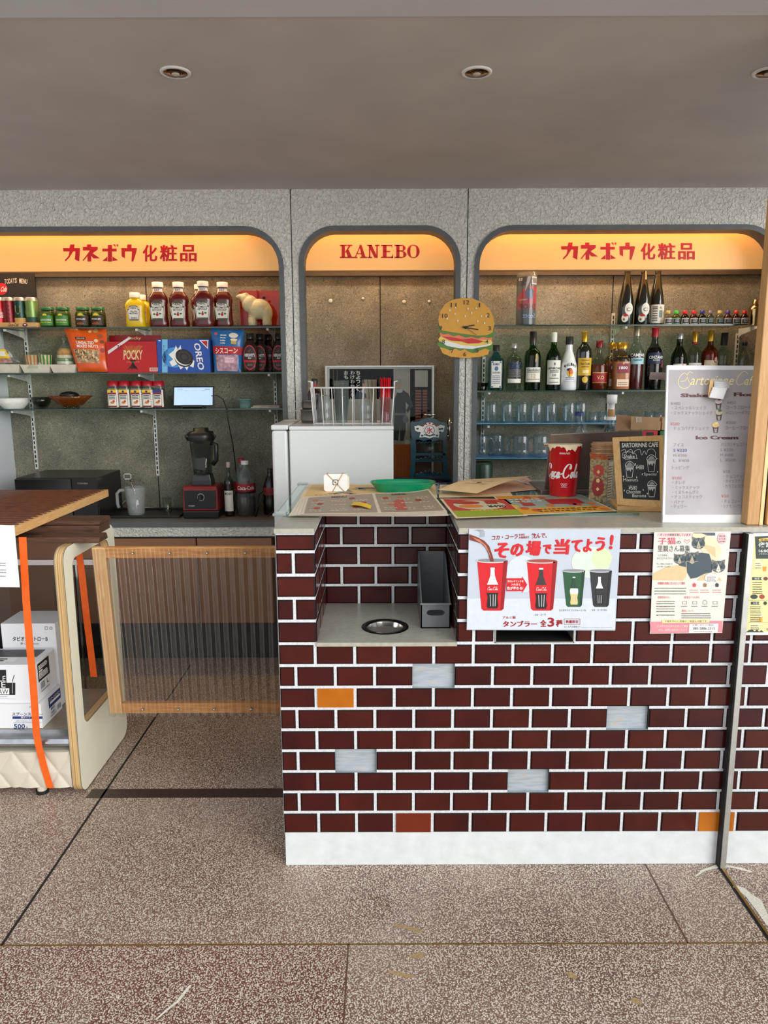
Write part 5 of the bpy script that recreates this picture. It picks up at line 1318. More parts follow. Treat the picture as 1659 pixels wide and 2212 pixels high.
for px0, px1, pxb0, pxb1, nm in ((887, 898, 886, 894, 'side_frame'), (957, 966, 957, 972, 'side_frame')):
    s_ = 1 if px0 > 920 else -1
    pts = [(px0, 950), (px1, 950), (px1 - s_, 975), (px1 + s_ * 1, 1000), (px1 + s_ * 2, 1020), (pxb1 + s_ * 2, 1036), (pxb0 + s_, 1036), (px0 + s_, 1016), (px0 - s_, 1000), (px0, 975)]
    B().prism(outl(pts, -.06), (0, .11, 0), TEAL).build(nm, t, bev=.003)
B().box(w(896, 980).x, w(960, 980).x, sy - .06, sy + .05, w(925, 982).z, w(925, 976).z, TEAL).build('cup_shelf', t, bev=.002)
def scroll(py0, py1, nm):
    b = B()
    b.pl([(896, py1), (960, py1)], 3, TEAL, lambda u, v: w(u, v, -.055)); n = 7
    for i in range(n):
        u = 900 + 56 * i / (n - 1); hgt = (py1 - py0) * (1 - abs(i - 3) / 3.6)
        b.tube([w(u - 5, py1, -.052), w(u, py1 - hgt, -.052), w(u + 5, py1, -.052)], .0035, TEAL, 6)
    b.box(w(896, py1).x, w(960, py1).x, sy - .055, sy - .045, w(920, py1 + 2).z, w(920, py1 - 2).z, TEAL)
    b.build(nm, t)
scroll(984, 993, 'lattice'); scroll(1013, 1025, 'lattice')
b = B()
for i in range(8):
    u = 899 + 58 * i / 8; b.tube([w(u, 953, -.062), w(u + 3.6, 958, -.062), w(u + 7.2, 953, -.062)], .0025, TEAL, 6)
b.build('fringe', t)
cxs = w(928, 970).x; zc0 = w(928, 976).z + .0005; zc1 = w(928, 953).z
B().lathe((cxs, sy - .005, zc0), [(.048, 0), (.056, zc1 - zc0), (.053, zc1 - zc0), (.045, .004), (0, .004)], GLS, 24, cap=False).build('ice_cup', t)
b = B().lathe((cxs, sy - .01, w(928, 903).z), [(.006, 0), (.006, .012), (.02, .014), (.021, .018), (0, .02)], CHROME, 16); b.ell((cxs - .02, sy - .01, w(928, 896).z), .012, .006, .004, CHROME, 10, 6); b.ell((cxs + .02, sy - .01, w(928, 896).z), .012, .006, .004, CHROME, 10, 6); b.build('top_screw', t)
wx = w(968, 930).x; wc = w(969, 927)
b = B(); ring = [(wx + .004, sy + .056 * cos(2 * pi * i / 28), wc.z + .056 * sin(2 * pi * i / 28)) for i in range(28)]; b.tube(ring, .006, CHROME, 8, closed=True)
for i in range(3): b.cyl((wx + .004, sy, wc.z), (wx + .004, sy + .052 * cos(2.1 * i + .3), wc.z + .052 * sin(2.1 * i + .3)), .004, CHROME, 8)
b.cyl((wx - .01, sy, wc.z), (wx + .008, sy, wc.z), .009, CHROME, 12); b.build('crank_wheel', t)
B().cyl((wx + .004, sy - .04, wc.z + .034), (wx + .026, sy - .04, wc.z + .034), .005, CHROME, 10).build('crank_handle', t)
# spray can
SPR = [(1, 0), (1, .7), (.85, .74), (.85, .76), (.8, .78), (.8, 1)]
t = bottle('spray_can', 'slim white and red spray can beside the ice shaver', 988, 970, sb, 15, SPR, mat('can_white', (220, 220, 216), .35), WHITE, .78, 1.0, Y=3.86, labels=[(.62, .72, 1.5, INKR, 'red_band'), (.36, .58, .8, flat((226, 206, 60)), 'paper_label'), (.05, .32, .9, flat((120, 130, 130)), 'lower_label')], cat='spray can')
# burger clock on the column
cy_ = YA - .02
t = thing('wall_clock', 'burger-shaped wall clock hanging on the column left of the liquor bottles', 'clock', (W(1007, 707, cy_).x, cy_, W(1007, 773, cy_).z))
def bw(px, pyy, o=0): return W(px, pyy, cy_ - o)
def lay(pts, o, m, nm): B().prism([bw(u, v, o) for u, v in pts], (0, .003, 0), m).build(nm, t)
def burg(px, pyy): return px, pyy
CBUN, CLET, CSAL, CCHE, CTOM, CMAY = [mat(n_, c_, .35, var=.02) for n_, c_ in (('clock_bun', (222, 160, 50)), ('clock_green', (84, 134, 52)), ('clock_salmon', (236, 132, 84)), ('clock_cheese', (240, 206, 96)), ('clock_red', (206, 40, 40)), ('clock_white', (240, 240, 236)))]
base = []
top = [(949, 704), (947, 690), (951, 672), (962, 656), (978, 647), (1000, 643.5), (1022, 645), (1044, 654), (1058, 668), (1066, 686), (1068, 700), (1064, 718), (1052, 724), (1030, 725), (1000, 721), (972, 717), (955, 714)]
let = [(945, 706), (950, 701), (1000, 700), (1066, 712), (1069, 718), (1066, 728), (1055, 730), (1045, 727), (1033, 731), (1020, 727), (1006, 729), (992, 723), (980, 726), (970, 720), (958, 722), (948, 714)]
sal = [(950, 716), (1064, 724), (1062, 738), (1040, 740), (990, 738), (952, 730)]
che = [(947, 732), (952, 726), (1000, 734), (1060, 734), (1064, 740), (1060, 748), (1036, 750), (990, 748), (950, 742)]
tom = [(955, 727), (975, 728), (1000, 733), (1020, 731), (1045, 737), (1036, 741), (1012, 742), (996, 737), (975, 736)]
may = [(952, 738), (965, 736), (1000, 746), (1030, 748), (1062, 742), (1058, 746), (1020, 754), (990, 752), (965, 747)]
gr2 = [(945, 742), (950, 737), (975, 748), (1010, 753), (1050, 749), (1064, 744), (1064, 756), (1052, 762), (1035, 758), (1020, 763), (1004, 758), (990, 764), (975, 756), (960, 757), (947, 748)]
bun = [(950, 750), (960, 752), (972, 757), (984, 753), (994, 758), (1004, 754), (1012, 760), (1022, 763), (1034, 758), (1048, 753), (1057, 756), (1054, 766), (1036, 771), (1005, 773.5), (975, 771), (956, 763)]
B().prism([bw(u, v, .002) for u, v in [(952, 690), (966, 660), (1000, 648), (1040, 658), (1062, 690), (1060, 750), (1040, 766), (1000, 769), (960, 758)]], (0, .014, 0), CBUN).build('backing', t)
lay(sal, .009, CSAL, 'salmon_layer'); lay(che, .0095, CCHE, 'cheese_layer'); lay(tom, .0125, CTOM, 'tomato_layer'); lay(gr2, .0115, CLET, 'lower_lettuce'); lay(may, .0145, CMAY, 'cream_layer'); lay(bun, .0145, CBUN, 'lower_bun'); lay(let, .0125, CLET, 'upper_lettuce'); ub = B().prism([bw(u, v, .0150) for u, v in top], (0, .003, 0), CBUN)
b = B(); f = lambda u, v: bw(u, v, .0185)
for st, u, v in (('12', 1008, 653), ('1', 1036, 659), ('2', 1055, 681), ('3', 1058, 709), ('4', 1052, 738), ('5', 1031, 757), ('6', 1004, 765), ('7', 977, 758), ('8', 958, 738), ('9', 952, 708), ('10', 961, 682), ('11', 980, 659)):
    wv = 6.0 if len(st) == 2 else 3.0
    if st == '1': wv = 1.2
    b.txt(st, flat((60, 56, 50)), f, u - wv, v + 4.6, u + wv, v - 4.6, bold=.005)
b.build('numerals', t)
for u, v in ((972, 670), (984, 664), (1011, 667), (1029, 666), (983, 678), (1019, 676), (1005, 683), (989, 693), (966, 688), (1040, 683), (1050, 683), (1032, 694), (1047, 698)): ub.pe(u, v, 1.5, 2.2, INKW, f, 10)
ub.build('upper_bun', t)
g = lambda u, v: bw(u, v, .0225)
for nm, pts, w_ in (('hour_hand', [(999, 707), (1025, 702)], 2.2), ('minute_hand', [(1000, 706), (1033, 712)], 2.0), ('second_hand', [(1000, 703), (1030, 724)], .7)):
    (u0_, v0_), (u1_, v1_) = pts
    d = math.hypot(u1_ - u0_, v1_ - v0_); nx, ny = -(v1_ - v0_) / d * w_ / 2, (u1_ - u0_) / d * w_ / 2
    B().prism([g(u0_ + nx, v0_ + ny), g(u1_ + nx, v1_ + ny), g(u1_ - nx, v1_ - ny), g(u0_ - nx, v0_ - ny)], (0, .0012, 0), INKK).build(nm, t)
c = bw(1006, 708, .017); B().cyl((c.x, c.y, c.z), (c.x, c.y - .008, c.z), .006, INKK, 14).build('hub', t)
B().box(c.x - .02, c.x + .02, cy_ + .010, YA - .0015, c.z + .02, c.z + .05, BLACK).build('movement_box', t)

# ---------------------------------------------------------------- right recess, top shelf
z = ZR[0]
TOW = [(.97, 0), (1, .02), (1, .93), (.97, .97), (.9, 1)]
tx, tY = W(1137, 640, 4.05).x, 4.05; th = W(1137, 588, tY).z - z; tR = wid(43, tY) / 2; tc = (tx, tY, z)
t = thing('towel_roll', 'tall printed shop towel roll in clear wrap, upside down on the top right shelf', 'towel roll', tc)
b = B().lathe(tc, [(tR * .95, .008), (tR * .97, th * .93), (tR * .9, th * .95)], mat('towel_print_grey', (70, 74, 80), .5), 32)
f = wrapfr(tc, CYL, th, tR * .97, off=.0008); g = wrapfr(tc, CYL, th, tR * .97, off=.0016); h3 = wrapfr(tc, CYL, th, tR * .97, off=.0024)
def cyp(pts, m, fr):     # polygon that follows a cylinder: cut into thin vertical slices
    us = [p_[0] for p_ in pts]; u0_, u1_ = min(us), max(us); n = max(1, int((u1_ - u0_) / .12))
    for i in range(n):
        a_, c_ = u0_ + (u1_ - u0_) * i / n, u0_ + (u1_ - u0_) * (i + 1) / n
        q = []
        for s_, keep in ((0, 1),):
            poly = pts
            for lim, sg in ((a_, 1), (c_, -1)):
                o = []
                for k_ in range(len(poly)):
                    P, Q = poly[k_], poly[(k_ + 1) % len(poly)]
                    ip, iq = sg * (P[0] - lim) >= -1e-9, sg * (Q[0] - lim) >= -1e-9
                    if ip: o.append(P)
                    if ip != iq: w_ = (lim - P[0]) / (Q[0] - P[0]); o.append((lim, P[1] + (Q[1] - P[1]) * w_))
                poly = o
                if not poly: break
            q = poly
        if len(q) > 2: b.poly([fr(*p_) for p_ in q], m)
cyp([(-1.3, .3), (1.3, .3), (1.3, .72), (-.2, .72), (-1.3, .52)], flat((180, 30, 40)), f)
cyp([(-1.4, .74), (-.3, .74), (-.2, .9), (-1.4, .9)], flat((30, 30, 34)), f); cyp([(-.35, .62), (.1, .8), (.2, .9), (-.1, .9)], flat((176, 186, 196)), g)
cyp([(.35, .76), (1.1, .76), (1.1, .9), (.35, .9)], INKW, g)
for k_ in range(9): cyp([(.42 + k_ * .07, .78), (.45 + k_ * .07, .78), (.45 + k_ * .07, .88), (.42 + k_ * .07, .88)], INKK, h3)
b.txt('SHOP', INKK, lambda u, v: g(-u, .66 - v + .0), -.9, .36, .9, .26, bold=.02); b.txt('Scott', flat((150, 170, 220)), lambda u, v: g(-u, .38 - v), -.9, .24, .5, .15, bold=.015, shear=.0)
b.txt('55', INKW, lambda u, v: g(-u, 1.66 - v), .6, .83, 1.1, .79, bold=.01); cyp([(-.1, .5), (.5, .5), (.6, .66), (0, .7), (-.3, .6)], flat((70, 90, 130)), g); b.txt('TOWELS', INKW, lambda u, v: g(-u, .96 - v), .1, .5, .9, .47)
b.build('roll_print', t)
B().lathe(tc, [(tR * 1.0, .001), (tR * 1.03, .02), (tR * 1.02, th * .9), (tR * 1.0, th * .96), (tR * .9, th)], glass('wrap_clear', (240, 244, 246), haze=.05, rough=.06), 32).build('clear_wrap', t)
# three tall bottles
GB = mat('bottle_black_green', (20, 24, 18), .1, coat=.6, spec=.7)
for k_, (px, Y, lb) in enumerate(((1354, 4.04, 'tall dark sake bottle with a white cat sticker, left of three'), (1390, 4.04, 'tall dark sake bottle with a white cat sticker and strip, middle of three'), (1420, 4.08, 'tall dark sake bottle with a white square label, right of three'))):
    t = bottle('sake_bottle', lb, px, 578, z, 33, SAKE, GB, mat('seal_black', (24, 24, 24), .3), .9, 1.05, Y=Y, grp='tall dark sake bottles', a0=0)
    c = ORG[t.name]; hh = W(px, 578, Y).z - z; R = wid(33, Y) / 2; f = wrapfr(c, SAKE, hh, R, off=.001); g = wrapfr(c, SAKE, hh, R, off=.002); b = B()
    if k_ < 2:
        b.pe(.15, .28, .55, .105, LBLW, f, 20); b.pe(.15, .27, .3, .03, flat((60, 60, 60)), g, 16); b.pe(.15, .27, .25, .022, LBLW, wrapfr(c, SAKE, hh, R, off=.0026), 16)
        b.pe(-.35, .12, .42, .07, LBLW, f, 16); b.pe(-.25, .17, .32, .022, INKR, g, 12); b.pe(-.45, .10, .12, .02, flat((90, 80, 80)), g, 10)
        if k_ == 1: B().pr(.05, .79, .5, .96, flat((196, 180, 130)), f).build('neck_strip', t)
    else:
        patch(b, c, SAKE, .04, .36, 1.0, LBLW, hh, R); lines(b, INKK, lambda u, v: wrapfr(c, SAKE, hh, R, off=.002)(u, v), -.7, -.1, (.08, .12, .16, .2, .24, .28, .31), .02); b.pr(.1, .14, .5, .26, flat((90, 130, 120)), g); b.txt('杜', INKK, g, .1, .28, .5, .33)
    b.build('sticker', t)
# ten miniature bottles
MINI = [(.85, 0), (1, .04), (1, .52), (.85, .64), (.45, .74), (.42, .8), (.42, 1)]
CAPS = ((196, 176, 110), (60, 190, 60), (206, 30, 40), (206, 30, 40), (40, 44, 130), (130, 120, 130), (206, 180, 110), (90, 40, 140), (200, 40, 40), (190, 20, 30))
LIQ = ((230, 230, 220), (196, 200, 40), (120, 30, 34), (170, 90, 50), (50, 40, 80), (190, 205, 200), (226, 222, 206), (176, 120, 50), (150, 70, 40), (110, 20, 26))
CN = ('gold cap and clear glass', 'green cap and lime glass', 'red cap and dark red glass', 'red cap and amber label', 'navy cap', 'grey cap', 'gold cap, fourth from the right', 'purple cap', 'red cap, second from the right', 'red cap, nearest the cocktail shaker')
for k_, px in enumerate((1441, 1458.5, 1477.5, 1496.5, 1514.5, 1532, 1552.5, 1570, 1588, 1606)):
    t = bottle('miniature_bottle', 'miniature liqueur bottle, ' + CN[k_], px, 671, z, 17.5, MINI, glass('mini_%d' % k_, LIQ[k_]), mat('minicap_%d' % k_, CAPS[k_], .35), .78, 1.25, labels=[(.08, .48, 1.1, flat((150, 190, 170)) if k_ in (1, 5, 6) else LBLW, 'paper_label')], Y=4.03, grp='miniature bottles', n=16)
    c = ORG[t.name]; hh = W(px, 671, 4.03).z - z; R = wid(17.5) / 2; f = wrapfr(c, MINI, hh, R, off=.0016)
    b = B(); patch(b, c, MINI, .12, .43, .85, flat((36, 40, 46)), hh, R, off=.0014); lines(b, INKW, wrapfr(c, MINI, hh, R, off=.0022), -.5, .5, (.22, .32), .05, k_); b.build('label_print', t)
x = W(1630, 690, 4.05).x; hh = W(1630, 647, 4.05).z - z
t = thing('cocktail_shaker', 'brass-toned steel cocktail shaker at the right end of the top shelf', 'cocktail shaker', (x, 4.05, z))
SHM = mat('shaker_metal', (190, 160, 110), .15, metal=1)
B().lathe((x, 4.05, z), [(.026, 0), (.034, hh * .62)], SHM, 26).build('tumbler', t)
B().lathe((x, 4.05, z + hh * .62), [(.035, 0), (.033, hh * .08), (.02, hh * .18), (.016, hh * .2)], SHM, 26).build('shoulder', t)
B().lathe((x, 4.05, z + hh * .8), [(.018, 0), (.016, hh * .18), (.013, hh * .2), (0, hh * .2)], SHM, 22).build('cap', t)

# ---------------------------------------------------------------- right recess, liquor shelf
z = ZR[1]
GN = glass('green_bottle', (70, 150, 66)); CG = glass('flint_bottle', (226, 234, 232))
def plainlabel(t, px, top, wp, prof, q0, q1, a, m, txts, Y=IY, p=2, dy=1.0, extra=None):
    c = ORG[t.name]; hh = W(px, top, Y).z - z; R = wid(wp, Y) / 2
    b = B(); patch(b, c, prof, q0, q1, a, m, hh, R, p, dy)
    f = wrapfr(c, prof, hh, R, p, dy)
    for st, v0, v1, w_, m2, bo in txts: b.txt(st, m2, f, -w_, v0, w_, v1, bold=bo)
    if extra: extra(b, f, wrapfr(c, prof, hh, R, p, dy, off=.0022))
    b.build('front_label', t)
    return t
LQ = 'liquor bottles on the second right shelf'
SQ = [(.96, 0), (1, .02), (1, .64), (.9, .7), (.5, .78), (.36, .84), (.36, 1)]
t = bottle('gin_bottle', 'blue square gin bottle at the left end of the liquor shelf', 1071, 745, z, 34, SQ, glass('gin_blue', (120, 196, 206)), INKK, .87, 1.2, p=4, dy=.7, grp=LQ)
plainlabel(t, 1071, 745, 34, SQ, .06, .64, .62, LBLW, [('BOMBAY', .55, .60, .4, INKB, .02), ('SAPPHIRE', .37, .41, .45, INKB, .01)], p=4, dy=.7, extra=lambda b, f, g: (b.pe(0, .48, .22, .05, flat((70, 120, 170)), g, 16), lines(b, flat((90, 120, 160)), g, -.45, .45, (.31, .27, .23, .19, .15), .02), b.pl([(-.56, .08), (.56, .08), (.56, .62), (-.56, .62), (-.56, .08)], .03, flat((60, 110, 150)), g)))
t = bottle('vodka_bottle', 'short clear vodka bottle with blue lettering', 1110, 742, z, 34, [(.94, 0), (1, .02), (1, .58), (.92, .68), (.6, .74), (.3, .78), (.28, .86), (.36, .88), (.36, 1)], CG, mat('cap_silver', (196, 196, 198), .3, metal=.7), .9, 1.0, grp=LQ)
plainlabel(t, 1110, 742, 34, STD, .16, .25, .95, LBLW, [('ABSOLUT', .53, .595, .92, INKB, .02), ('VODKA', .455, .52, .75, INKB, .02)], extra=lambda b, f, g: lines(b, flat((120, 120, 130)), g, -.8, .9, (.42, .385, .35, .315, .28), .03))
t = bottle('whisky_bottle', 'green triangular whisky bottle with black capsule and white label', 1151, 716, z, 34, [(.95, 0), (1, .02), (1, .58), (.9, .66), (.55, .7), (.40, .74), (.38, 1)], GN, mat('cap_blackish', (50, 40, 38), .3), .8, 1.1, p=2.6, grp=LQ)
plainlabel(t, 1151, 716, 34, STD, .14, .39, 1.0, LBLW, [('Glenfiddich', .325, .37, .8, flat((40, 80, 76)), .01), ('12', .21, .28, .25, flat((206, 176, 120)), .01)], p=2.6, extra=lambda b, f, g: (lines(b, flat((150, 140, 120)), g, -.8, .8, (.3, .18), .02), b.pl([(.15, .5), (.35, .54), (.2, .58), (.4, .6)], .06, flat((206, 170, 70)), g)))
t = bottle('whisky_bottle', 'green whisky bottle with white cap and tall white label', 1196, 718, z, 32, [(.95, 0), (1, .02), (1, .56), (.92, .62), (.6, .69), (.42, .73), (.38, .84), (.38, 1)], GN, WHITE, .84, 1.05, labels=[(.83, .88, 3.1, LBLW, 'neck_label')], grp=LQ)
plainlabel(t, 1196, 718, 32, STD, .10, .52, 1.05, LBLW, [('LAPHROAIG', .36, .40, .95, INKK, .02), ('10', .24, .28, .22, INKK, .02)], extra=lambda b, f, g: (lines(b, flat((120, 120, 110)), g, -.6, .6, (.33, .305, .2, .13), .018), b.pe(0, .455, .1, .025, flat((90, 100, 110)), g, 10)))
t = bottle('rum_bottle', 'white coconut rum bottle with a palm tree picture and black cap', 1229, 727, z, 37, MALI, mat('bottle_white', (232, 234, 236), .25, coat=.4), INKK, .85, 1.1, grp=LQ)
plainlabel(t, 1229, 727, 37, MALI, .16, .17, .6, flat((170, 180, 190)), [], extra=lambda b, f, g: ([b.txt(ch, INKK, f, -.75 + i * .26, .41 + .05 * math.sin((i + .5) / 6 * pi), -.55 + i * .26, .46 + .05 * math.sin((i + .5) / 6 * pi), bold=.015) for i, ch in enumerate('MALIBU')], b.pe(0, .32, .36, .075, INKY, f, 20), b.pe(.05, .345, .28, .05, flat((230, 110, 50)), g, 16), b.pl([(-.12, .25), (-.1, .38)], .06, INKK, g), b.pe(-.1, .39, .3, .02, INKK, g, 8), b.pe(-.2, .375, .2, .015, INKK, g, 8), lines(b, flat((110, 130, 160)), g, -.5, .5, (.2, .23), .02)))
t = bottle('wine_bottle', 'black wine bottle with a yellow label and gold capsule', 1262, 716, z, 33, WINE, GB, mat('capsule_gold', (206, 160, 50), .25, metal=.6), .82, 1.08, grp=LQ)
plainlabel(t, 1262, 716, 33, WINE, .25, .55, 1.0, flat((214, 170, 40)), [('Petit Chablis', .43, .47, .6, INKK, .005)], extra=lambda b, f, g: (b.pe(0, .18, .38, .055, flat((216, 180, 60)), f, 16), lines(b, flat((120, 90, 20)), g, -.5, .5, (.5, .39), .02), b.pr(-.35, .29, .45, .34, flat((240, 220, 160)), g)))
t = bottle('brandy_bottle', 'squat brandy bottle with a red label and red stopper', 1294, 736, z, 36, DECA, CG, mat('cap_maroon', (130, 20, 30), .3), .86, 1.35, liquid=(mat('brandy', (110, 30, 14), .2), .52), grp=LQ, p=2.5)
plainlabel(t, 1294, 736, 36, DECA, .16, .34, .95, flat((160, 24, 34)), [('V.O', .22, .29, .4, flat((220, 190, 130)), .02)], p=2.5, extra=lambda b, f, g: (b.pr(-.9, .345, .9, .36, flat((214, 170, 80)), f), b.pr(-.9, .145, .9, .155, flat((214, 170, 80)), f)))
for px, Y, lb in ((1326, 4.12, 'square tequila bottle with gold stopper standing behind its twin'), (1343, 4.0, 'square tequila bottle with maroon label and gold stopper in front')):
    TQ = [(.96, 0), (1, .02), (1, .66), (.9, .7), (.55, .73), (.5, .86), (.5, 1)]
    t = bottle('tequila_bottle', lb, px, 740, z, 36, TQ, glass('tequila_glass', (226, 206, 186)), mat('stopper_gold', (206, 150, 50), .25, metal=.7), .87, 1.35, p=5, dy=.8, Y=Y, liquid=(mat('tequila', (190, 120, 34), .2) if px < 1330 else mat('tequila_pink', (206, 160, 130), .2), .6), grp=LQ)
    plainlabel(t, px, 740, 36, TQ, .36, .56, .62, flat((130, 30, 56)), [('1800', .44, .50, .45, INKW, .02)], Y=Y, p=5, dy=.8, extra=lambda b, f, g: (b.pe(0, .57, .12, .03, flat((220, 160, 80)), f, 12), b.pr(-.62, .08, .62, .23, flat((226, 206, 180)), f), lines(b, flat((170, 120, 80)), g, -.5, .5, (.11, .15), .02)))
CAM_ = [(.9, 0), (.96, .02), (1, .3), (1, .56), (.86, .64), (.5, .72), (.4, .76), (.36, .86), (.36, 1)]
t = bottle('bitter_bottle', 'tall fluted bitter bottle with dark red liquor and silver cap', 1375, 703, z, 34, CAM_, CG, mat('cap_champagne', (176, 160, 130), .3, metal=.6), .84, 1.08, liquid=(mat('bitter_red', (84, 10, 18), .2), .54), grp=LQ)
plainlabel(t, 1375, 703, 34, CAM_, .40, .50, .95, flat((160, 204, 214)), [('CAMPARI', .515, .565, 1.0, INKW, .02)], extra=lambda b, f, g: (lines(b, flat((90, 130, 150)), g, -.5, .5, (.45,), .03),))
t = bottle('vermouth_bottle', 'dark vermouth bottle with a navy and red label and red cap', 1414, 708, z, 36, CAM_, glass('flint_dark', (170, 172, 172)), mat('cap_red', (176, 22, 40), .35), .85, 1.12, liquid=(mat('vermouth', (22, 10, 12), .15), .68), grp=LQ)
plainlabel(t, 1414, 708, 36, CAM_, .42, .60, 1.1, flat((26, 36, 66)), [('CINZANO', .50, .55, .9, INKW, .02), ('ROSSO', .465, .49, .4, INKW, .005)], extra=lambda b, f, g: (b.pp([(-.95, .37), (.4, .49), (.9, .48), (.9, .36)], flat((206, 30, 60)), g), b.pr(-.7, .17, .6, .2, flat((180, 170, 160)), f)))
t = bottle('pastis_bottle', 'green pastis bottle with white and red label behind the menu board', 1467, 720, z, 33, [(.95, 0), (1, .02), (1, .56), (.9, .64), (.6, .72), (.38, .78), (.38, 1)], glass('olive_bottle', (96, 130, 60)), mat('cap_silver', (196, 196, 198), .3, metal=.7), .9, 1.1, grp=LQ)
plainlabel(t, 1467, 720, 33, STD, .2, .46, 1.0, LBLW, [('PERNOD', .37, .405, .85, INKR, .02)], extra=lambda b, f, g: b.pe(.2, .43, .1, .02, INKR, g, 12))
t = bottle('rum_bottle', 'clear rum bottle with gold capsule and red neck ring behind the menu board', 1500, 716, z, 32, STD, CG, mat('capsule_gold', (206, 160, 50), .25, metal=.6), .82, 1.1, labels=[(.79, .82, 3.1, INKR, 'neck_ring')], grp=LQ)
plainlabel(t, 1500, 716, 32, STD, .2, .46, 1.0, LBLW, [('Captain Morgan', .39, .43, .9, flat((40, 70, 60)), .01)])
t = bottle('rum_bottle', 'amber rum bottle with gold capsule and cream label behind the menu board', 1534, 714, z, 34, STD, glass('amber_bottle', (206, 140, 60)), mat('capsule_gold', (206, 160, 50), .25, metal=.6), .82, 1.1, liquid=(mat('rum', (150, 86, 26), .2), .66), grp=LQ)
plainlabel(t, 1534, 714, 34, STD, .2, .50, 1.0, flat((226, 210, 180)), [('BACARDI', .37, .41, .9, INKK, .02)], extra=lambda b, f, g: (b.pe(.4, .51, .26, .055, INKR, g, 16), b.pe(.4, .51, .2, .042, flat((230, 200, 190)), wrapfr(ORG[t.name], STD, W(1534, 714, IY).z - z, wid(34) / 2, off=.003), 14)))
t = bottle('liqueur_bottle', 'clear bottle with a black capsule and black label behind the menu board', 1563, 719, z, 32, STD, CG, INKK, .78, 1.25, grp=LQ)
plainlabel(t, 1563, 719, 32, STD, .2, .44, 1.0, flat((26, 24, 24)), [('Zacapa', .38, .42, .7, flat((206, 160, 80)), .01)])
bottle('liqueur_bottle', 'clear bottle with a wooden stopper at the right end of the liquor shelf', 1607, 728, z, 30, STD, CG, mat('cork_tan', (170, 120, 90), .5), .92, 1.25, labels=[(.83, .90, 3.1, INKK, 'neck_band'), (.2, .42, 1.0, mat('label_grey', (70, 66, 64), .5), 'paper_label')], grp=LQ)
x0, x1 = W(1027, 835, 4.05).x, W(1051, 835, 4.05).x
B().lathe(((x0 + x1) / 2 + .004, 4.06, z), [(.026, 0), (.036, .04), (.030, .04), (.022, .006), (0, .006)], glass('deep_green', (40, 110, 80)), 22, cap=False).build('glass_ashtray', label='deep green glass dish at the left end of the liquor shelf', cat='dish')

# ---------------------------------------------------------------- right recess, glasses on blue liners
LINER = mat('liner_blue', (96, 150, 196), .7, var=.06, vs=60, bump=.2, bs=300)
for k_, (zz, lb) in enumerate(((ZR[2], 'upper'), (ZR[3], 'lower'))):
    b = B(); n = 40; vs = []
    x0, x1 = rx0 + .01, 1.7
    for j, y in enumerate((SFY - .002, 4.18)):
        for i in range(n + 1):
            u = i / n; o = .002 + .0022 * abs(sin(u * 31 + k_)) ** 3
            vs += [(x0 + (x1 - x0) * u, y, zz), (x0 + (x1 - x0) * u, y, zz + o)]
    m_ = 2 * (n + 1); fs = []
    for i in range(n): a_ = 2 * i; fs += [(a_, a_ + 2, a_ + 3, a_ + 1), (m_ + a_, m_ + a_ + 1, m_ + a_ + 3, m_ + a_ + 2), (a_ + 1, a_ + 3, m_ + a_ + 3, m_ + a_ + 1), (a_, m_ + a_, m_ + a_ + 2, a_ + 2)]
    b.add(vs, fs + [(0, 1, m_ + 1, m_), (2 * n, m_ + 2 * n, m_ + 2 * n + 1, 2 * n + 1)], LINER).build('shelf_liner', label='blue mesh liner on the %s glassware shelf' % lb, cat='liner', group='blue shelf liners')
TG = glass('glass_ware', (232, 240, 244), haze=.03, rough=.04, ior=1.6)
zz = ZR[2] + .0045
hh = W(1060, 868, 4.02).z - zz; R = wid(28, 4.02) / 2
proto = None
tall = [(1061, 4.0), (1095, 4.0), (1127, 4.0), (1158, 4.0), (1190, 4.0), (1229, 4.0), (1254, 4.06)]
ords = ('first', 'second', 'third', 'fourth', 'fifth', 'sixth', 'seventh')
for k_, (px, Y) in enumerate(tall):
    x = W(px, 890, Y).x; lb = 'clear tall tumbler, %s from the left on the upper blue liner' % ords[k_]
    if proto is None:
        b = B(); n = 32; vs = []; prof = [(.97, 0), (1, hh * .02), (.98, hh * .8), (.93, hh * .95), (.8, hh), (0, hh), (0, hh - .008), (.78, hh - .008), (.88, hh * .9), (.92, hh * .78), (.94, 0)]
        for r, q in prof:
            for i in range(n): a_ = 2 * pi * i / n; rr = R * r * (1 + .018 * cos(12 * a_)); vs.append((x + rr * cos(a_), Y + rr * sin(a_), zz + q))
        b.add(vs, [(j * n + i, j * n + (i + 1) % n, (j + 1) * n + (i + 1) % n, (j + 1) * n + i) for j in range(len(prof) - 1) for i in range(n)], TG, True)
        proto = b.build('tall_tumbler', org=(x, Y, zz), label=lb, cat='glass', group='tall tumblers on the upper liner')
    else: dup(proto, (x, Y, zz), lb)
proto = None; hh2 = W(1290, 888, 4.02).z - zz
for k_, px in enumerate((1281, 1302, 1324, 1346, 1402, 1422)):
    x = W(px, 900, 4.02).x; lb = 'clear short tumbler, %s from the left beyond the water bottles' % ords[k_]
    if proto is None:
        proto = B().lathe((x, 4.02, zz), [(.024, 0), (.026, hh2 * .1), (.026, hh2), (.0, hh2), (0, hh2 - .006), (.0235, hh2 - .006), (.0235, 0)], TG, 24, cap=False).build('short_tumbler', org=(x, 4.02, zz), label=lb, cat='glass', group='short tumblers on the upper liner')
    else: dup(proto, (x, 4.02, zz), lb)
zz = ZR[3] + .0045; hh = W(1060, 938, 4.02).z - zz; R = wid(36, 4.02) / 2
proto = None
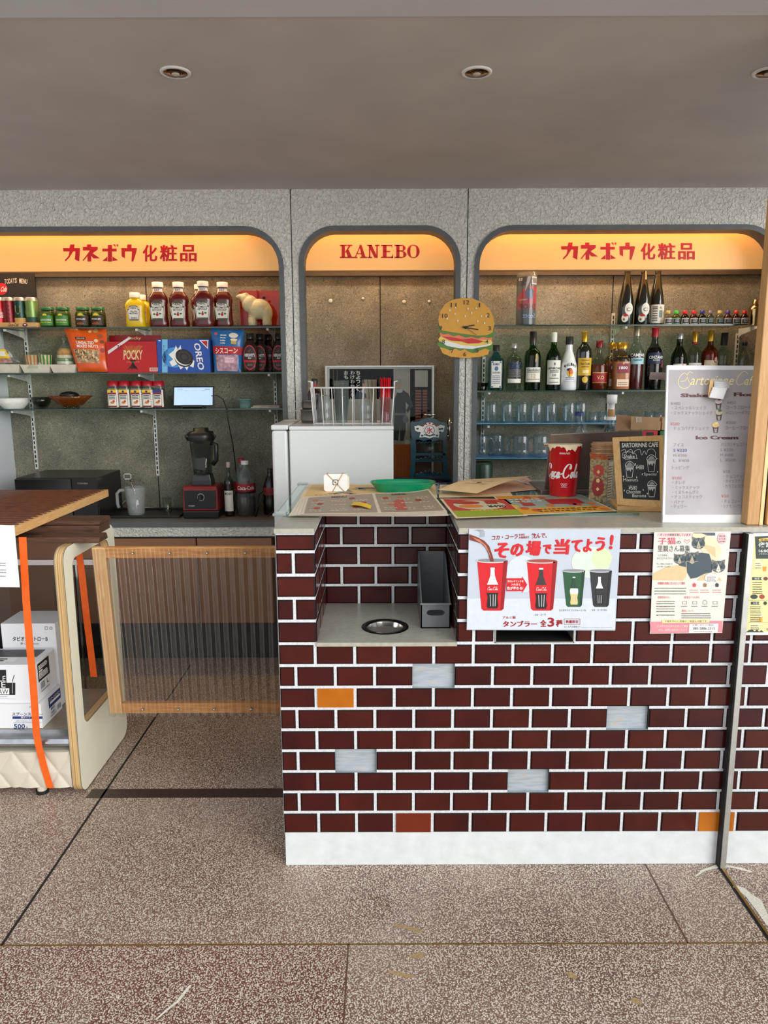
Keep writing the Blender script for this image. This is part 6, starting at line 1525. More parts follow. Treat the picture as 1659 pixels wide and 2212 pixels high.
for k_, (px, s_, Y, lb) in enumerate(((1038, 1, 4.02, 'upturned glass mug at the left end of the lower blue liner'), (1072, 1, 4.08, 'upturned glass mug second from the left on the lower blue liner'), (1125, -1, 4.0, 'upturned glass mug third from the left on the lower blue liner'), (1168, -1, 4.0, 'upturned glass mug just left of the laptop'))):
    x = W(px, 960, Y).x
    if proto is None:
        proto = thing('glass_mug', lb, 'mug', (x, Y, zz), 'upturned glass mugs')
        b = B(); n = 32; vs = []; prof = [(.94, 0), (1, hh * .04), (1, hh * .3), (.97, hh * .34), (1, hh * .38), (.98, hh * .9), (.9, hh), (0, hh), (0, hh - .01), (.86, hh - .01), (.92, hh * .85), (.9, 0)]
        for r, q in prof:
            for i in range(n): a_ = 2 * pi * i / n; rr = R * r * (1 + .012 * cos(10 * a_)); vs.append((x + rr * cos(a_), Y + rr * sin(a_), zz + q))
        b.add(vs, [(j * n + i, j * n + (i + 1) % n, (j + 1) * n + (i + 1) % n, (j + 1) * n + i) for j in range(len(prof) - 1) for i in range(n)], TG, True); b.build('mug_body', proto)
        B().tube([(x + R * .95, Y, zz + hh * .85), (x + R * 1.5, Y, zz + hh * .8), (x + R * 1.75, Y, zz + hh * .55), (x + R * 1.6, Y, zz + hh * .25), (x + R * 1.35, Y, zz + hh * .12), (x + R * .97, Y, zz + hh * .2)], .0065, TG, 10).build('handle', proto)
    else: dup(proto, (x, Y, zz), lb, rz=(0 if s_ > 0 else pi - .5))
x = W(1042, 1015, 3.98).x
z = ZB
b = B().lathe((x, 3.98, z), [(.05, 0), (.055, .02), (.055, W(1042, 1004, 3.98).z - z), (.05, W(1042, 998, 3.98).z - z), (0, W(1042, 998, 3.98).z - z)], mat('canister_green', (24, 58, 40), .35), 26)
b.build('green_canister', label='dark green canister below the lower glassware shelf', cat='canister')

# ---------------------------------------------------------------- behind the counter top
WTR = glass('water_bottle', (226, 236, 242), haze=.015, ior=1.55)
BIG = [(.92, 0), (1, .03), (1, .52), (.9, .66), (.55, .82), (.32, .9), (.3, 1)]
z = CT
t = bottle('water_bottle', 'large clear water bottle with blue cap behind the laptop', 1250, 889, z, 56, BIG, WTR, mat('cap_navy', (30, 44, 110), .35), .94, 1.12, Y=3.02, grp='large clear bottles')
t = bottle('water_bottle', 'large clear bottle with a white pump and collar behind the laptop', 1318, 900, z, 56, BIG, WTR, WHITE, .95, 1.2, Y=3.02, grp='large clear bottles')
c = ORG[t.name]; hb = W(1318, 900, 3.02).z
b = B().lathe((c[0], 3.02, hb), [(.012, 0), (.014, .006), (.014, .03)], mat('pump_tan', (180, 140, 90), .3), 18); B().lathe((c[0], 3.02, hb + .028), [(.012, 0), (.012, .024), (.02, .026), (.021, .058), (.019, .06), (0, .06)], WHITE, 20).build('pump_cap', t); b.build('pump_collar', t)
CARD = mat('cardboard', (186, 150, 112), .8, var=.06, vs=20); CARDD = mat('cardboard_dark', (150, 112, 80), .8, var=.06, vs=20)
yb_ = 2.80
def cbox(name, lb, px0, px1, py0, py1, Y, dep, m, art=None, z0=None):
    p, q = W(px0, py1, Y), W(px1, py0, Y); zb_ = p.z if z0 is None else z0
    b = B().box(p.x, q.x, Y, Y + dep, zb_, q.z, m)
    if art: art(b, lambda u, v: W(u, v, Y - .0006))
    return b.build(name, label=lb, cat='box', bev=.001)
zq = W(1400, 930, yb_).z
cbox('red_box', 'red carton under the brown cardboard boxes behind the chalkboard', 1385, 1421, 930, 1000, yb_, .12, mat('carton_red2', (186, 40, 54), .5), lambda b, f: (b.pr(1396, 944, 1412, 934, flat((40, 30, 30)), f), lines(b, INKW, lambda u, v: W(u, v, yb_ - .0012), 1398, 1411, (942,), 2.4)), z0=CT)
cbox('green_box', 'green carton right of the red one behind the chalkboard', 1422, 1456, 931, 1000, yb_ + .005, .12, mat('carton_green2', (50, 110, 70), .5), None, z0=CT)
t = thing('cardboard_box', 'opened brown cardboard box with raised flaps behind the chalkboard', 'box', (W(1395, 930, yb_).x, yb_ + .06, zq + .0005))
p, q = W(1364, 930, yb_), W(1428, 903, yb_)
b = B().box(p.x, q.x, yb_, yb_ + .11, zq + .0008, q.z - .012, CARD); b.build('box_body', t)
b = B().hexa([W(1362, 928, yb_ - .004), W(1422, 928, yb_ - .004), W(1422, 928, yb_ - .001), W(1362, 928, yb_ - .001)], [W(1364, 899, yb_ - .02), W(1426, 902, yb_ - .02), W(1426, 902, yb_ - .017), W(1364, 899, yb_ - .017)], CARD)
for k_ in range(5): b.pr(1374 + k_ * 2.6, 912, 1375.2 + k_ * 2.6, 900.5, flat((206, 200, 190)), lambda u, v: W(u, v, yb_ - .0225))
b.build('front_flap', t)
B().hexa([W(1329, 930, yb_ - .002), W(1362, 930, yb_ - .002), W(1362, 930, yb_ + .002), W(1329, 930, yb_ + .002)], [W(1333, 895, yb_ + .01), W(1366, 899, yb_ + .01), W(1366, 899, yb_ + .014), W(1333, 895, yb_ + .014)], CARDD).build('side_flap', t)
p, q = W(1427, 930, yb_ + .02), W(1470, 902, yb_ + .02)
B().box(p.x, q.x, yb_ + .01, yb_ + .1, zq + .0008, q.z, CARD).build('cardboard_box', label='small brown cardboard box half hidden by the menu board', cat='box')
# laptop seen from behind
lz = CT + .001; ly = 2.70
LG = mat('laptop_grey', (132, 118, 112), .3, metal=.6, var=.04)
t = thing('laptop', 'open grey laptop with its lid towards the customer', 'laptop', (W(1290, 1050, ly).x, ly + .12, lz))
B().box(W(1168, 1060, ly).x, W(1392, 1060, ly).x, ly, ly + .24, lz, lz + .016, LG).build('base', t, bev=.004)
h0, h1 = W(1176, 1054, ly - .005), W(1390, 1054, ly - .005)
u0_, u1_ = W(1188, 938, ly - .075), W(1389, 929, ly - .075)
zb_ = lz + .018
b = B().hexa([(h0.x, ly - .006, zb_), (h1.x, ly - .006, zb_), (h1.x, ly + .001, zb_), (h0.x, ly + .001, zb_)], [(u0_.x, ly - .076, u0_.z), (u1_.x, ly - .076, u1_.z), (u1_.x, ly - .069, u1_.z), (u0_.x, ly - .069, u0_.z)], LG)
b.build('lid', t, bev=.003)

# ---------------------------------------------------------------- glass plate and papers on the worktop
def planefr(a, b_, c):
    """frame: photo point -> point on the plane through a, b, c, lifted by o towards the customer"""
    n = (b_ - a).cross(c - a).normalized()
    if n.dot(EYE - a) < 0: n = -n
    def fr(px, py, o=0.0):
        d = ray(px, py); q = a + n * o
        return EYE + d * ((q - EYE).dot(n) / d.dot(n))
    return fr
PZ = CT + .0067
gl = F(594, 1111, CT + .006); gb_ = F(648, 1044, CT + .006)
gx0, gx1, gy0_, gy1_ = (gl.x + gb_.x) / 2, .80, gl.y, gb_.y
t = thing('glass_plate', 'large clear glass plate lying on the worktop under the menus', 'glass plate', ((gx0 + gx1) / 2, (gy0_ + gy1_) / 2, CT))
B().box(gx0, gx1, gy0_, gy1_, CT + .0006, CT + .006, glass('plate_glass', (222, 236, 230))).build('pane', t, bev=.001)
EDG = mat('plate_edge', (96, 130, 118), .12, coat=.5)
B().box(gx0, gx1, gy0_ - .0008, gy0_, CT + .0008, CT + .0058, EDG).box(gx0 - .0008, gx0, gy0_, gy1_, CT + .0008, CT + .0058, EDG).build('polished_edge', t)
CLIP = glass('corner_clear', (220, 228, 230), haze=.35, hazec=(200, 206, 208))
for y_ in (gy0_, gy1_):
    s_ = 1 if y_ == gy0_ else -1
    B().box(gx0 - .008, gx0 + .035, min(y_ - s_ * .008, y_ + s_ * .03), max(y_ - s_ * .008, y_ + s_ * .03), CT + .0001, CT + .010, CLIP).build('corner_guard', t, bev=.003)
def paper(name, lb, c4, zs, m, art=None, f=None, cat='paper', group=None, n=10):
    c = [F(px, py, zz) for (px, py), zz in zip(c4, zs)]
    b = B(); sheet(b, c, m, n, n, f)
    if art: art(b, planefr(c[0], c[1], c[3]), c, f)
    return b.build(name, label=lb, cat=cat, group=group)
def sfr(c, f=None, lift=.0006):
    """frame (u, v) on a sheet with its bulge"""
    def fr(u, v, o=0.0):
        q = (c[0] * (1 - u) + c[1] * u) * (1 - v) + (c[3] * (1 - u) + c[2] * u) * v
        if f: q = q + f(u, v)
        return q + Vector((0, 0, lift + o))
    return fr
CREAM = flat((236, 214, 170)); TAN = flat((214, 170, 104))
def artA(b, pf, c, f):
    fr = sfr(c)
    gridp(b, fr, .03, .08, .97, .94, flat((228, 190, 120)), 0)
    R = random.Random(3)
    for i in range(14):
        u = R.uniform(.06, .9); v = R.uniform(.25, .8)
        b.pl([(u, v), (u + R.uniform(.03, .07), v + R.uniform(-.1, .1)), (u + R.uniform(.05, .1), v + R.uniform(-.15, .15))], .05, flat(R.choice(((130, 150, 110), (90, 120, 100), (196, 90, 60), (110, 130, 120)))), lambda a_, e: fr(a_, e, .0004))
    lines(b, flat((150, 110, 60)), lambda a_, e: fr(a_, e, .0004), .1, .9, (.14,), .03)
paper('menu_sheet', 'yellow illustrated menu sheet under the card reader and tray', [(648, 1074), (945, 1075), (940, 1046), (667, 1046)], [PZ] * 4, CREAM, artA, cat='menu')
def artA2(b, pf, c, f):
    fr = sfr(c); gridp(b, fr, .04, .3, .96, .92, flat((166, 184, 160)), 0); b.pe(.5, .55, .25, .16, flat((206, 90, 50)), lambda a_, e: fr(a_, e, .0004), 14); b.pe(.75, .5, .12, .12, flat((60, 100, 110)), lambda a_, e: fr(a_, e, .0004), 14)
paper('menu_sheet', 'cream and teal menu sheet under the envelopes', [(948, 1075), (1108, 1072), (1092, 1046), (950, 1047)], [PZ] * 4, CREAM, artA2, cat='menu')
# stack of grey menu sheets hanging over the niche
curl = lambda k_: (lambda u, v: Vector((0, 0, .010 * (max(0, u - .7) / .3) ** 2 * (1 - v) * .3 + .0045 * sin(pi * u) * v + (.012 * max(0, (u - .75) / .25) ** 2 * v))))
def artB(b, pf, c, f):
    fr = sfr(c, f)
    GY = flat((164, 150, 132)); gridp(b, fr, .02, .05, .525, .95, GY, 0, 12, 6); gridp(b, fr, .55, .05, .985, .95, flat((158, 146, 124)), 0, 12, 6)
    f1 = lambda a_, e: fr(a_, e, .0005)
    b.txt('MENU', flat((70, 50, 40)), f1, .2, .82, .32, .93, bold=.02); b.txt('DRINK', flat((50, 44, 40)), f1, .68, .84, .80, .93, bold=.02)
    R = random.Random(6)
    for u, v in ((.08, .75), (.1, .3), (.12, .52), (.36, .75), (.38, .3), (.44, .5), (.62, .7), (.64, .4), (.74, .72), (.86, .55)): b.pe(u, v, .025, .055, flat(R.choice(((170, 60, 46), (150, 70, 40), (190, 120, 80)))), f1, 12)
    for u0_, u1_ in ((.05, .16), (.2, .32), (.36, .5), (.58, .68), (.72, .82), (.86, .96)): lines(b, flat((220, 210, 196)), f1, u0_, u1_, (.15, .22, .44, .6, .66), .025, int(u0_ * 100))
    b.pp([(.66, .12), (.74, .12), (.75, .6), (.71, .62), (.66, .5)], flat((186, 90, 80)), f1)
for k_ in range(4):
    o = (3 - k_)
    w4 = [(650 - o * 9, 1112 + o * .8), (966 + o * 1, 1107 + o * 3), (926 + o * .5, 1063 + o), (662 - o * 4, 1074)]
    paper('menu_sheet', ('grey menu sheet on top of the stack over the niche', 'second sheet of the menu stack over the niche', 'third sheet of the menu stack over the niche', 'lowest sheet of the menu stack over the niche')[o], w4, [PZ + .0008 + k_ * .0012] * 4, flat((226, 212, 190)) if k_ == 3 else flat((232, 222, 200)), artB if k_ == 3 else None, curl(k_), cat='menu', group='stacked grey menu sheets')
zt = PZ + .012
q4 = [F(757, 1090, zt), F(800, 1098, zt), F(803, 1091, zt), F(764, 1083, zt)]
b = B(); sheet(b, q4, INKY, 6, 3, lambda u, v: Vector((0, 0, .004 * sin(pi * u) - .002)))
b.build('yellow_slip', label='small bright yellow slip lying on the grey menu', cat='paper slip')
def artC(b, pf, c, f):
    fr = sfr(c); f1 = lambda a_, e: fr(a_, e, .0005); f2 = lambda a_, e: fr(a_, e, .001)
    gridp(b, fr, .04, .30, .96, .96, flat((196, 60, 50)), 0); gridp(b, fr, .04, .05, .96, .34, flat((150, 170, 40)), .0002)
    b.pe(.5, .62, .38, .26, flat((206, 200, 170)), f1, 24); b.pe(.34, .74, .2, .09, flat((170, 50, 40)), f2, 16); b.pe(.36, .55, .18, .09, flat((226, 130, 50)), f2, 16); b.pr(.62, .66, .8, .84, flat((170, 40, 40)), f2)
    b.txt('¥490', INKK, f2, .6, .46, .86, .6, bold=.02); lines(b, INKY, f1, .3, .8, (.31,), .05)
paper('menu_card', 'red and green food menu card right of the niche', [(985, 1120), (1140, 1114), (1092, 1078), (950, 1077)], [PZ + .0012] * 4, flat((240, 216, 180)), artC, cat='menu')
def artD(b, pf, c, f):
    fr = sfr(c); f1 = lambda a_, e: fr(a_, e, .0005); f2 = lambda a_, e: fr(a_, e, .001)
    gridp(b, fr, .02, .04, .98, .96, flat((150, 170, 156)), 0); gridp(b, fr, .02, .04, .98, .30, flat((226, 160, 40)), .0002); gridp(b, fr, .02, .8, .5, .96, flat((226, 150, 50)), .0002)
    R = random.Random(9)
    for i in range(16): b.pe(R.uniform(.05, .95), R.uniform(.1, .9), .045, .07, flat(R.choice(((206, 80, 40), (226, 120, 40), (190, 50, 40), (236, 180, 60)))), f1, 7)
    b.pr(.5, .45, .85, .72, flat((190, 30, 40)), f2); b.pr(.2, .4, .32, .55, flat((180, 30, 40)), f2)
    lines(b, flat((80, 50, 20)), f2, .28, .88, (.1, .19), .045); lines(b, INKW, f2, .12, .5, (.62, .72), .05)
paper('menu_sheet', 'orange autumn menu sheet under the red paper cup', [(1110, 1114), (1334, 1104), (1254, 1068), (1064, 1071)], [PZ + .0006] * 4, flat((240, 222, 190)), artD, cat='menu')
# envelopes and folder
def raw(name, lb, c, m, art=None, f=None, cat='paper'):
    b = B(); sheet(b, c, m, 10, 10, f)
    if art: art(b, sfr(c, f))
    return b.build(name, label=lb, cat=cat)
ENV = mat('envelope_cream', (236, 206, 156), .6, var=.03)
raw('paper_folder', 'pinkish paper folder lying under the cream envelope', [F(1032, 1069, PZ + .0009), F(1170, 1057, PZ + .0009), F(1138, 1030, PZ + .012), F(1010, 1056, PZ + .004)], flat((226, 184, 156)), lambda b, fr: (b.pp([(.72, .98), (.98, .1), (.98, .7), (.8, .98)], flat((214, 200, 190)), lambda a_, e: fr(a_, e, .0008)), lines(b, flat((60, 50, 50)), lambda a_, e: fr(a_, e, .0012), .84, .95, (.4, .5, .6, .7, .8), .03)))
E4 = [W(947, 1058, 2.66), W(1030, 1066, 2.58), W(1148, 1028, 2.86), W(1040, 1034, 2.95)]
raw('paper_envelope', 'cream paper envelope bent upwards, left of the red cup', E4, ENV, lambda b, fr: [lines(b, flat((150, 120, 90)), lambda a_, e: fr(a_, e, .0012), .25, .75, (.35, .5), .02), b.pe(.5, .42, .05, .03, flat((110, 90, 90)), lambda a_, e: fr(a_, e, .0012), 6)], lambda u, v: Vector((0, 0, .012 * sin(pi * v) * (1 - .4 * u))), cat='envelope')
# card reader with rubber bands
rc = F(727, 1062, PZ + .001); ry = rc.y + .02; rz = PZ + .001
t = thing('card_reader', 'small white card reader wrapped in crossed rubber bands', 'card reader', (rc.x, ry, rz))
rw, rh = wid(56, ry) / 2, W(727, 1023, ry).z - rz
b = B()
def rrp(x0, x1, z0, z1, r, n=5):
    return [(cx + r * cos(a_ + pi / 2 * i / n), cz + r * sin(a_ + pi / 2 * i / n)) for cx, cz, a_ in ((x1 - r, z0 + r, -pi / 2), (x1 - r, z1 - r, 0), (x0 + r, z1 - r, pi / 2), (x0 + r, z0 + r, pi)) for i in range(n + 1)]
b.prism([(u, ry - .014, v) for u, v in rrp(rc.x - rw, rc.x + rw * .86, rz, rz + rh, .010)], (0, .03, 0), WHITE); b.build('casing', t, bev=.004)
B().prism([(u, ry - .006, v) for u, v in rrp(rc.x - rw * .5, rc.x + rw, rz + .006, rz + rh - .006, .010)], (0, .02, 0), mat('reader_cream', (224, 216, 196), .4)).build('side_cap', t, bev=.003)
f = lambda u, v: Vector((u, ry - .0148, v)); g = lambda u, v: Vector((u, ry - .0153, v)); cx, cz = rc.x - .004, rz + rh * .52
b = B(); b.pp(rrp(cx - .0105, cx + .0105, cz - .0105, cz + .0105, .003), INKK, f); b.pp(rrp(cx - .0078, cx + .0078, cz - .0078, cz + .0078, .0015), INKW, g); b.pp(rrp(cx - .0032, cx + .0032, cz - .0032, cz + .0032, .0008), INKK, lambda u, v: Vector((u, ry - .0158, v))); b.build('logo', t)
RB_ = mat('rubber_band', (196, 150, 80), .5)
for p_, q_ in (((-.75, 1.02), (.62, -.01)), ((.5, 1.02), (-.3, -.01))):
    a_, c_ = Vector((rc.x + p_[0] * rw, ry - .0165, rz + rh * p_[1])), Vector((rc.x + q_[0] * rw, ry - .0165, rz + rh * max(.005, q_[1])))
    B().tube([a_ + Vector((0, .034, 0)), a_, c_], .0011, RB_, 6).build('rubber_band', t)
# green tray
gc = F(870, 1062, PZ); R = wid(74, gc.y); hh = .034
GT = mat('tray_green', (16, 140, 96), .28, var=.03, coat=.3)
b = B().lathe((gc.x, gc.y + .02, PZ + .0016), [(R * .78, 0), (R * .93, hh * .75), (R * .99, hh * .97), (R * 1.0, hh), (R * .975, hh), (R * .91, hh * .75), (R * .76, .003), (0, .003)], GT, 56, p=2.9, dy=.56, cap=False)
b.lathe((gc.x, gc.y + .02, PZ + .0016), [(0, 0), (R * .78, 0)], GT, 56, p=2.9, dy=.56, cap=False)
b.build('money_tray', label='green oblong plastic money tray on the worktop', cat='tray')
# red paper cup
cc = F(1220, 1072, PZ + .0015); kx, ky, kz = cc.x, cc.y + .03, PZ + .0022
RT, RBm = wid(71, ky) / 2, wid(58, ky) / 2; kh = W(1220, 960, ky).z - kz
CUPR = mat('cup_red', (196, 14, 26), .35, var=.03, coat=.2)
t = thing('paper_cup', 'large red cola paper cup with a torn cream lid film', 'paper cup', (kx, ky, kz))
KP = [(RBm / RT, 0), (1, 1)]
B().lathe((kx, ky, kz), [(RBm, 0), (RT, kh), (RT * 1.03, kh + .001), (RT * 1.03, kh - .004), (RT * .97, kh - .004), (RBm * .95, .004), (0, .004)], CUPR, 48, cap=False).build('cup_body', t)
b = B(); n = 60; R3 = random.Random(11); vs = []
hang = [max(.003, .008 + .010 * sin(i * .55) + .006 * sin(i * 1.7 + 1)) for i in range(n)]
for i in range(n):
    a_ = 2 * pi * i / n; tip = 1.0 + (.22 if abs(a_ - 4.35) < .12 else 0)
    vs += [(kx + RT * .9 * sin(a_), ky - RT * .9 * cos(a_), kz + kh + .004), (kx + RT * 1.06 * tip * sin(a_), ky - RT * 1.06 * tip * cos(a_), kz + kh + .002), (kx + RT * 1.04 * tip * sin(a_), ky - RT * 1.04 * tip * cos(a_), kz + kh - hang[i])]
vs.append((kx, ky, kz + kh + .005))
fs = []
for i in range(n): j_ = (i + 1) % n; fs += [(3 * i, 3 * j_, 3 * j_ + 1, 3 * i + 1), (3 * i + 1, 3 * j_ + 1, 3 * j_ + 2, 3 * i + 2), (3 * n, 3 * j_, 3 * i)]
b.add(vs, fs, mat('film_cream', (238, 216, 180), .5), True); b.build('lid_film', t)
SCR = {   # hand-drawn strokes of the flowing lettering, unit box
 'C': [[(.93, .78), (.80, .95), (.55, 1.0), (.28, .85), (.10, .55), (.10, .22), (.30, .02), (.60, .05), (.85, .25)], [(.93, .78), (.86, .66), (.78, .72), (.80, .86)]],
 'o': [[(.5, .42), (.25, .36), (.18, .15), (.4, .0), (.68, .1), (.72, .32), (.5, .42), (.72, .42), (.95, .36)]],
 'c': [[(.8, .36), (.55, .43), (.25, .32), (.2, .1), (.45, .0), (.75, .08), (.95, .16)]],
 'a': [[(.7, .36), (.45, .42), (.2, .28), (.2, .06), (.45, .02), (.65, .16), (.75, .42), (.7, .08), (.85, .02), (1.0, .14)]],
 'l': [[(.1, .1), (.5, .5), (.75, .9), (.6, 1.0), (.42, .75), (.35, .3), (.45, .04), (.7, .06), (.95, .2)]],
 '-': [[(.1, .26), (.9, .34)]]}
def cr2(pts, n=5):
    out = []; P = [pts[0]] + list(pts) + [pts[-1]]
    for i in range(1, len(P) - 2):
        a_, b_, c_, d_ = P[i - 1:i + 3]
        for k in range(n):
            t_ = k / n
            out.append(tuple(.5 * (2 * b_[j] + (c_[j] - a_[j]) * t_ + (2 * a_[j] - 5 * b_[j] + 4 * c_[j] - d_[j]) * t_ ** 2 + (3 * b_[j] - a_[j] - 3 * c_[j] + d_[j]) * t_ ** 3) for j in (0, 1)))
    return out + [pts[-1]]
def script(b, word, widths, m, fr, u0, v0, sx, sy, thick, slant=.25):
    u = u0
    for ch, w_ in zip(word, widths):
        for st in SCR[ch]:
            p = [(u + (x * w_ + slant * y) * sx, v0 + y * sy) for x, y in cr2(st)]
            L_, R_ = [], []
            for i, (x, y) in enumerate(p):
                ax, ay = p[max(i - 1, 0)]; bx2, by2 = p[min(i + 1, len(p) - 1)]
                dx, dy_ = bx2 - ax, by2 - ay; l = math.hypot(dx, dy_) or 1
                th_ = thick * (.35 + .65 * min(1, abs(dy_) / l * 1.1))
                L_.append((x - dy_ / l * th_, y + dx / l * th_)); R_.append((x + dy_ / l * th_, y - dx / l * th_))
            b.add([fr(*q) for q in L_ + R_], [(i, i + 1, len(p) + i + 1, len(p) + i) for i in range(len(p) - 1)], m)
        u += w_ * sx
kf = wrapfr((kx, ky, kz), KP, kh, RT, off=.0011)
def kfm(u, v): return kf(u / RT, v / kh)      # metres across, metres up
b = B(); s = kh
script(b, 'Coca-Cola', (.9, .42, .40, .46, .30, .95, .42, .34, .5), INKW, kfm, -.099, s * .37, .032, s * .27, s * .017)
b.add([kfm(x_, y_) for x_, y_ in [(-.085, s * .37), (-.062, s * .352), (-.036, s * .366), (-.036, s * .356), (-.062, s * .334), (-.085, s * .362)]], [(0, 1, 4, 5), (1, 2, 3, 4)], INKW)
b.txt('ORIGINAL TASTE', INKW, kfm, -.031, s * .835, .006, s * .87, bold=.015)
for i in range(5):
    cx_, cy2 = -.0195 + (i % 3) * .0085 + (0 if i < 3 else .00425), s * (.245 if i < 3 else .222)
    r_ = .0042; n = 20
    b.add([kfm(cx_ + (r_ - (.0009 if k >= n else 0)) * cos(2 * pi * k / n), cy2 + (r_ - (.0009 if k >= n else 0)) * sin(2 * pi * k / n)) for k in range(2 * n)], [(k, (k + 1) % n, n + (k + 1) % n, n + k) for k in range(n)], INKW)
lines(b, INKW, kfm, -.022, .004, (s * .185,), .0016)
b.build('printed_lettering', t)
# patterned carton with a stack of napkins
by0 = F(1290, 1086, CT).y; A_ = F(1309, 1087, CT + .0005); L_ = F(1271, 1083, CT + .0005)
d1 = (L_ - A_); d1.z = 0; d1 = d1.normalized(); d2 = Vector((-d1.y, d1.x, 0)) if (-d1.y) * 0 + d1.x * 1 > 0 else Vector((d1.y, -d1.x, 0))
wl = (L_ - A_).length; wd = .085; bh = W(1309, 994, A_.y).z - CT
t = thing('patterned_box', 'small open carton with busy red and cream print behind the chalkboard', 'box', (A_.x, A_.y + .04, CT + .0005))
c0 = [A_ + d1 * wl, A_, A_ + d2 * wd, A_ + d1 * wl + d2 * wd]; up_ = Vector((0, 0, bh))
SPK = mat('box_print', (196, 170, 120), .5, c2=(70, 66, 50), vs=120)
b = B().hexa([p + Vector((0, 0, .0005)) for p in c0], [p + up_ for p in c0], SPK)
nrm = d2 * -1; f = lambda u, v, o=.0006: A_ + d1 * (wl * (1 - u)) + Vector((0, 0, bh * v)) + nrm * o
b.pe(.5, .36, .34, .22, flat((150, 40, 36)), f, 22); b.pe(.5, .74, .3, .14, flat((176, 60, 44)), f, 20)
for i in range(3): b.txt(('SPICE', 'DIP', 'CUP')[i] if False else ('◆', '●', '◆')[i], flat((226, 200, 130)), lambda u, v: f(u, v, .0012), .4, .66 - .2 * i, .6, .76 - .2 * i)
g = lambda u, v, o=.0006: A_ + d2 * (wd * u) + Vector((0, 0, bh * v)) - d1 * o
b.pr(.06, .05, .5, .95, flat((206, 186, 150)), g); lines(b, flat((90, 70, 50)), lambda u, v: g(u, v, .0012), .1, .46, [.1 + .06 * i for i in range(13)], .03)
b.build('box_body', t)
OR_ = mat('flap_orange', (190, 120, 60), .6, c2=(170, 60, 40), vs=50)
B().hexa([c0[0] + up_, c0[1] + up_, c0[1] + up_ + d2 * .002, c0[0] + up_ + d2 * .002], [c0[0] + up_ * 1.14 - d2 * .01, c0[1] + up_ * 1.10 - d2 * .008, c0[1] + up_ * 1.10 - d2 * .006, c0[0] + up_ * 1.14 - d2 * .008], OR_).build('flap', t)
nc = (c0[0] + c0[1] + c0[2] + c0[3]) / 4; nz = CT + bh + .003
ntop = W(1290, 955, nc.y).z; nn = 11; st = (ntop - nz) / nn
NAP = mat('kraft_paper', (190, 150, 112), .8, var=.08, vs=40)
for i in range(nn):
    o = .002 * sin(i * 1.9)
    B().lathe((nc.x + o, nc.y + o, nz + st * i), [(wl * .66, 0), (wl * (.70 if i < nn - 1 else .6), st * .45), (wl * .64, st * .85), (0, st * .85)], NAP, 28, p=3, dy=.95).build('paper_napkin', label='folded kraft paper napkin in the stack on the patterned carton', cat='napkin', group='kraft napkins on the carton')

# ---------------------------------------------------------------- chalkboard
bl, br = F(1335, 1090, CT + .018), F(1434, 1100, CT + .018)
br = Vector((br.x, bl.y - .03, CT + .018)); tl3 = W(1323, 945, bl.y + .085)
pf = planefr(bl, br, tl3)
t = thing('chalkboard', 'small wood-framed chalkboard menu on a wooden foot', 'chalkboard', (bl.x + .07, bl.y + .03, CT))
O4 = [(1333, 1090), (1430, 1098), (1433, 940), (1323, 945)]; I4 = [(1346, 1077), (1426, 1081), (1424, 953), (1338, 953)]
nrm = (br - bl).cross(tl3 - bl).normalized(); nrm = nrm if nrm.dot(EYE - bl) > 0 else -nrm
b = B(); b.prism([pf(*p, .006) for p in O4], -nrm * .014, WOODZ, holes=[[pf(*p, .006) for p in I4]]); b.build('frame', t, bev=.002)
b = B(); b.prism([pf(*p, 0) for p in I4], -nrm * .004, mat('slate_black', (30, 32, 34), .6, var=.15, vs=30))
CH = flat((226, 224, 214)); f = lambda u, v: pf(u, v, .0008)
b.txt('SARTORINNE CAFE', CH, lambda u, v: f(u, v - (u - 1343) * .02), 1343, 967, 1422, 957, bold=.02)
b.pl(cr2([(1342, 974), (1350, 971), (1352, 980), (1357, 973), (1365, 972), (1367, 981), (1372, 974), (1382, 971), (1386, 983), (1392, 974), (1396, 982), (1400, 972), (1410, 970), (1416, 978), (1416, 988), (1422, 991)]), .8, CH, f)
b.txt('Shake', CH, f, 1347, 990, 1371, 981.5, bold=.01)
b.pl(cr2([(1344, 986), (1347, 978), (1360, 976), (1373, 981), (1375, 988), (1377, 991), (1371, 990), (1352, 992), (1344, 987)]), .8, CH, f)
def chalkcup(cx, cy, s_):
    b.pl([(cx - 9 * s_, cy - 8 * s_), (cx - 6 * s_, cy + 17 * s_), (cx + 6 * s_, cy + 17 * s_), (cx + 9 * s_, cy - 8 * s_), (cx - 9 * s_, cy - 8 * s_)], .9, CH, f)
    b.pl(cr2([(cx - 10 * s_, cy - 9 * s_), (cx - 8 * s_, cy - 15 * s_), (cx, cy - 20 * s_), (cx + 8 * s_, cy - 15 * s_), (cx + 10 * s_, cy - 9 * s_), (cx - 10 * s_, cy - 9 * s_)]), 1.0, CH, f)
    b.pp([(cx - 7 * s_, cy - 10 * s_), (cx - 4 * s_, cy - 15 * s_), (cx + 1 * s_, cy - 18 * s_), (cx + 6 * s_, cy - 13 * s_), (cx + 7 * s_, cy - 10 * s_)], flat((150, 150, 146)), f)
    b.pp([(cx - 8 * s_, cy - 6 * s_), (cx + 8 * s_, cy - 6 * s_), (cx + 7 * s_, cy), (cx + 4 * s_, cy - 2 * s_), (cx + 2 * s_, cy + 5 * s_), (cx - 1 * s_, cy - 1 * s_), (cx - 4 * s_, cy + 3 * s_), (cx - 7 * s_, cy - 1 * s_)], flat((190, 190, 184)), f)
chalkcup(1360, 1015, .95); chalkcup(1407, 1002, 1.0); chalkcup(1408, 1057, .95)
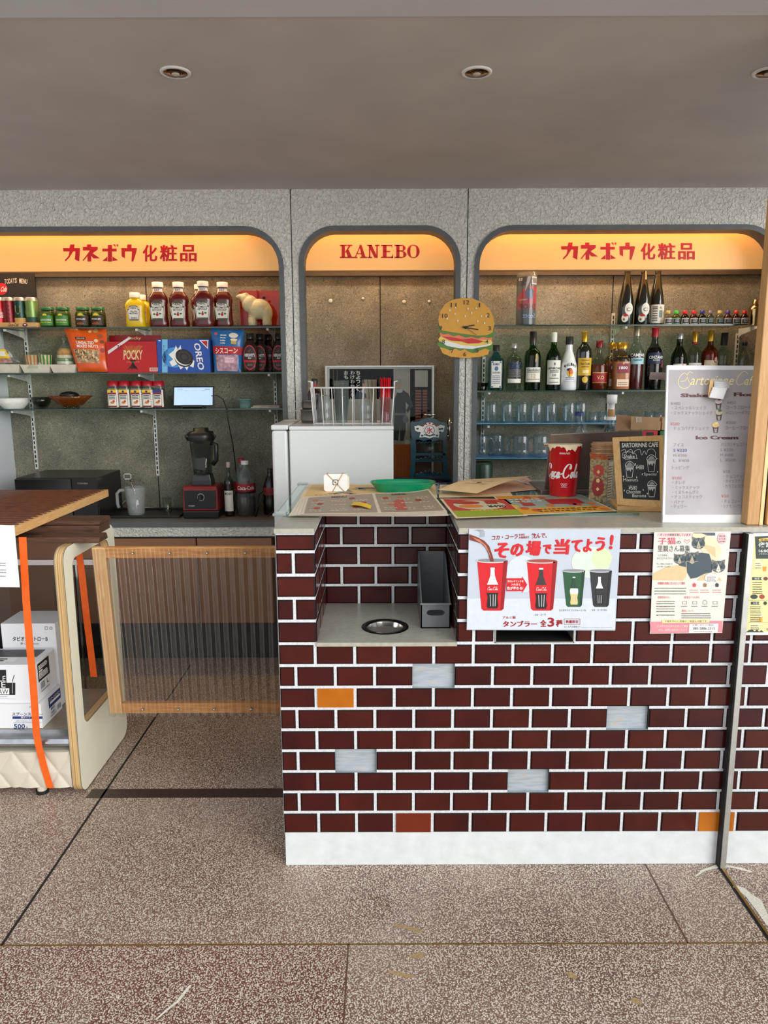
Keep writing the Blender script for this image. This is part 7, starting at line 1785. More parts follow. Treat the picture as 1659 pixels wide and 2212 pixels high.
b.txt('¥480', CH, lambda u, v: f(u, v), 1373, 1014, 1391, 1004); b.txt('Special', CH, f, 1391, 1029, 1418, 1021); b.txt('Mixnuts', CH, f, 1346, 1040, 1378, 1033); b.txt('¥580', CH, f, 1358, 1058, 1376, 1049); b.txt('Chocolate', CH, f, 1353, 1066, 1384, 1058); b.txt('Banana', CH, f, 1366, 1074, 1396, 1067)
for u, v, s_ in ((1348, 1027, -1), (1374, 1029, 1), (1389, 1022, -1), (1419, 1017, 1), (1371, 1000, 1), (1350, 1057, -1), (1388, 1056, 1), (1397, 1064, 1)): b.pp([(u, v), (u + 3 * s_, v + 2), (u + 1 * s_, v + 5)], CH, f)
b.build('slate', t)
ft = F(1322, 1104, CT)
b = B().hexa([F(1333, 1105, CT + .0005), F(1432, 1106, CT + .0005), F(1432, 1083, CT + .0005), F(1318, 1088, CT + .0005)], [F(1333, 1105, CT + .0005) + Vector((0, 0, .016)), F(1432, 1106, CT + .0005) + Vector((0, 0, .016)), F(1432, 1083, CT + .0005) + Vector((0, 0, .016)), F(1318, 1088, CT + .0005) + Vector((0, 0, .016))], WOODL)
b.build('foot', t, bev=.002)

# ---------------------------------------------------------------- menu board with clip
mb = F(1431, 1129, CT + .0006); mr = F(1612, 1129, CT + .0006); mt = W(1441, 789, mb.y + .10)
mr = Vector((mr.x, mb.y, mr.z))
mf = planefr(mb, mr, mt); nrm = (mr - mb).cross(mt - mb).normalized(); nrm = nrm if nrm.dot(EYE - mb) > 0 else -nrm
t = thing('menu_board', 'tall white framed cafe menu board leaning by the wooden door post', 'menu board', (mb.x + .1, mb.y + .04, CT))
O4 = [(1431, 1129), (1634, 1129), (1660, 790), (1441, 789)]
b = B().prism([mf(*p, .001) for p in O4], -nrm * .008, mat('board_white', (224, 224, 227), .3, var=.01)); b.build('panel', t, bev=.001)
PG = mat('menu_grey', (178, 173, 176), .55, c2=(160, 155, 160), vs=9)
b = B(); f0 = lambda u, v: mf(u, v, .0016); f1 = lambda u, v: mf(u, v, .0022)
b.pr(1437, 1114, 1634, 799, PG, lambda u, v: mf(u + (8 if v < 900 else 0), v, .0016))
GLD = flat((238, 222, 160)); MAR = flat((92, 50, 56)); INK = flat((138, 128, 130)); INP = flat((176, 104, 108))
s_st = [(1496, 806), (1490, 803), (1484, 811), (1487, 822), (1490, 831), (1484, 838), (1472, 838), (1465, 829), (1468, 815), (1478, 806), (1484, 812), (1480, 822), (1470, 824)]
b.pl(cr2(s_st), 1.3, GLD, f1)
b.txt('artorinne', GLD, lambda u, v: f1(u, v), 1490, 832, 1583, 812, bold=.004, shear=-.28)
b.pl(cr2([(1616, 808), (1608, 802), (1598, 809), (1591, 822), (1594, 831), (1604, 829), (1610, 823)]), 1.3, GLD, f1); b.txt('afé', GLD, f1, 1607, 832, 1632, 812, bold=.004, shear=-.28)
for st, u0_, u1_, y_ in (('Shake', 1470, 1530, 858), ('Float', 1585, 1640, 856), ('Ice Cream', 1503, 1595, 949)):
    for d_ in (0, .8, 1.6): b.txt(st, MAR, lambda u, v, d_=d_: mf(u, v, .0022 + d_ * .0002), u0_ + d_, y_, u1_ - 1.6 + d_, y_ - 8, bold=.02)
for st, u0_, u1_, y_, m_ in (('¥480', 1449, 1470, 875, INK), ('・スペシャルシェイク', 1452, 1525, 885, INK), ('・ミックスナッツシェイク', 1450, 1539, 896, INK), ('¥580', 1448, 1468, 919, INP), ('チョコバナナシェイク', 1455, 1531, 929, INK), ('¥450', 1570, 1590, 873, INK), ('コーラフロート', 1569, 1622, 884, INK), ('メロンソーダフロート', 1568, 1634, 895, INK), ('¥500', 1568, 1589, 916, INK), ('コーヒーフロート', 1567, 1626, 928, INK),
        ('アイス', 1455, 1477, 965, INK), ('S ¥220', 1455, 1484, 976, INKB), ('M ¥300', 1455, 1484, 987, INK), ('L  ¥400', 1455, 1489, 998, INK), ('パリパリチョコアイス', 1557, 1622, 964, INK), ('S ¥330', 1556, 1584, 975, INK), ('M ¥400', 1556, 1584, 986, INK), ('L  ¥500', 1556, 1589, 997, INK), ('トッピング', 1452, 1489, 1014, INK), ('¥100', 1452, 1473, 1036, INP), ('・オレオ', 1453, 1480, 1046, INK), ('・ミックスナッツ', 1453, 1511, 1057, INK), ('・くまちゃんグミ', 1453, 1509, 1067, INK), ('・チョコスティック', 1452, 1517, 1077, INK), ('・バナナ', 1451, 1478, 1088, INK), ('・チェリー', 1450, 1484, 1098, INK), ('¥50', 1562, 1577, 1022, INK), ('・チョコチップ', 1563, 1612, 1033, INK), ('・ホイップクリーム', 1563, 1618, 1043, INK), ('・カラフルスプレー', 1562, 1618, 1054, INK), ('¥30', 1558, 1574, 1075, INP), ('・チョコソース', 1559, 1606, 1087, INK), ('・シナモンパウダー', 1558, 1612, 1097, INK)):
    b.txt(st, m_, f1, u0_, y_, u1_, y_ - (6.6 if '¥' in st else 8), bold=0 if 'M' in st else .004)
for k_, (u, v) in enumerate(((1552, 869), (1553, 893), (1546, 920))):
    b.pp([(u - 7, v - 1), (u + 7, v - 1), (u + 4.5, v + 15), (u - 4.5, v + 15)], flat((70, 56, 54)), f1); b.pe(u, v - 2, 8, 5.5, flat(((210, 200, 196), (190, 176, 150), (226, 190, 120))[k_]), lambda a_, e: mf(a_, e, .0028), 14)
    b.pp([(u - 3, v + 6), (u + 3, v + 6), (u + 2, v + 14), (u - 2, v + 14)], flat((170, 160, 158)), lambda a_, e: mf(a_, e, .0028)); b.pe(u + 2, v - 6, 4, 2.5, flat(((150, 50, 60), (60, 100, 60), (236, 214, 160))[k_]), lambda a_, e: mf(a_, e, .0034), 8)
b.build('menu_print', t)
B().hexa([mf(1431, 1129, .001), mf(1608, 1131, .001), mf(1608, 1131, -.006), mf(1431, 1129, -.006)], [mf(1432, 1112, .006), mf(1606, 1112, .006), mf(1606, 1112, -.002), mf(1432, 1112, -.002)], WHITE).build('bottom_rail', t, bev=.001)
t = thing('bulldog_clip', 'white metal clip with a wooden back fixed to the menu board', 'clip', mf(1552, 842, .01))
b = B().hexa([mf(1529, 858, .003), mf(1536, 861, .003), mf(1536, 861, .02), mf(1529, 858, .02)], [mf(1534, 820, .003), mf(1542, 821, .003), mf(1542, 821, .02), mf(1534, 820, .02)], WOODZ); b.build('wooden_back', t)
WM = mat('clip_white', (214, 216, 218), .35)
b = B().hexa([mf(1531, 859, .012), mf(1562, 863, .012), mf(1562, 863, .026), mf(1531, 859, .026)], [mf(1540, 835, .012), mf(1572, 838, .012), mf(1572, 838, .026), mf(1540, 835, .026)], WM); b.build('lever', t, bev=.002)
b = B()
for k_ in range(3): b.cyl(mf(1542, 826 + 4 * k_, .02), mf(1575, 829 + 4 * k_, .02), .004, WM, 10)
b.quad(mf(1534, 819, .003), mf(1568, 821, .003), mf(1575, 829, .02), mf(1541, 826, .02), WM); b.build('jaw', t)
# grey bar sticking out behind the menu board
b = B().hexa([W(1402, 818, 2.45), W(1452, 822, 2.45), W(1452, 822, 2.47), W(1402, 818, 2.47)], [W(1405, 804, 2.45), W(1452, 805, 2.45), W(1452, 805, 2.47), W(1405, 804, 2.47)], LG)
b.hexa([W(1470, 1132, 2.45), W(1478, 1132, 2.45), W(1478, 1132, 2.46), W(1470, 1132, 2.46)], [W(1442, 806, 2.455), W(1452, 806, 2.455), W(1452, 806, 2.465), W(1442, 806, 2.465)], LG)
b.build('menu_holder', label='brown grey holder arm sticking out behind the menu board', cat='holder')

# ---------------------------------------------------------------- wooden sashes at the right
x = 1.054; FT = CZ
t = thing('door_post', 'upright light wooden post on the counter right of the menu board', 'door post', (x + .02, 2.135, CT))
B().box(x, x + .036, 2.112, 2.150, CT + .0008, FT - .002, wood('post_wood', (198, 154, 100), (178, 132, 80), 'z')).build('post', t, bev=.002)
B().box(x + .036, x + .046, 2.110, 2.150, CT + .0008, FT - .002, mat('pale_edge', (232, 196, 140), .5)).build('edge_strip', t)
t = thing('glazed_sash', 'light wooden glazed sash cut by the right edge of the photo', 'sash window', (1.3, 2.16, CT))
x2 = x + .058
B().box(x + .0465, x2, 2.125, 2.150, CT + .0008, FT - .002, DARK).build('dark_gap_strip', t)  # dark strip standing in for the shaded gap beside the post
B().box(x2, x2 + .05, 2.112, 2.150, CT + .0008, FT - .002, WOODZ).build('stile', t, bev=.002)
zr = W(1650, 1058, 2.13).z
B().box(x2 + .05, 1.75, 2.114, 2.148, CT + .0008, zr, WOODL).build('bottom_rail', t, bev=.002)
B().box(x2 + .05, 1.75, 2.129, 2.133, zr, FT - .002, glass('sash_glass', (206, 214, 218), haze=.3, hazec=(170, 178, 182))).build('pane', t)

# ---------------------------------------------------------------- things in the niche
mf0 = F(940, 1357, NZ + .0008); MX0, MX1 = F(909, 1357, NZ).x, F(972, 1355, NZ).x; my = mf0.y
mfz = NZ + .0008; myb = NYB - .012
hf = W(940, 1303, my).z; hb = W(935, 1190, myb).z; th_ = .0035
t = thing('file_box', 'grey plastic magazine file standing in the niche', 'file box', ((MX0 + MX1) / 2, (my + myb) / 2, mfz))
GP = mat('file_grey', (112, 116, 118), .35, var=.03)
hole_ = [((MX0 + MX1) / 2 + .016 * cos(a_) + (.012 if cos(a_) > 0 else -.012), my, mfz + (hf - mfz) * .62 + .0095 * sin(a_)) for a_ in [2 * pi * i / 20 for i in range(20)]]
b = B().prism([(MX0, my, mfz), (MX1, my, mfz), (MX1, my, hf), (MX0, my, hf)], (0, th_, 0), GP, holes=[hole_])
side = [(my, mfz), (myb, mfz), (myb, hb), (myb - .06, hb)] + [(my + (myb - .06 - my) * (1 - k_ / 6), hf + (hb - hf) * (1 - k_ / 6) ** 1.15) for k_ in range(1, 6)] + [(my, hf)]
for xx in (MX0, MX1 - th_): b.prism([(xx, y_, z_) for y_, z_ in side], (th_, 0, 0), GP)
b.box(MX0, MX1, myb - th_, myb, mfz, hb, GP).box(MX0, MX1, my, myb, mfz, mfz + th_, GP)
b.build('file_body', t)
B().box(MX0 - .002, MX1 + .002, my - .003, my, hf - .004, hf, mat('file_rim', (140, 144, 146), .35)).build('front_rim', t)

# ---------------------------------------------------------------- posters on the brick front
PY = Y0 - .0085
def pfr(o): return lambda px, py: W(px, py, PY - .0006 - o)
def poster(name, lb, c4, m, art, curlf=None, tex=None):
    c = [W(px, py, PY) for px, py in c4]
    b = B()
    vs = c + [p + Vector((0, .0015, 0)) for p in c]
    b.add(vs, [(0, 1, 2, 3), (7, 6, 5, 4), (0, 4, 5, 1), (1, 5, 6, 2), (2, 6, 7, 3), (3, 7, 4, 0)], m)
    art(b)
    return b.build(name, label=lb, cat='poster')
def cola(b):
    f, g, h, i_ = pfr(0), pfr(.0004), pfr(.0008), pfr(.0012)
    b.pr(1009, 1359, 1329, 1293, flat((206, 214, 224)), pfr(-.0002))
    for x_, y_, a_, e_, c, o_ in ((1276, 1215, 42, 34, (206, 220, 206), .0001), (1300, 1206, 22, 22, (206, 218, 176), .0002), (1128, 1240, 36, 40, (204, 212, 222), .0001)): b.pe(x_, y_, a_, e_, flat(c), pfr(o_), 24)
    CR, CD = flat((206, 22, 34)), flat((150, 10, 22))
    SIL = flat((196, 198, 202)); SILD = flat((130, 132, 138))
    def tumbler(cx, y0, y1, wt, wb, c, cd, bottle=True, kind='w'):
        ry = wt * .11
        b.pp([(cx - wt, y0), (cx + wt, y0), (cx + wb, y1 - 4), (cx + wb * .8, y1), (cx - wb * .8, y1), (cx - wb, y1 - 4)], c, g)
        b.pp([(cx + wt * .72, y0), (cx + wt, y0), (cx + wb, y1 - 4), (cx + wb * .72, y1 - 1)], cd, h)
        b.pe(cx, y0, wt * 1.08, ry * 1.5, SIL, h, 28); b.pe(cx, y0 - .6, wt * .98, ry, SILD, i_, 28)
    def cokebottle(cx, y0, y1, w_, top, mid, low, label):
        H_ = y1 - y0
        pr = [(0, .32), (.04, .36), (.06, .30), (.2, .36), (.32, .62), (.42, .9), (.5, 1), (.62, .92), (.74, .78), (.84, .86), (.93, .92), (1, .8)]
        def half(a_, e_): return [(cx + w_ * r * s_, y0 + H_ * q) for s_, seq in ((1, pr), (-1, pr[::-1])) for q, r in seq if a_ - 1e-6 <= q <= e_ + 1e-6]
        b.pp(half(0, 1), flat((230, 230, 232)), h)
        b.pp(half(.04, .42), top, i_); b.pp(half(.62, 1), low, i_); b.pp(half(.42, .62), mid, i_)
        for s_ in (-.4, .1, .5): b.pl([(cx + w_ * s_, y0 + H_ * .66), (cx + w_ * s_ * .8, y0 + H_ * .95)], w_ * .1, flat((200, 204, 210)), pfr(.0016))
        if label: script(b, 'Coca-Cola', (.9, .42, .40, .46, .30, .95, .42, .34, .5), INKW, pfr(.0016), cx - w_ * .82, y0 + H_ * .555, w_ * .35, -H_ * .085, .28)
    tumbler(1064, 1211, 1319, 33, 24, CR, CD); tumbler(1171, 1212, 1319, 33, 24, CR, CD)
    b.pe(1172, 1211.5, 30, 3.6, flat((160, 70, 60)), pfr(.0016), 24)
    cokebottle(1064, 1226, 1314, 13.5, flat((236, 236, 238)), CR, flat((24, 22, 24)), True); cokebottle(1169, 1227, 1315, 13.5, flat((60, 50, 50)), CR, flat((24, 22, 24)), True)
    tumbler(1240, 1233, 1311, 24, 17, flat((34, 84, 54)), flat((22, 60, 38))); tumbler(1298, 1233, 1311, 24, 17, flat((40, 42, 44)), flat((24, 26, 28)))
    cokebottle(1240, 1246, 1306, 9, flat((40, 70, 50)), flat((236, 236, 232)), flat((222, 196, 120)), False); cokebottle(1295, 1246, 1306, 9, flat((226, 226, 228)), flat((40, 40, 42)), flat((30, 30, 32)), False)
    b.pp([(1094, 1249), (1128, 1249), (1128, 1245), (1139, 1263), (1128, 1281), (1128, 1277), (1094, 1277)], CR, i_)
    j_ = pfr(.0018)
    for st, u0_, u1_, y_, h_ in (('冷たいドリンクを', 1096, 1131, 1258, 5), ('入れると', 1104, 1124, 1265, 5), ('色が変わる!', 1095, 1130, 1274, 7)):
        b.txt(st, INKW, j_, u0_, y_, u1_, y_ - h_, bold=.02)
    # poured drink
    b.pp([(1014, 1154), (1030, 1160), (1046, 1168), (1057, 1180), (1064, 1200), (1067, 1213), (1059, 1213), (1056, 1198), (1050, 1184), (1040, 1174), (1028, 1170), (1014, 1166)], flat((120, 50, 36)), pfr(.002))
    b.pp([(1020, 1160), (1036, 1166), (1050, 1178), (1058, 1196), (1062, 1210), (1054, 1190), (1044, 1176), (1030, 1168)], flat((200, 120, 90)), pfr(.0024))
    for k_ in range(4): b.pl(cr2([(1026 + k_ * 5, 1146), (1032 + k_ * 4, 1145), (1038 + k_ * 3, 1152), (1036 + k_ * 3, 1160)]), .7, flat((120, 120, 124)), pfr(.0024))
    def hd(st, u0_, v0_, u1_, v1_, m, sh=.06, n=1, bold=.02):
        for d_ in range(n): b.txt(st, m, lambda u, v: pfr(.0004 + .0003 * d_)(u + d_ * .9, v - (u - u0_) * sh), u0_, v0_, u1_ - n * .9, v1_, bold=bold, shear=-.12)
    hd('コカ・コーラ', 1062, 1167, 1119, 1157, CD); hd('を含む', 1121, 1158, 1135, 1153, CD); hd('対象製品を', 1121, 1164, 1144, 1159, CD); hd('飲んで、', 1147, 1165, 1182, 1152, CD)
    for st, u0_, u1_, v0_, v1_ in (('そ', 1066, 1098, 1205, 1172), ('の', 1101, 1130, 1201, 1174), ('場', 1134, 1167, 1200, 1168), ('で', 1171, 1190, 1196, 1176), ('当', 1195, 1229, 1197, 1164), ('て', 1232, 1256, 1192, 1166), ('よ', 1258, 1278, 1192, 1164), ('う', 1284, 1306, 1190, 1160), ('!', 1315, 1323, 1186, 1155)):
        for d_ in (0, 1, 2, 3): b.txt(st, CR, lambda u, v: pfr(.0004 + .0003 * d_)(u + d_ * .8, v + (d_ % 2) * .8), u0_, v0_, u1_ - 2.4, v1_, bold=.02, shear=-.12)
    b.txt('カナダドライ ジンジャーエール', flat((80, 80, 84)), g, 1208, 1321, 1266, 1316, bold=.01); b.txt('コカ・コーラ ゼロ', flat((80, 80, 84)), g, 1278, 1320, 1311, 1315.5, bold=.01); b.txt('コカ・コーラ', flat((80, 80, 84)), g, 1155, 1330, 1179, 1325.5, bold=.01)
    b.txt('アルミ製', CD, g, 1086, 1337, 1114, 1331, bold=.02)
    for st, u0_, u1_, v0_, v1_ in (('タンブラー', 1086, 1161, 1354, 1341), ('全', 1167, 1181, 1354, 1339), ('3', 1183, 1198, 1354, 1334), ('種', 1201, 1216, 1354, 1339)):
        for d_ in (0, .8): b.txt(st, CD, lambda u, v: pfr(.0004 + .0003 * d_)(u + d_, v), u0_, v0_, u1_ - 1.4, v1_, bold=.02)
    b.pl([(1219, 1337), (1253, 1337), (1253, 1349), (1219, 1349), (1219, 1337)], .8, CD, g); b.txt('数量限定', CD, g, 1222, 1346.5, 1250, 1339.5, bold=.02); b.txt('なくなり次第終了!', flat((90, 90, 96)), g, 1219, 1356, 1253, 1352); lines(b, flat((150, 150, 156)), g, 1256, 1324, (1355.5,), 1)
poster('promotion_poster', 'glossy white drink promotion poster with four tumblers on the brick front', [(1008, 1361), (1329, 1362), (1341, 1143), (1013, 1142.5)], mat('poster_white', (190, 200, 212), .25, var=.01), cola)
def cats(b):
    f, g, h, i_ = pfr(0), pfr(.0004), pfr(.0008), pfr(.0012)
    PK = flat((226, 140, 150)); PKL = flat((238, 190, 192)); HND = flat((214, 190, 146)); HNL = flat((232, 214, 180)); CT1 = flat((66, 82, 88)); CT2 = flat((120, 116, 106)); INK2 = flat((90, 88, 84))
    b.pr(1498, 1150.5, 1545, 1157, flat((90, 96, 100)), pfr(.0001))
    b.pp([(1496, 1152), (1515, 1152), (1548, 1165), (1560, 1190), (1548, 1215), (1530, 1225), (1520, 1195), (1508, 1180), (1495, 1175)], HNL, pfr(.0002))
    b.pp([(1410, 1247), (1412, 1238), (1440, 1224), (1470, 1220), (1486, 1228), (1482, 1246), (1476, 1254), (1410, 1253)], HND, f)
    b.pp([(1505, 1254), (1520, 1240), (1545, 1238), (1560, 1254)], HND, f); b.pp([(1515, 1175), (1545, 1182), (1546, 1205), (1530, 1192)], HND, g)
    # four tabby kittens: simple printed heads
    def kitten(cx, cy, s_, white=False):
        b.pp([(cx - 12 * s_, cy - 4 * s_), (cx - 14 * s_, cy - 15 * s_), (cx - 4 * s_, cy - 11 * s_)], CT2, h); b.pp([(cx + 4 * s_, cy - 11 * s_), (cx + 14 * s_, cy - 15 * s_), (cx + 12 * s_, cy - 3 * s_)], CT2, h)
        b.pe(cx, cy, 14 * s_, 12 * s_, CT1, i_, 22)
        j_ = pfr(.0016)
        b.pp([(cx - 5 * s_, cy + 9 * s_), (cx, cy - 6 * s_), (cx + 5 * s_, cy + 9 * s_), (cx, cy + 12 * s_)], flat((226, 216, 196)) if white else flat((176, 168, 150)), j_)
        for k_ in (-2, -1, 1, 2): b.pl([(cx + k_ * 3 * s_, cy - 10 * s_), (cx + k_ * 2.2 * s_, cy - 4 * s_)], .9 * s_, flat((170, 166, 152)), j_)
        for e_ in (-1, 1): b.pe(cx + e_ * 6 * s_, cy + 1 * s_, 2.2 * s_, 1.5 * s_, flat((30, 36, 40)), j_, 10); b.pl([(cx + e_ * 5 * s_, cy + 7 * s_), (cx + e_ * 12 * s_, cy + 6 * s_)], .7 * s_, flat((200, 196, 180)), j_)
        b.pe(cx, cy + 6 * s_, 1.6 * s_, 1.1 * s_, flat((196, 130, 120)), pfr(.002), 8)
    b.pp([(1483, 1205), (1494, 1196), (1515, 1194), (1532, 1196), (1538, 1215), (1538, 1236), (1520, 1240), (1505, 1248), (1492, 1250), (1484, 1235)], CT1, g)
    b.pp([(1456, 1200), (1480, 1200), (1482, 1225), (1468, 1222)], CT1, g)
    kitten(1509, 1174, 1.0); kitten(1468, 1208, .85); kitten(1495, 1206, 1.05); kitten(1552, 1224, 1.05, True)
    b.pp([(1422, 1151.5), (1496, 1151.5), (1494, 1159), (1420, 1159)], PKL, f); b.txt('ずっとの家族を探しています', INK2, g, 1426, 1158, 1492, 1152.5, bold=.01)
    b.txt('子猫', flat((216, 90, 104)), g, 1422, 1176, 1460, 1161, bold=.012); b.txt('の', INK2, g, 1462, 1175, 1471, 1168, bold=.012); b.txt('里親さん募集', INK2, g, 1421, 1192, 1491, 1178, bold=.006)
    b.pl(cr2([(1482, 1173), (1478, 1168), (1481, 1165), (1484, 1169), (1488, 1165), (1490, 1169), (1483, 1175)]), .7, flat((216, 110, 110)), g)
    b.pe(1560, 1163, 10, 12, PKL, h, 20); 
    for k_, st in enumerate(('直接', 'お引渡', '(室蘭)')): b.txt(st, INK2, i_, 1553, 1160 + k_ * 6, 1567, 1156 + k_ * 6)
    b.txt('小さな命を、', INK2, g, 1421, 1202, 1444, 1197); b.txt('あたたかいおうちへ', INK2, g, 1420, 1208.5, 1453, 1203.5); b.txt('新しい家族とのお出会いを', INK2, g, 1419, 1220, 1453, 1216); b.txt('心から待っています', INK2, g, 1419, 1226, 1448, 1222)
    b.pe(1537, 1248, 15, 9, flat((240, 238, 232)), i_, 20); lines(b, INK2, pfr(.0016), 1528, 1547, (1246, 1250, 1254), 2)
    b.txt('保護猫を家族に迎えるという選択', flat((206, 90, 100)), g, 1421, 1263, 1480, 1257, bold=.01); lines(b, INK2, g, 1414, 1483, (1270, 1276, 1282), 2)
    for cx, c in ((1500, (226, 80, 96)), (1523, (150, 120, 90)), (1549, (60, 60, 64))):
        b.pp([(cx - 4, 1262), (cx, 1259), (cx + 4, 1262), (cx + 3, 1268), (cx - 3, 1268)], flat(c), g); lines(b, flat((190, 110, 110)), g, cx - 10, cx + 9, (1274, 1279), 1.6)
    b.txt('里親希望の方へ', flat((206, 90, 100)), g, 1421, 1293, 1449, 1288); lines(b, INK2, g, 1418, 1459, (1298, 1303.5, 1309, 1314.5, 1320, 1328), 2, 4)
    b.txt('譲渡までの流れ', flat((206, 90, 100)), g, 1478, 1293, 1512, 1288)
    for k_, cx in enumerate((1479, 1501, 1523, 1545)):
        b.pl([(cx - 4.5, 1305), (cx - 4.5, 1299), (cx, 1296 if k_ == 2 else 1299), (cx + 4.5, 1299), (cx + 4.5, 1305), (cx - 4.5, 1305)], .7, flat((120, 116, 110)), g); lines(b, INK2, g, cx - 7, cx + 7, (1309,), 1.6)
    b.txt('費用について', flat((206, 90, 100)), g, 1473, 1322, 1498, 1317); lines(b, INK2, g, 1472, 1536, (1325, 1329.5, 1334), 1.7, 5)
    b.pp([(1403.5, 1343), (1561, 1341), (1560, 1366), (1406, 1368)], PK, f); b.pp([(1430, 1339), (1533, 1338), (1532, 1345), (1430, 1346)], flat((238, 226, 160)), h); b.txt('子猫を中心に成猫のご相談も可能です。', INK2, i_, 1436, 1344.5, 1529, 1339.5)
    b.txt('この子たちにあたたかいご縁を', INKW, g, 1420, 1355, 1486, 1350); b.txt('ぜひ、お問い合わせください', INKW, g, 1422, 1363, 1484, 1358)
    b.pp([(1489, 1348), (1552, 1347), (1550, 1366), (1488, 1367)], INKW, h); b.txt('お問い合わせ(電話)', INK2, i_, 1496, 1352.5, 1542, 1348.5); b.txt('080-5886-2513', INK2, i_, 1497, 1360.5, 1544, 1354.5, bold=.01); lines(b, INK2, i_, 1500, 1538, (1364,), 1.6)
poster('kitten_poster', 'weathered kitten adoption poster with pink footer on the brick front', [(1404, 1369), (1560, 1367), (1579, 1148), (1413, 1150)], mat('poster_cream', (222, 220, 210), .5, var=.02, vs=9), cats)
def night(b):
    f, g, h = pfr(0), pfr(.0004), pfr(.0008)
    DG, OL = flat((52, 66, 62)), flat((90, 90, 60))
    b.pp([(1623, 1158), (1700, 1158), (1690, 1366), (1612, 1366)], flat((240, 224, 160)), f)
    b.pp([(1631, 1159), (1700, 1156), (1700, 1207), (1633, 1207)], DG, g); b.pp([(1639, 1164), (1700, 1157.5), (1700, 1164), (1640, 1170)], flat((236, 190, 90)), pfr(.0006)); b.txt('毎週金曜日', DG, pfr(.0012), 1643, 1169.5, 1678, 1164)
    b.txt('夜営業', INKW, h, 1638, 1182, 1682, 1171, bold=.015); b.txt('16:00~22:00', INKW, h, 1639, 1193, 1690, 1187, bold=.015); b.txt('(ラストオーダー21:30)', INKW, h, 1641, 1199, 1690, 1195)
    b.pe(1638, 1219, 9, 10, flat((246, 234, 186)), g, 20); lines(b, OL, h, 1632, 1645, (1216, 1221, 1226), 2); b.pp([(1647, 1224), (1656, 1224), (1655, 1234), (1648, 1234)], flat((226, 150, 60)), g)
    b.pp([(1625, 1247), (1646, 1247), (1643, 1250), (1646, 1253), (1625, 1253)], DG, g); b.txt('前菜', INKW, h, 1630, 1252, 1641, 1248); b.pe(1654, 1250, 5, 4, flat((110, 70, 50)), g, 14)
    lines(b, OL, h, 1626, 1648, (1257, 1262, 1267, 1272, 1277, 1281), 2.2, 7); b.pe(1629, 1289, 8, 5, DG, g, 16); b.pe(1646, 1289, 6, 5, flat((160, 70, 50)), g, 16)
    b.pp([(1622, 1300), (1641, 1300), (1638, 1303), (1641, 1306), (1622, 1306)], DG, g); b.txt('お酒', INKW, h, 1627, 1305, 1636, 1301); b.pe(1653, 1303, 4, 4, DG, g, 12)
    lines(b, OL, h, 1621, 1645, (1310, 1314, 1319, 1323, 1328, 1333, 1337, 1341), 2, 8); b.pp([(1640, 1331), (1647, 1331), (1647, 1343), (1640, 1343)], flat((226, 170, 60)), g); b.pe(1643.5, 1331, 4, 2, INKW, h, 10)
    b.pl([(1618, 1297), (1700, 1297)], .6, OL, g); b.pl([(1616, 1345), (1700, 1345)], .6, OL, g); b.pe(1630, 1352, 14, 6.5, flat((246, 234, 186)), g, 20); lines(b, OL, h, 1622, 1640, (1350, 1354, 1358), 2)
    b.pp([(1612, 1366), (1618, 1361), (1626, 1360), (1630, 1364), (1636, 1360), (1640, 1365), (1645, 1361), (1650, 1366)], DG, h); b.txt('080', OL, h, 1656, 1362, 1668, 1357)
poster('night_menu_poster', 'pale yellow night opening poster cut by the right edge of the photo', [(1608, 1372), (1690, 1371), (1706, 1151), (1627, 1152)], mat('poster_pale', (244, 242, 236), .5, var=.02), night)

# ---------------------------------------------------------------- corrugated gate between the bench and the counter
gy = 2.50
gl0, gl1 = W(215, 1366, gy).x, -.3165
gz1, gz0 = W(400, 1184, gy).z, W(400, 1546, gy).z
glx = W(195, 1187, gy).x; lean = W(235, 1548, gy).x - glx
t = thing('corrugated_gate', 'low gate of clear corrugated plastic on a wooden frame beside the counter', 'gate', ((glx + gl1) / 2, gy, gz0))
GW = wood('gate_wood', (214, 160, 96), (184, 122, 62), 'x'); GWZ = wood('gate_wood_upright', (226, 186, 132), (204, 156, 100), 'z')
rh_ = W(400, 1184, gy).z - W(400, 1207, gy).z
B().box(glx + .045, gl1, gy + .012, gy + .036, gz1 - rh_, gz1, GW).build('top_rail', t, bev=.001)
B().box(glx + lean + .045, gl1, gy + .012, gy + .036, gz0 + .004, gz0 + .004 + rh_, GW).build('bottom_rail', t, bev=.001)
B().hexa([(glx + lean, gy + .012, gz0 + .004), (glx + lean + .045, gy + .012, gz0 + .004), (glx + lean + .045, gy + .036, gz0 + .004), (glx + lean, gy + .036, gz0 + .004)], [(glx, gy + .012, gz1), (glx + .045, gy + .012, gz1), (glx + .045, gy + .036, gz1), (glx, gy + .036, gz1)], GWZ).build('side_post', t, bev=.001)
B().box(gl1 - .012, gl1, gy + .036, gy + .056, gz0, gz1, GW).build('hinge_post', t)
b = B(); per = .032; n = int((gl1 - glx) / per * 12); vs = []
for zz, off in ((gz0 - .004, lean), (gz1 - .002, 0)):
    for i in range(n + 1):
        u = i / n; vs.append((glx - .002 + off * (1 - u) + (gl1 - .001 - glx) * u, gy + .004 + .0055 * cos(2 * pi * u * (gl1 - glx) / per), zz))
b.add(vs, [(i, i + 1, n + 2 + i, n + 1 + i) for i in range(n)], glass('corrugated_clear', (232, 228, 222), ior=1.7, rough=.09, haze=.03, hazec=(214, 206, 200)), True)
b.build('corrugated_sheet', t)
for px in (286, 366, 447, 530):
    for zz in (gz1 - rh_ * .5, gz0 + .004 + rh_ * .5):
        xx = W(px, 1195, gy).x; B().cyl((xx, gy - .003, zz), (xx, gy + .013, zz), .0035, STEEL, 10).build('screw', t)

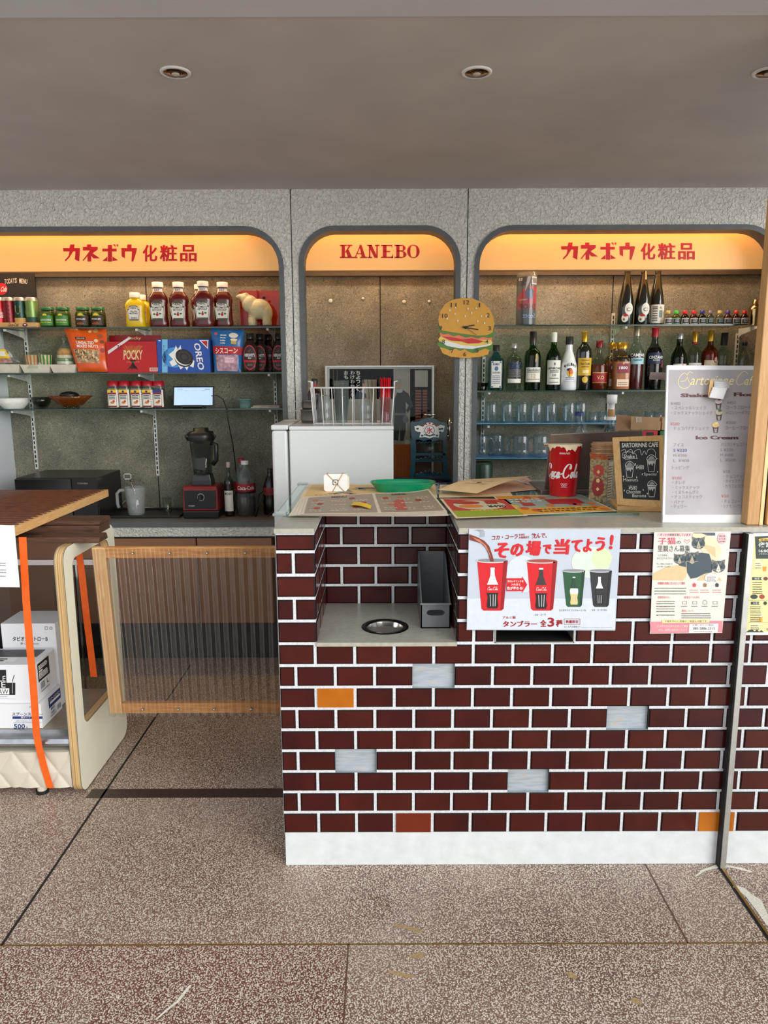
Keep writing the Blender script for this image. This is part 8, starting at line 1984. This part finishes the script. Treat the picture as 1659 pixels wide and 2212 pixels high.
# ---------------------------------------------------------------- cream bench with its arm panel
ARM = mat('cream_laminate', (242, 240, 216), .35, var=.02, vs=6)
PLYY = mat('plywood_edge', (222, 190, 134), .5, c2=(150, 112, 70), vs=2.2, stretch=(190, .6, .6))
VIN = mat('quilted_vinyl', (206, 198, 180), .45, var=.03, vs=8)
ay0, ay1, az0, az1 = 2.487, 2.975, .004, .925
ax0, ax1 = -1.140, -1.110      # outer faces: bench side, gate side
def arm_outline(x, y0, y1, z0, z1, r, n=8):
    return [(x, cy + r * cos(a_ + pi / 2 * i / n), cz + r * sin(a_ + pi / 2 * i / n)) for cy, cz, a_ in ((y1 - r, z0 + r, -pi / 2), (y1 - r, z1 - r, 0), (y0 + r, z1 - r, pi / 2), (y0 + r, z0 + r, pi)) for i in range(n + 1)]
base = thing('bench', 'low cream quilted bench with a plywood loop arm panel at its right end', 'bench', (-1.5, 2.7, 0))
ow = lambda x: arm_outline(x, ay0, ay1, az0, az1, .05); iw = lambda x: arm_outline(x, ay0 + .068, ay1 - .068, .245, az1 - .05, .035)
b = B().prism(ow(ax1), (.002, 0, 0), ARM, holes=[iw(ax1)], side=TRIM); b.build('arm_face', base)
b = B().prism(ow(ax0 + .001), (ax1 - ax0 - .0015, 0, 0), TRIM, holes=[iw(ax0 + .001)], side=PLYY); b.build('arm_panel', base, label='cream laminated plywood loop arm panel')
b = B().prism(ow(ax0), (-.002, 0, 0), ARM, holes=[iw(ax0)], side=TRIM); b.build('arm_face', base)
zs0, zs1 = .030, W(60, 1622, 2.5).z; zt_ = W(60, 1586, 2.5).z
bx0 = -2.0; bx1 = ax0 - .004
b = B()      # quilted front with stitched diamonds
nx, nz_ = 200, 36; vs = []; per = .108; hq = zs1 - zs0; qx = W(27, 1623, 2.5).x
for j in range(nz_ + 1):
    for i in range(nx + 1):
        x_ = bx0 + (bx1 - bx0) * i / nx; v = (j / nz_ - 1) * hq / .165
        a_, c_ = ((x_ - qx) / per + v) % 1.0, ((x_ - qx) / per - v) % 1.0
        d_ = min(min(a_, 1 - a_), min(c_, 1 - c_))
        vs.append((x_, 2.5 - .011 * min(1, d_ / .3) ** .42, zs0 + hq * j / nz_))
b.add(vs, [(j * (nx + 1) + i, j * (nx + 1) + i + 1, (j + 1) * (nx + 1) + i + 1, (j + 1) * (nx + 1) + i) for j in range(nz_) for i in range(nx)], VIN, True)
b.box(bx0, bx1, 2.5, 2.90, zs0, zs1, VIN)
b.build('quilted_base', base)
b = B(); n = 10
prof = [(2.505 + .03 - .045 * sin(pi * i / n), zs1 + (zt_ - zs1) * i / n) for i in range(n + 1)]
b.prism([(bx0, y_, z_) for y_, z_ in prof], (bx1 - bx0, 0, 0), mat('brushed_bar', (186, 190, 196), .22, metal=.9)); b.build('metal_front_bar', base)
SEATM = mat('seat_plate', (150, 140, 124), .35, metal=.3, var=.06)
B().box(bx0, bx1, 2.535, 2.90, zs1, zt_, SEATM).build('seat', base)
for px in (100, -110): xx = W(px, 1708, 2.54).x; B().lathe((xx, 2.512, 0), [(.022, 0), (.022, .012)], BLACK, 18).lathe((xx, 2.512, .012), [(.017, 0), (.017, zs0 - .012)], VIN, 16).build('foot', base)
# boxes on the bench
BX = mat('carton_white', (226, 228, 232), .5, var=.015, vs=6)
def wbox(name, lb, x0, x1, y0, y1, z0, z1, art):
    b = B().box(x0, x1, y0, y1, z0, z1, BX)
    art(b, lambda o: (lambda px, py: W(px, py, y0 - .0006 - o)), lambda o: (lambda u, v: Vector((x1 + .0006 + o, y0 + (y1 - y0) * u, z0 + (z1 - z0) * v))))
    return b.build(name, label=lb, cat='box', bev=.0015)
b1y = 2.545
x1 = W(92, 1570, b1y).x; z1 = W(50, 1521, b1y).z; zz = zt_ + .0008
BL = flat((36, 56, 120)); GRY = flat((170, 176, 190))
def artb1(b, f, s_):
    g = f(0); h = f(.0005)
    b.txt('スプーンストロー', BL, g, 26, 1546, 92, 1539, bold=.02); b.pr(27, 1553, 92, 1547.5, BL, g); b.txt('個タイプ', INKW, h, 45, 1552, 66, 1548, bold=.01); b.txt('6Φ×210mm ストロー', GRY, g, 34, 1559, 80, 1555.5); b.pl([(29, 1561), (90, 1561)], .5, BL, g)
    b.txt('500', BL, g, 30, 1574, 54, 1564, bold=.02); b.txt('本', BL, g, 56, 1573, 60, 1569); b.txt('STRAW', flat((206, 212, 224)), g, -10, 1579, 22, 1574)
    for k_, (u, w_) in enumerate(((65, 1), (70, 1))): b.pe(u, 1527, 2, 2, flat((180, 180, 184)), g, 10)
    q = s_(0); w_ = s_(.0005)
    b.pr(.36, .5, .96, .94, BL, q); b.txt('スプーンストロー', INKW, w_, .4, .76, .92, .88, bold=.02); b.pr(.42, .64, .92, .73, INKW, w_); b.pr(.36, .08, .96, .5, flat((230, 232, 236)), q); b.txt('業務用', INKK, w_, .42, .36, .62, .48, bold=.01); b.txt('500本入', INKK, w_, .42, .2, .66, .32, bold=.01); lines(b, flat((70, 70, 80)), w_, .4, .7, (.11, .15), .03)
    for k_ in range(7): b.pr(.75 + k_ * .027, .14, .763 + k_ * .027, .34, BL, w_)
wbox('straw_carton', 'white carton with blue print and 500 on the bench seat, lowest in front', -1.72, x1, b1y, b1y + .17, zz, z1, artb1)
b2y = 2.552; x2_ = W(80, 1500, b2y).x; z2 = W(50, 1436, b2y).z
def artb2(b, f, s_):
    g = f(0); h = f(.0005)
    b.pp([(-30, 1447), (13, 1447), (14, 1475), (33, 1475), (33, 1501), (-30, 1501)], INKK, g); b.txt('LE', INKW, h, -2, 1472, 12, 1460); b.txt('E', INKW, h, 3, 1485, 12, 1473); b.txt('AW', INKK, lambda u, v: f(.001)(u, v), -4, 1499, 18, 1489); b.pr(-30, 1500, 20, 1487, INKW, h)
    b.pl([(27, 1498), (27, 1470), (31, 1458)], 1.4, INKK, h); b.pl([(27, 1498), (27, 1472)], .7, INKW, f(.001)); lines(b, GRY, g, 0, 17, (1504,), 2); b.pl([(-10, 1508), (34, 1510)], .6, GRY, g); 
    q = s_(0); w_ = s_(.0005)
    b.pr(.12, .48, .68, .95, INKK, q); lines(b, INKW, w_, .16, .6, (.86, .82, .78, .66, .62, .58, .54), .035); b.pr(.16, .71, .34, .75, INKW, w_); b.pr(.12, .16, .68, .48, flat((222, 224, 228)), q)
    for k_ in range(7): b.pr(.2 + k_ * .03, .26, .215 + k_ * .03, .44, INKK, w_)
    lines(b, INKK, w_, .2, .62, (.19,), .03); b.txt('L', INKK, w_, .5, .3, .6, .42)
    tp = lambda u, v: Vector((-1.66 + .5 * u, b2y + .17 * v, z2 + .0006))
    b.pr(.05, .45, .72, .9, flat((70, 70, 72)), tp); b.pr(.1, .15, .6, .42, INKW, tp); lines(b, INKK, lambda u, v: tp(u, v) + Vector((0, 0, .0005)), .12, .55, (.2, .3), .06)
wbox('straw_carton', 'white carton with black cup and straw drawing, stacked second on the bench', -1.66, x2_, b2y, b2y + .165, z1 + .0008, z2, artb2)
b3y = 2.735; x3 = W(123, 1400, b3y).x; z3 = W(60, 1347, b3y).z; x30 = W(6, 1400, b3y).x
def artb3(b, f, s_):
    g = f(0)
    b.txt('タピオカストローB', INKK, g, 27, 1385, 103, 1375, bold=.02); b.txt('Φ12×210mm', flat((110, 110, 112)), g, 44, 1393, 84, 1387.5)
    b.pl([(97, 1354), (103, 1354), (103, 1360), (97, 1360), (97, 1354)], .9, flat((80, 80, 84)), g); b.pe(110, 1357, 3.4, 3.4, flat((90, 90, 94)), g, 14); b.pe(110, 1357, 2.2, 2.2, flat((220, 222, 226)), f(.0005), 12)
wbox('straw_carton', 'taller white carton behind on the bench, printed with black Japanese lettering', x30, x3, b3y, b3y + .16, zz, z3, artb3)
# orange strap
OST = mat('strap_orange', (236, 96, 16), .6, var=.05, vs=40, bump=.1, bs=400)
sp = [(49, 1160, 2.432), (52, 1215, 2.44), (57, 1300, 2.445), (65, 1400, 2.455), (72, 1480, 2.465), (79, 1585, 2.478), (84, 1612, 2.478), (96, 1660, 2.486), (109, 1702, 2.487)]
b = B().band([W(*q) for q in sp], (.0255, 0, 0), (0, -.0015, 0), OST)
t = thing('ratchet_strap', 'bright orange strap tying the load down over the front of the bench', 'strap', W(109, 1702, 2.487))
b.build('front_band', t)
B().band([W(*q) for q in ((171, 1195, 2.96), (177, 1240, 2.955), (188, 1340, 2.95), (198, 1420, 2.945), (203, 1462, 2.94))], (.028, 0, 0), (0, -.0015, 0), OST).build('rear_band', t)
# dark timbers lying across the arm panel
DW = wood('old_timber', (104, 70, 48), (56, 36, 26), 'x', .7); DWE = wood('old_timber_grey', (120, 108, 96), (84, 72, 62), 'x', .8)
zb = az1 + .001
UPT = W(42, 1141, 2.45).z - .0332
xr = -1.03
def timber(lb, x0, x1, y0, y1, z0, z1, m, sk=0):
    B().hexa([(x0, y0, z0), (x1, y0 + sk, z0), (x1, y1 + sk, z0), (x0, y1, z0)], [(x0, y0, z1), (x1 + .004, y0 + sk, z1), (x1 - .004, y1 + sk, z1), (x0, y1, z1)], m).build('timber', label=lb, cat='timber', group='old dark timbers', bev=.003)
timber('dark old timber lying foremost across the arm panel', -1.95, W(214, 1175, 2.58).x, 2.58, 2.67, zb, W(150, 1161, 2.58).z, DW)
timber('dark old timber lying behind the foremost one, lower of two', -1.95, W(213, 1145, 2.74).x, 2.74, 2.86, zb, zb + .032, DW)
timber('dark old timber directly under the slatted screen, upper of two', -1.95, W(214, 1120, 2.75).x, 2.75, 2.87, zb + .033, UPT, DW)
# slatted screen lying on top
sz1 = W(42, 1141, 2.45).z; sz0 = sz1 - .032
A0, A1 = F(44, 1141, sz1), F(231, 1053, sz1)
sy0, sy1 = A0.y, min(A1.y, 3.34); sxr = (A0.x + A1.x) / 2
zsh = max(0, zb + .067 - sz0)
t = thing('slatted_screen', 'dark slatted screen in a light wood frame lying flat on the timbers', 'screen', (sxr - .4, (sy0 + sy1) / 2, sz0))
B().box(sxr - .028, sxr, sy0, sy1, sz0, sz1, WOODY).build('frame_side', t, bev=.001)
B().box(-2.05, sxr - .0285, sy0, sy0 + .02, sz0, sz1 - .004, wood('frame_front_wood', (170, 124, 80), (130, 88, 52), 'x')).build('frame_front', t)
B().box(-2.05, sxr - .0285, sy1 - .02, sy1, sz0, sz1, DW).build('frame_back', t)
SL = mat('slat_brown', (92, 52, 34), .28, var=.12, vs=30, coat=.2)
ns = 24
for i in range(ns):
    yy = sy0 + .03 + (sy1 - sy0 - .06) * i / (ns - 1)
    B().cyl((-2.05, yy, sz1 - .006), (sxr - .010, yy, sz1 - .006), .0095, SL, 10).build('slat', t)
B().box(-2.05, sxr - .03, sy0 + .02, sy1 - .02, sz0 + .002, sz0 + .006, mat('screen_backing', (30, 22, 18), .8)).build('backing', t)
# notice taped to the screen
nq = [W(-60, 1264, 2.43), W(49, 1265, 2.43), W(31, 1135, 2.44), W(-60, 1132, 2.44)]
nq = [Vector((q.x, q.y - (.0 if i > 1 else .02), q.z)) for i, q in enumerate(nq)]
b = B(); sheet(b, nq, PAPER, 6, 6); fr = sfr(nq, None, 0); f = lambda u, v: fr(u, v) + Vector((0, -.0012, 0))
lines(b, flat((110, 110, 120)), f, .35, .76, (.38, .34, .27, .23, .17), .018)
b.txt('ください', flat((90, 90, 96)), f, .44, .42, .62, .46)
b.build('paper_notice', label='white printed paper notice hanging from the slatted screen', cat='notice')

# chrome framed clear case behind the bench
qy = 3.15
p, q = W(52, 1215, qy), W(250, 1215, qy)
t = thing('display_case', 'clear showcase with a chrome top rail behind the bench', 'showcase', ((p.x + q.x) / 2, qy, 0))
B().box(p.x - .3, q.x, qy, qy + .012, p.z - .012, p.z + .012, CHROME).build('top_rail', t)
for px in (158, 167): xx = W(px, 1260, qy).x; B().box(xx - .004, xx + .004, qy, qy + .01, .002, p.z - .0125, CHROME).build('post', t)
B().box(p.x - .3, q.x, qy + .003, qy + .006, .002, p.z - .0125, glass('case_glass', (226, 228, 226))).build('front_pane', t)
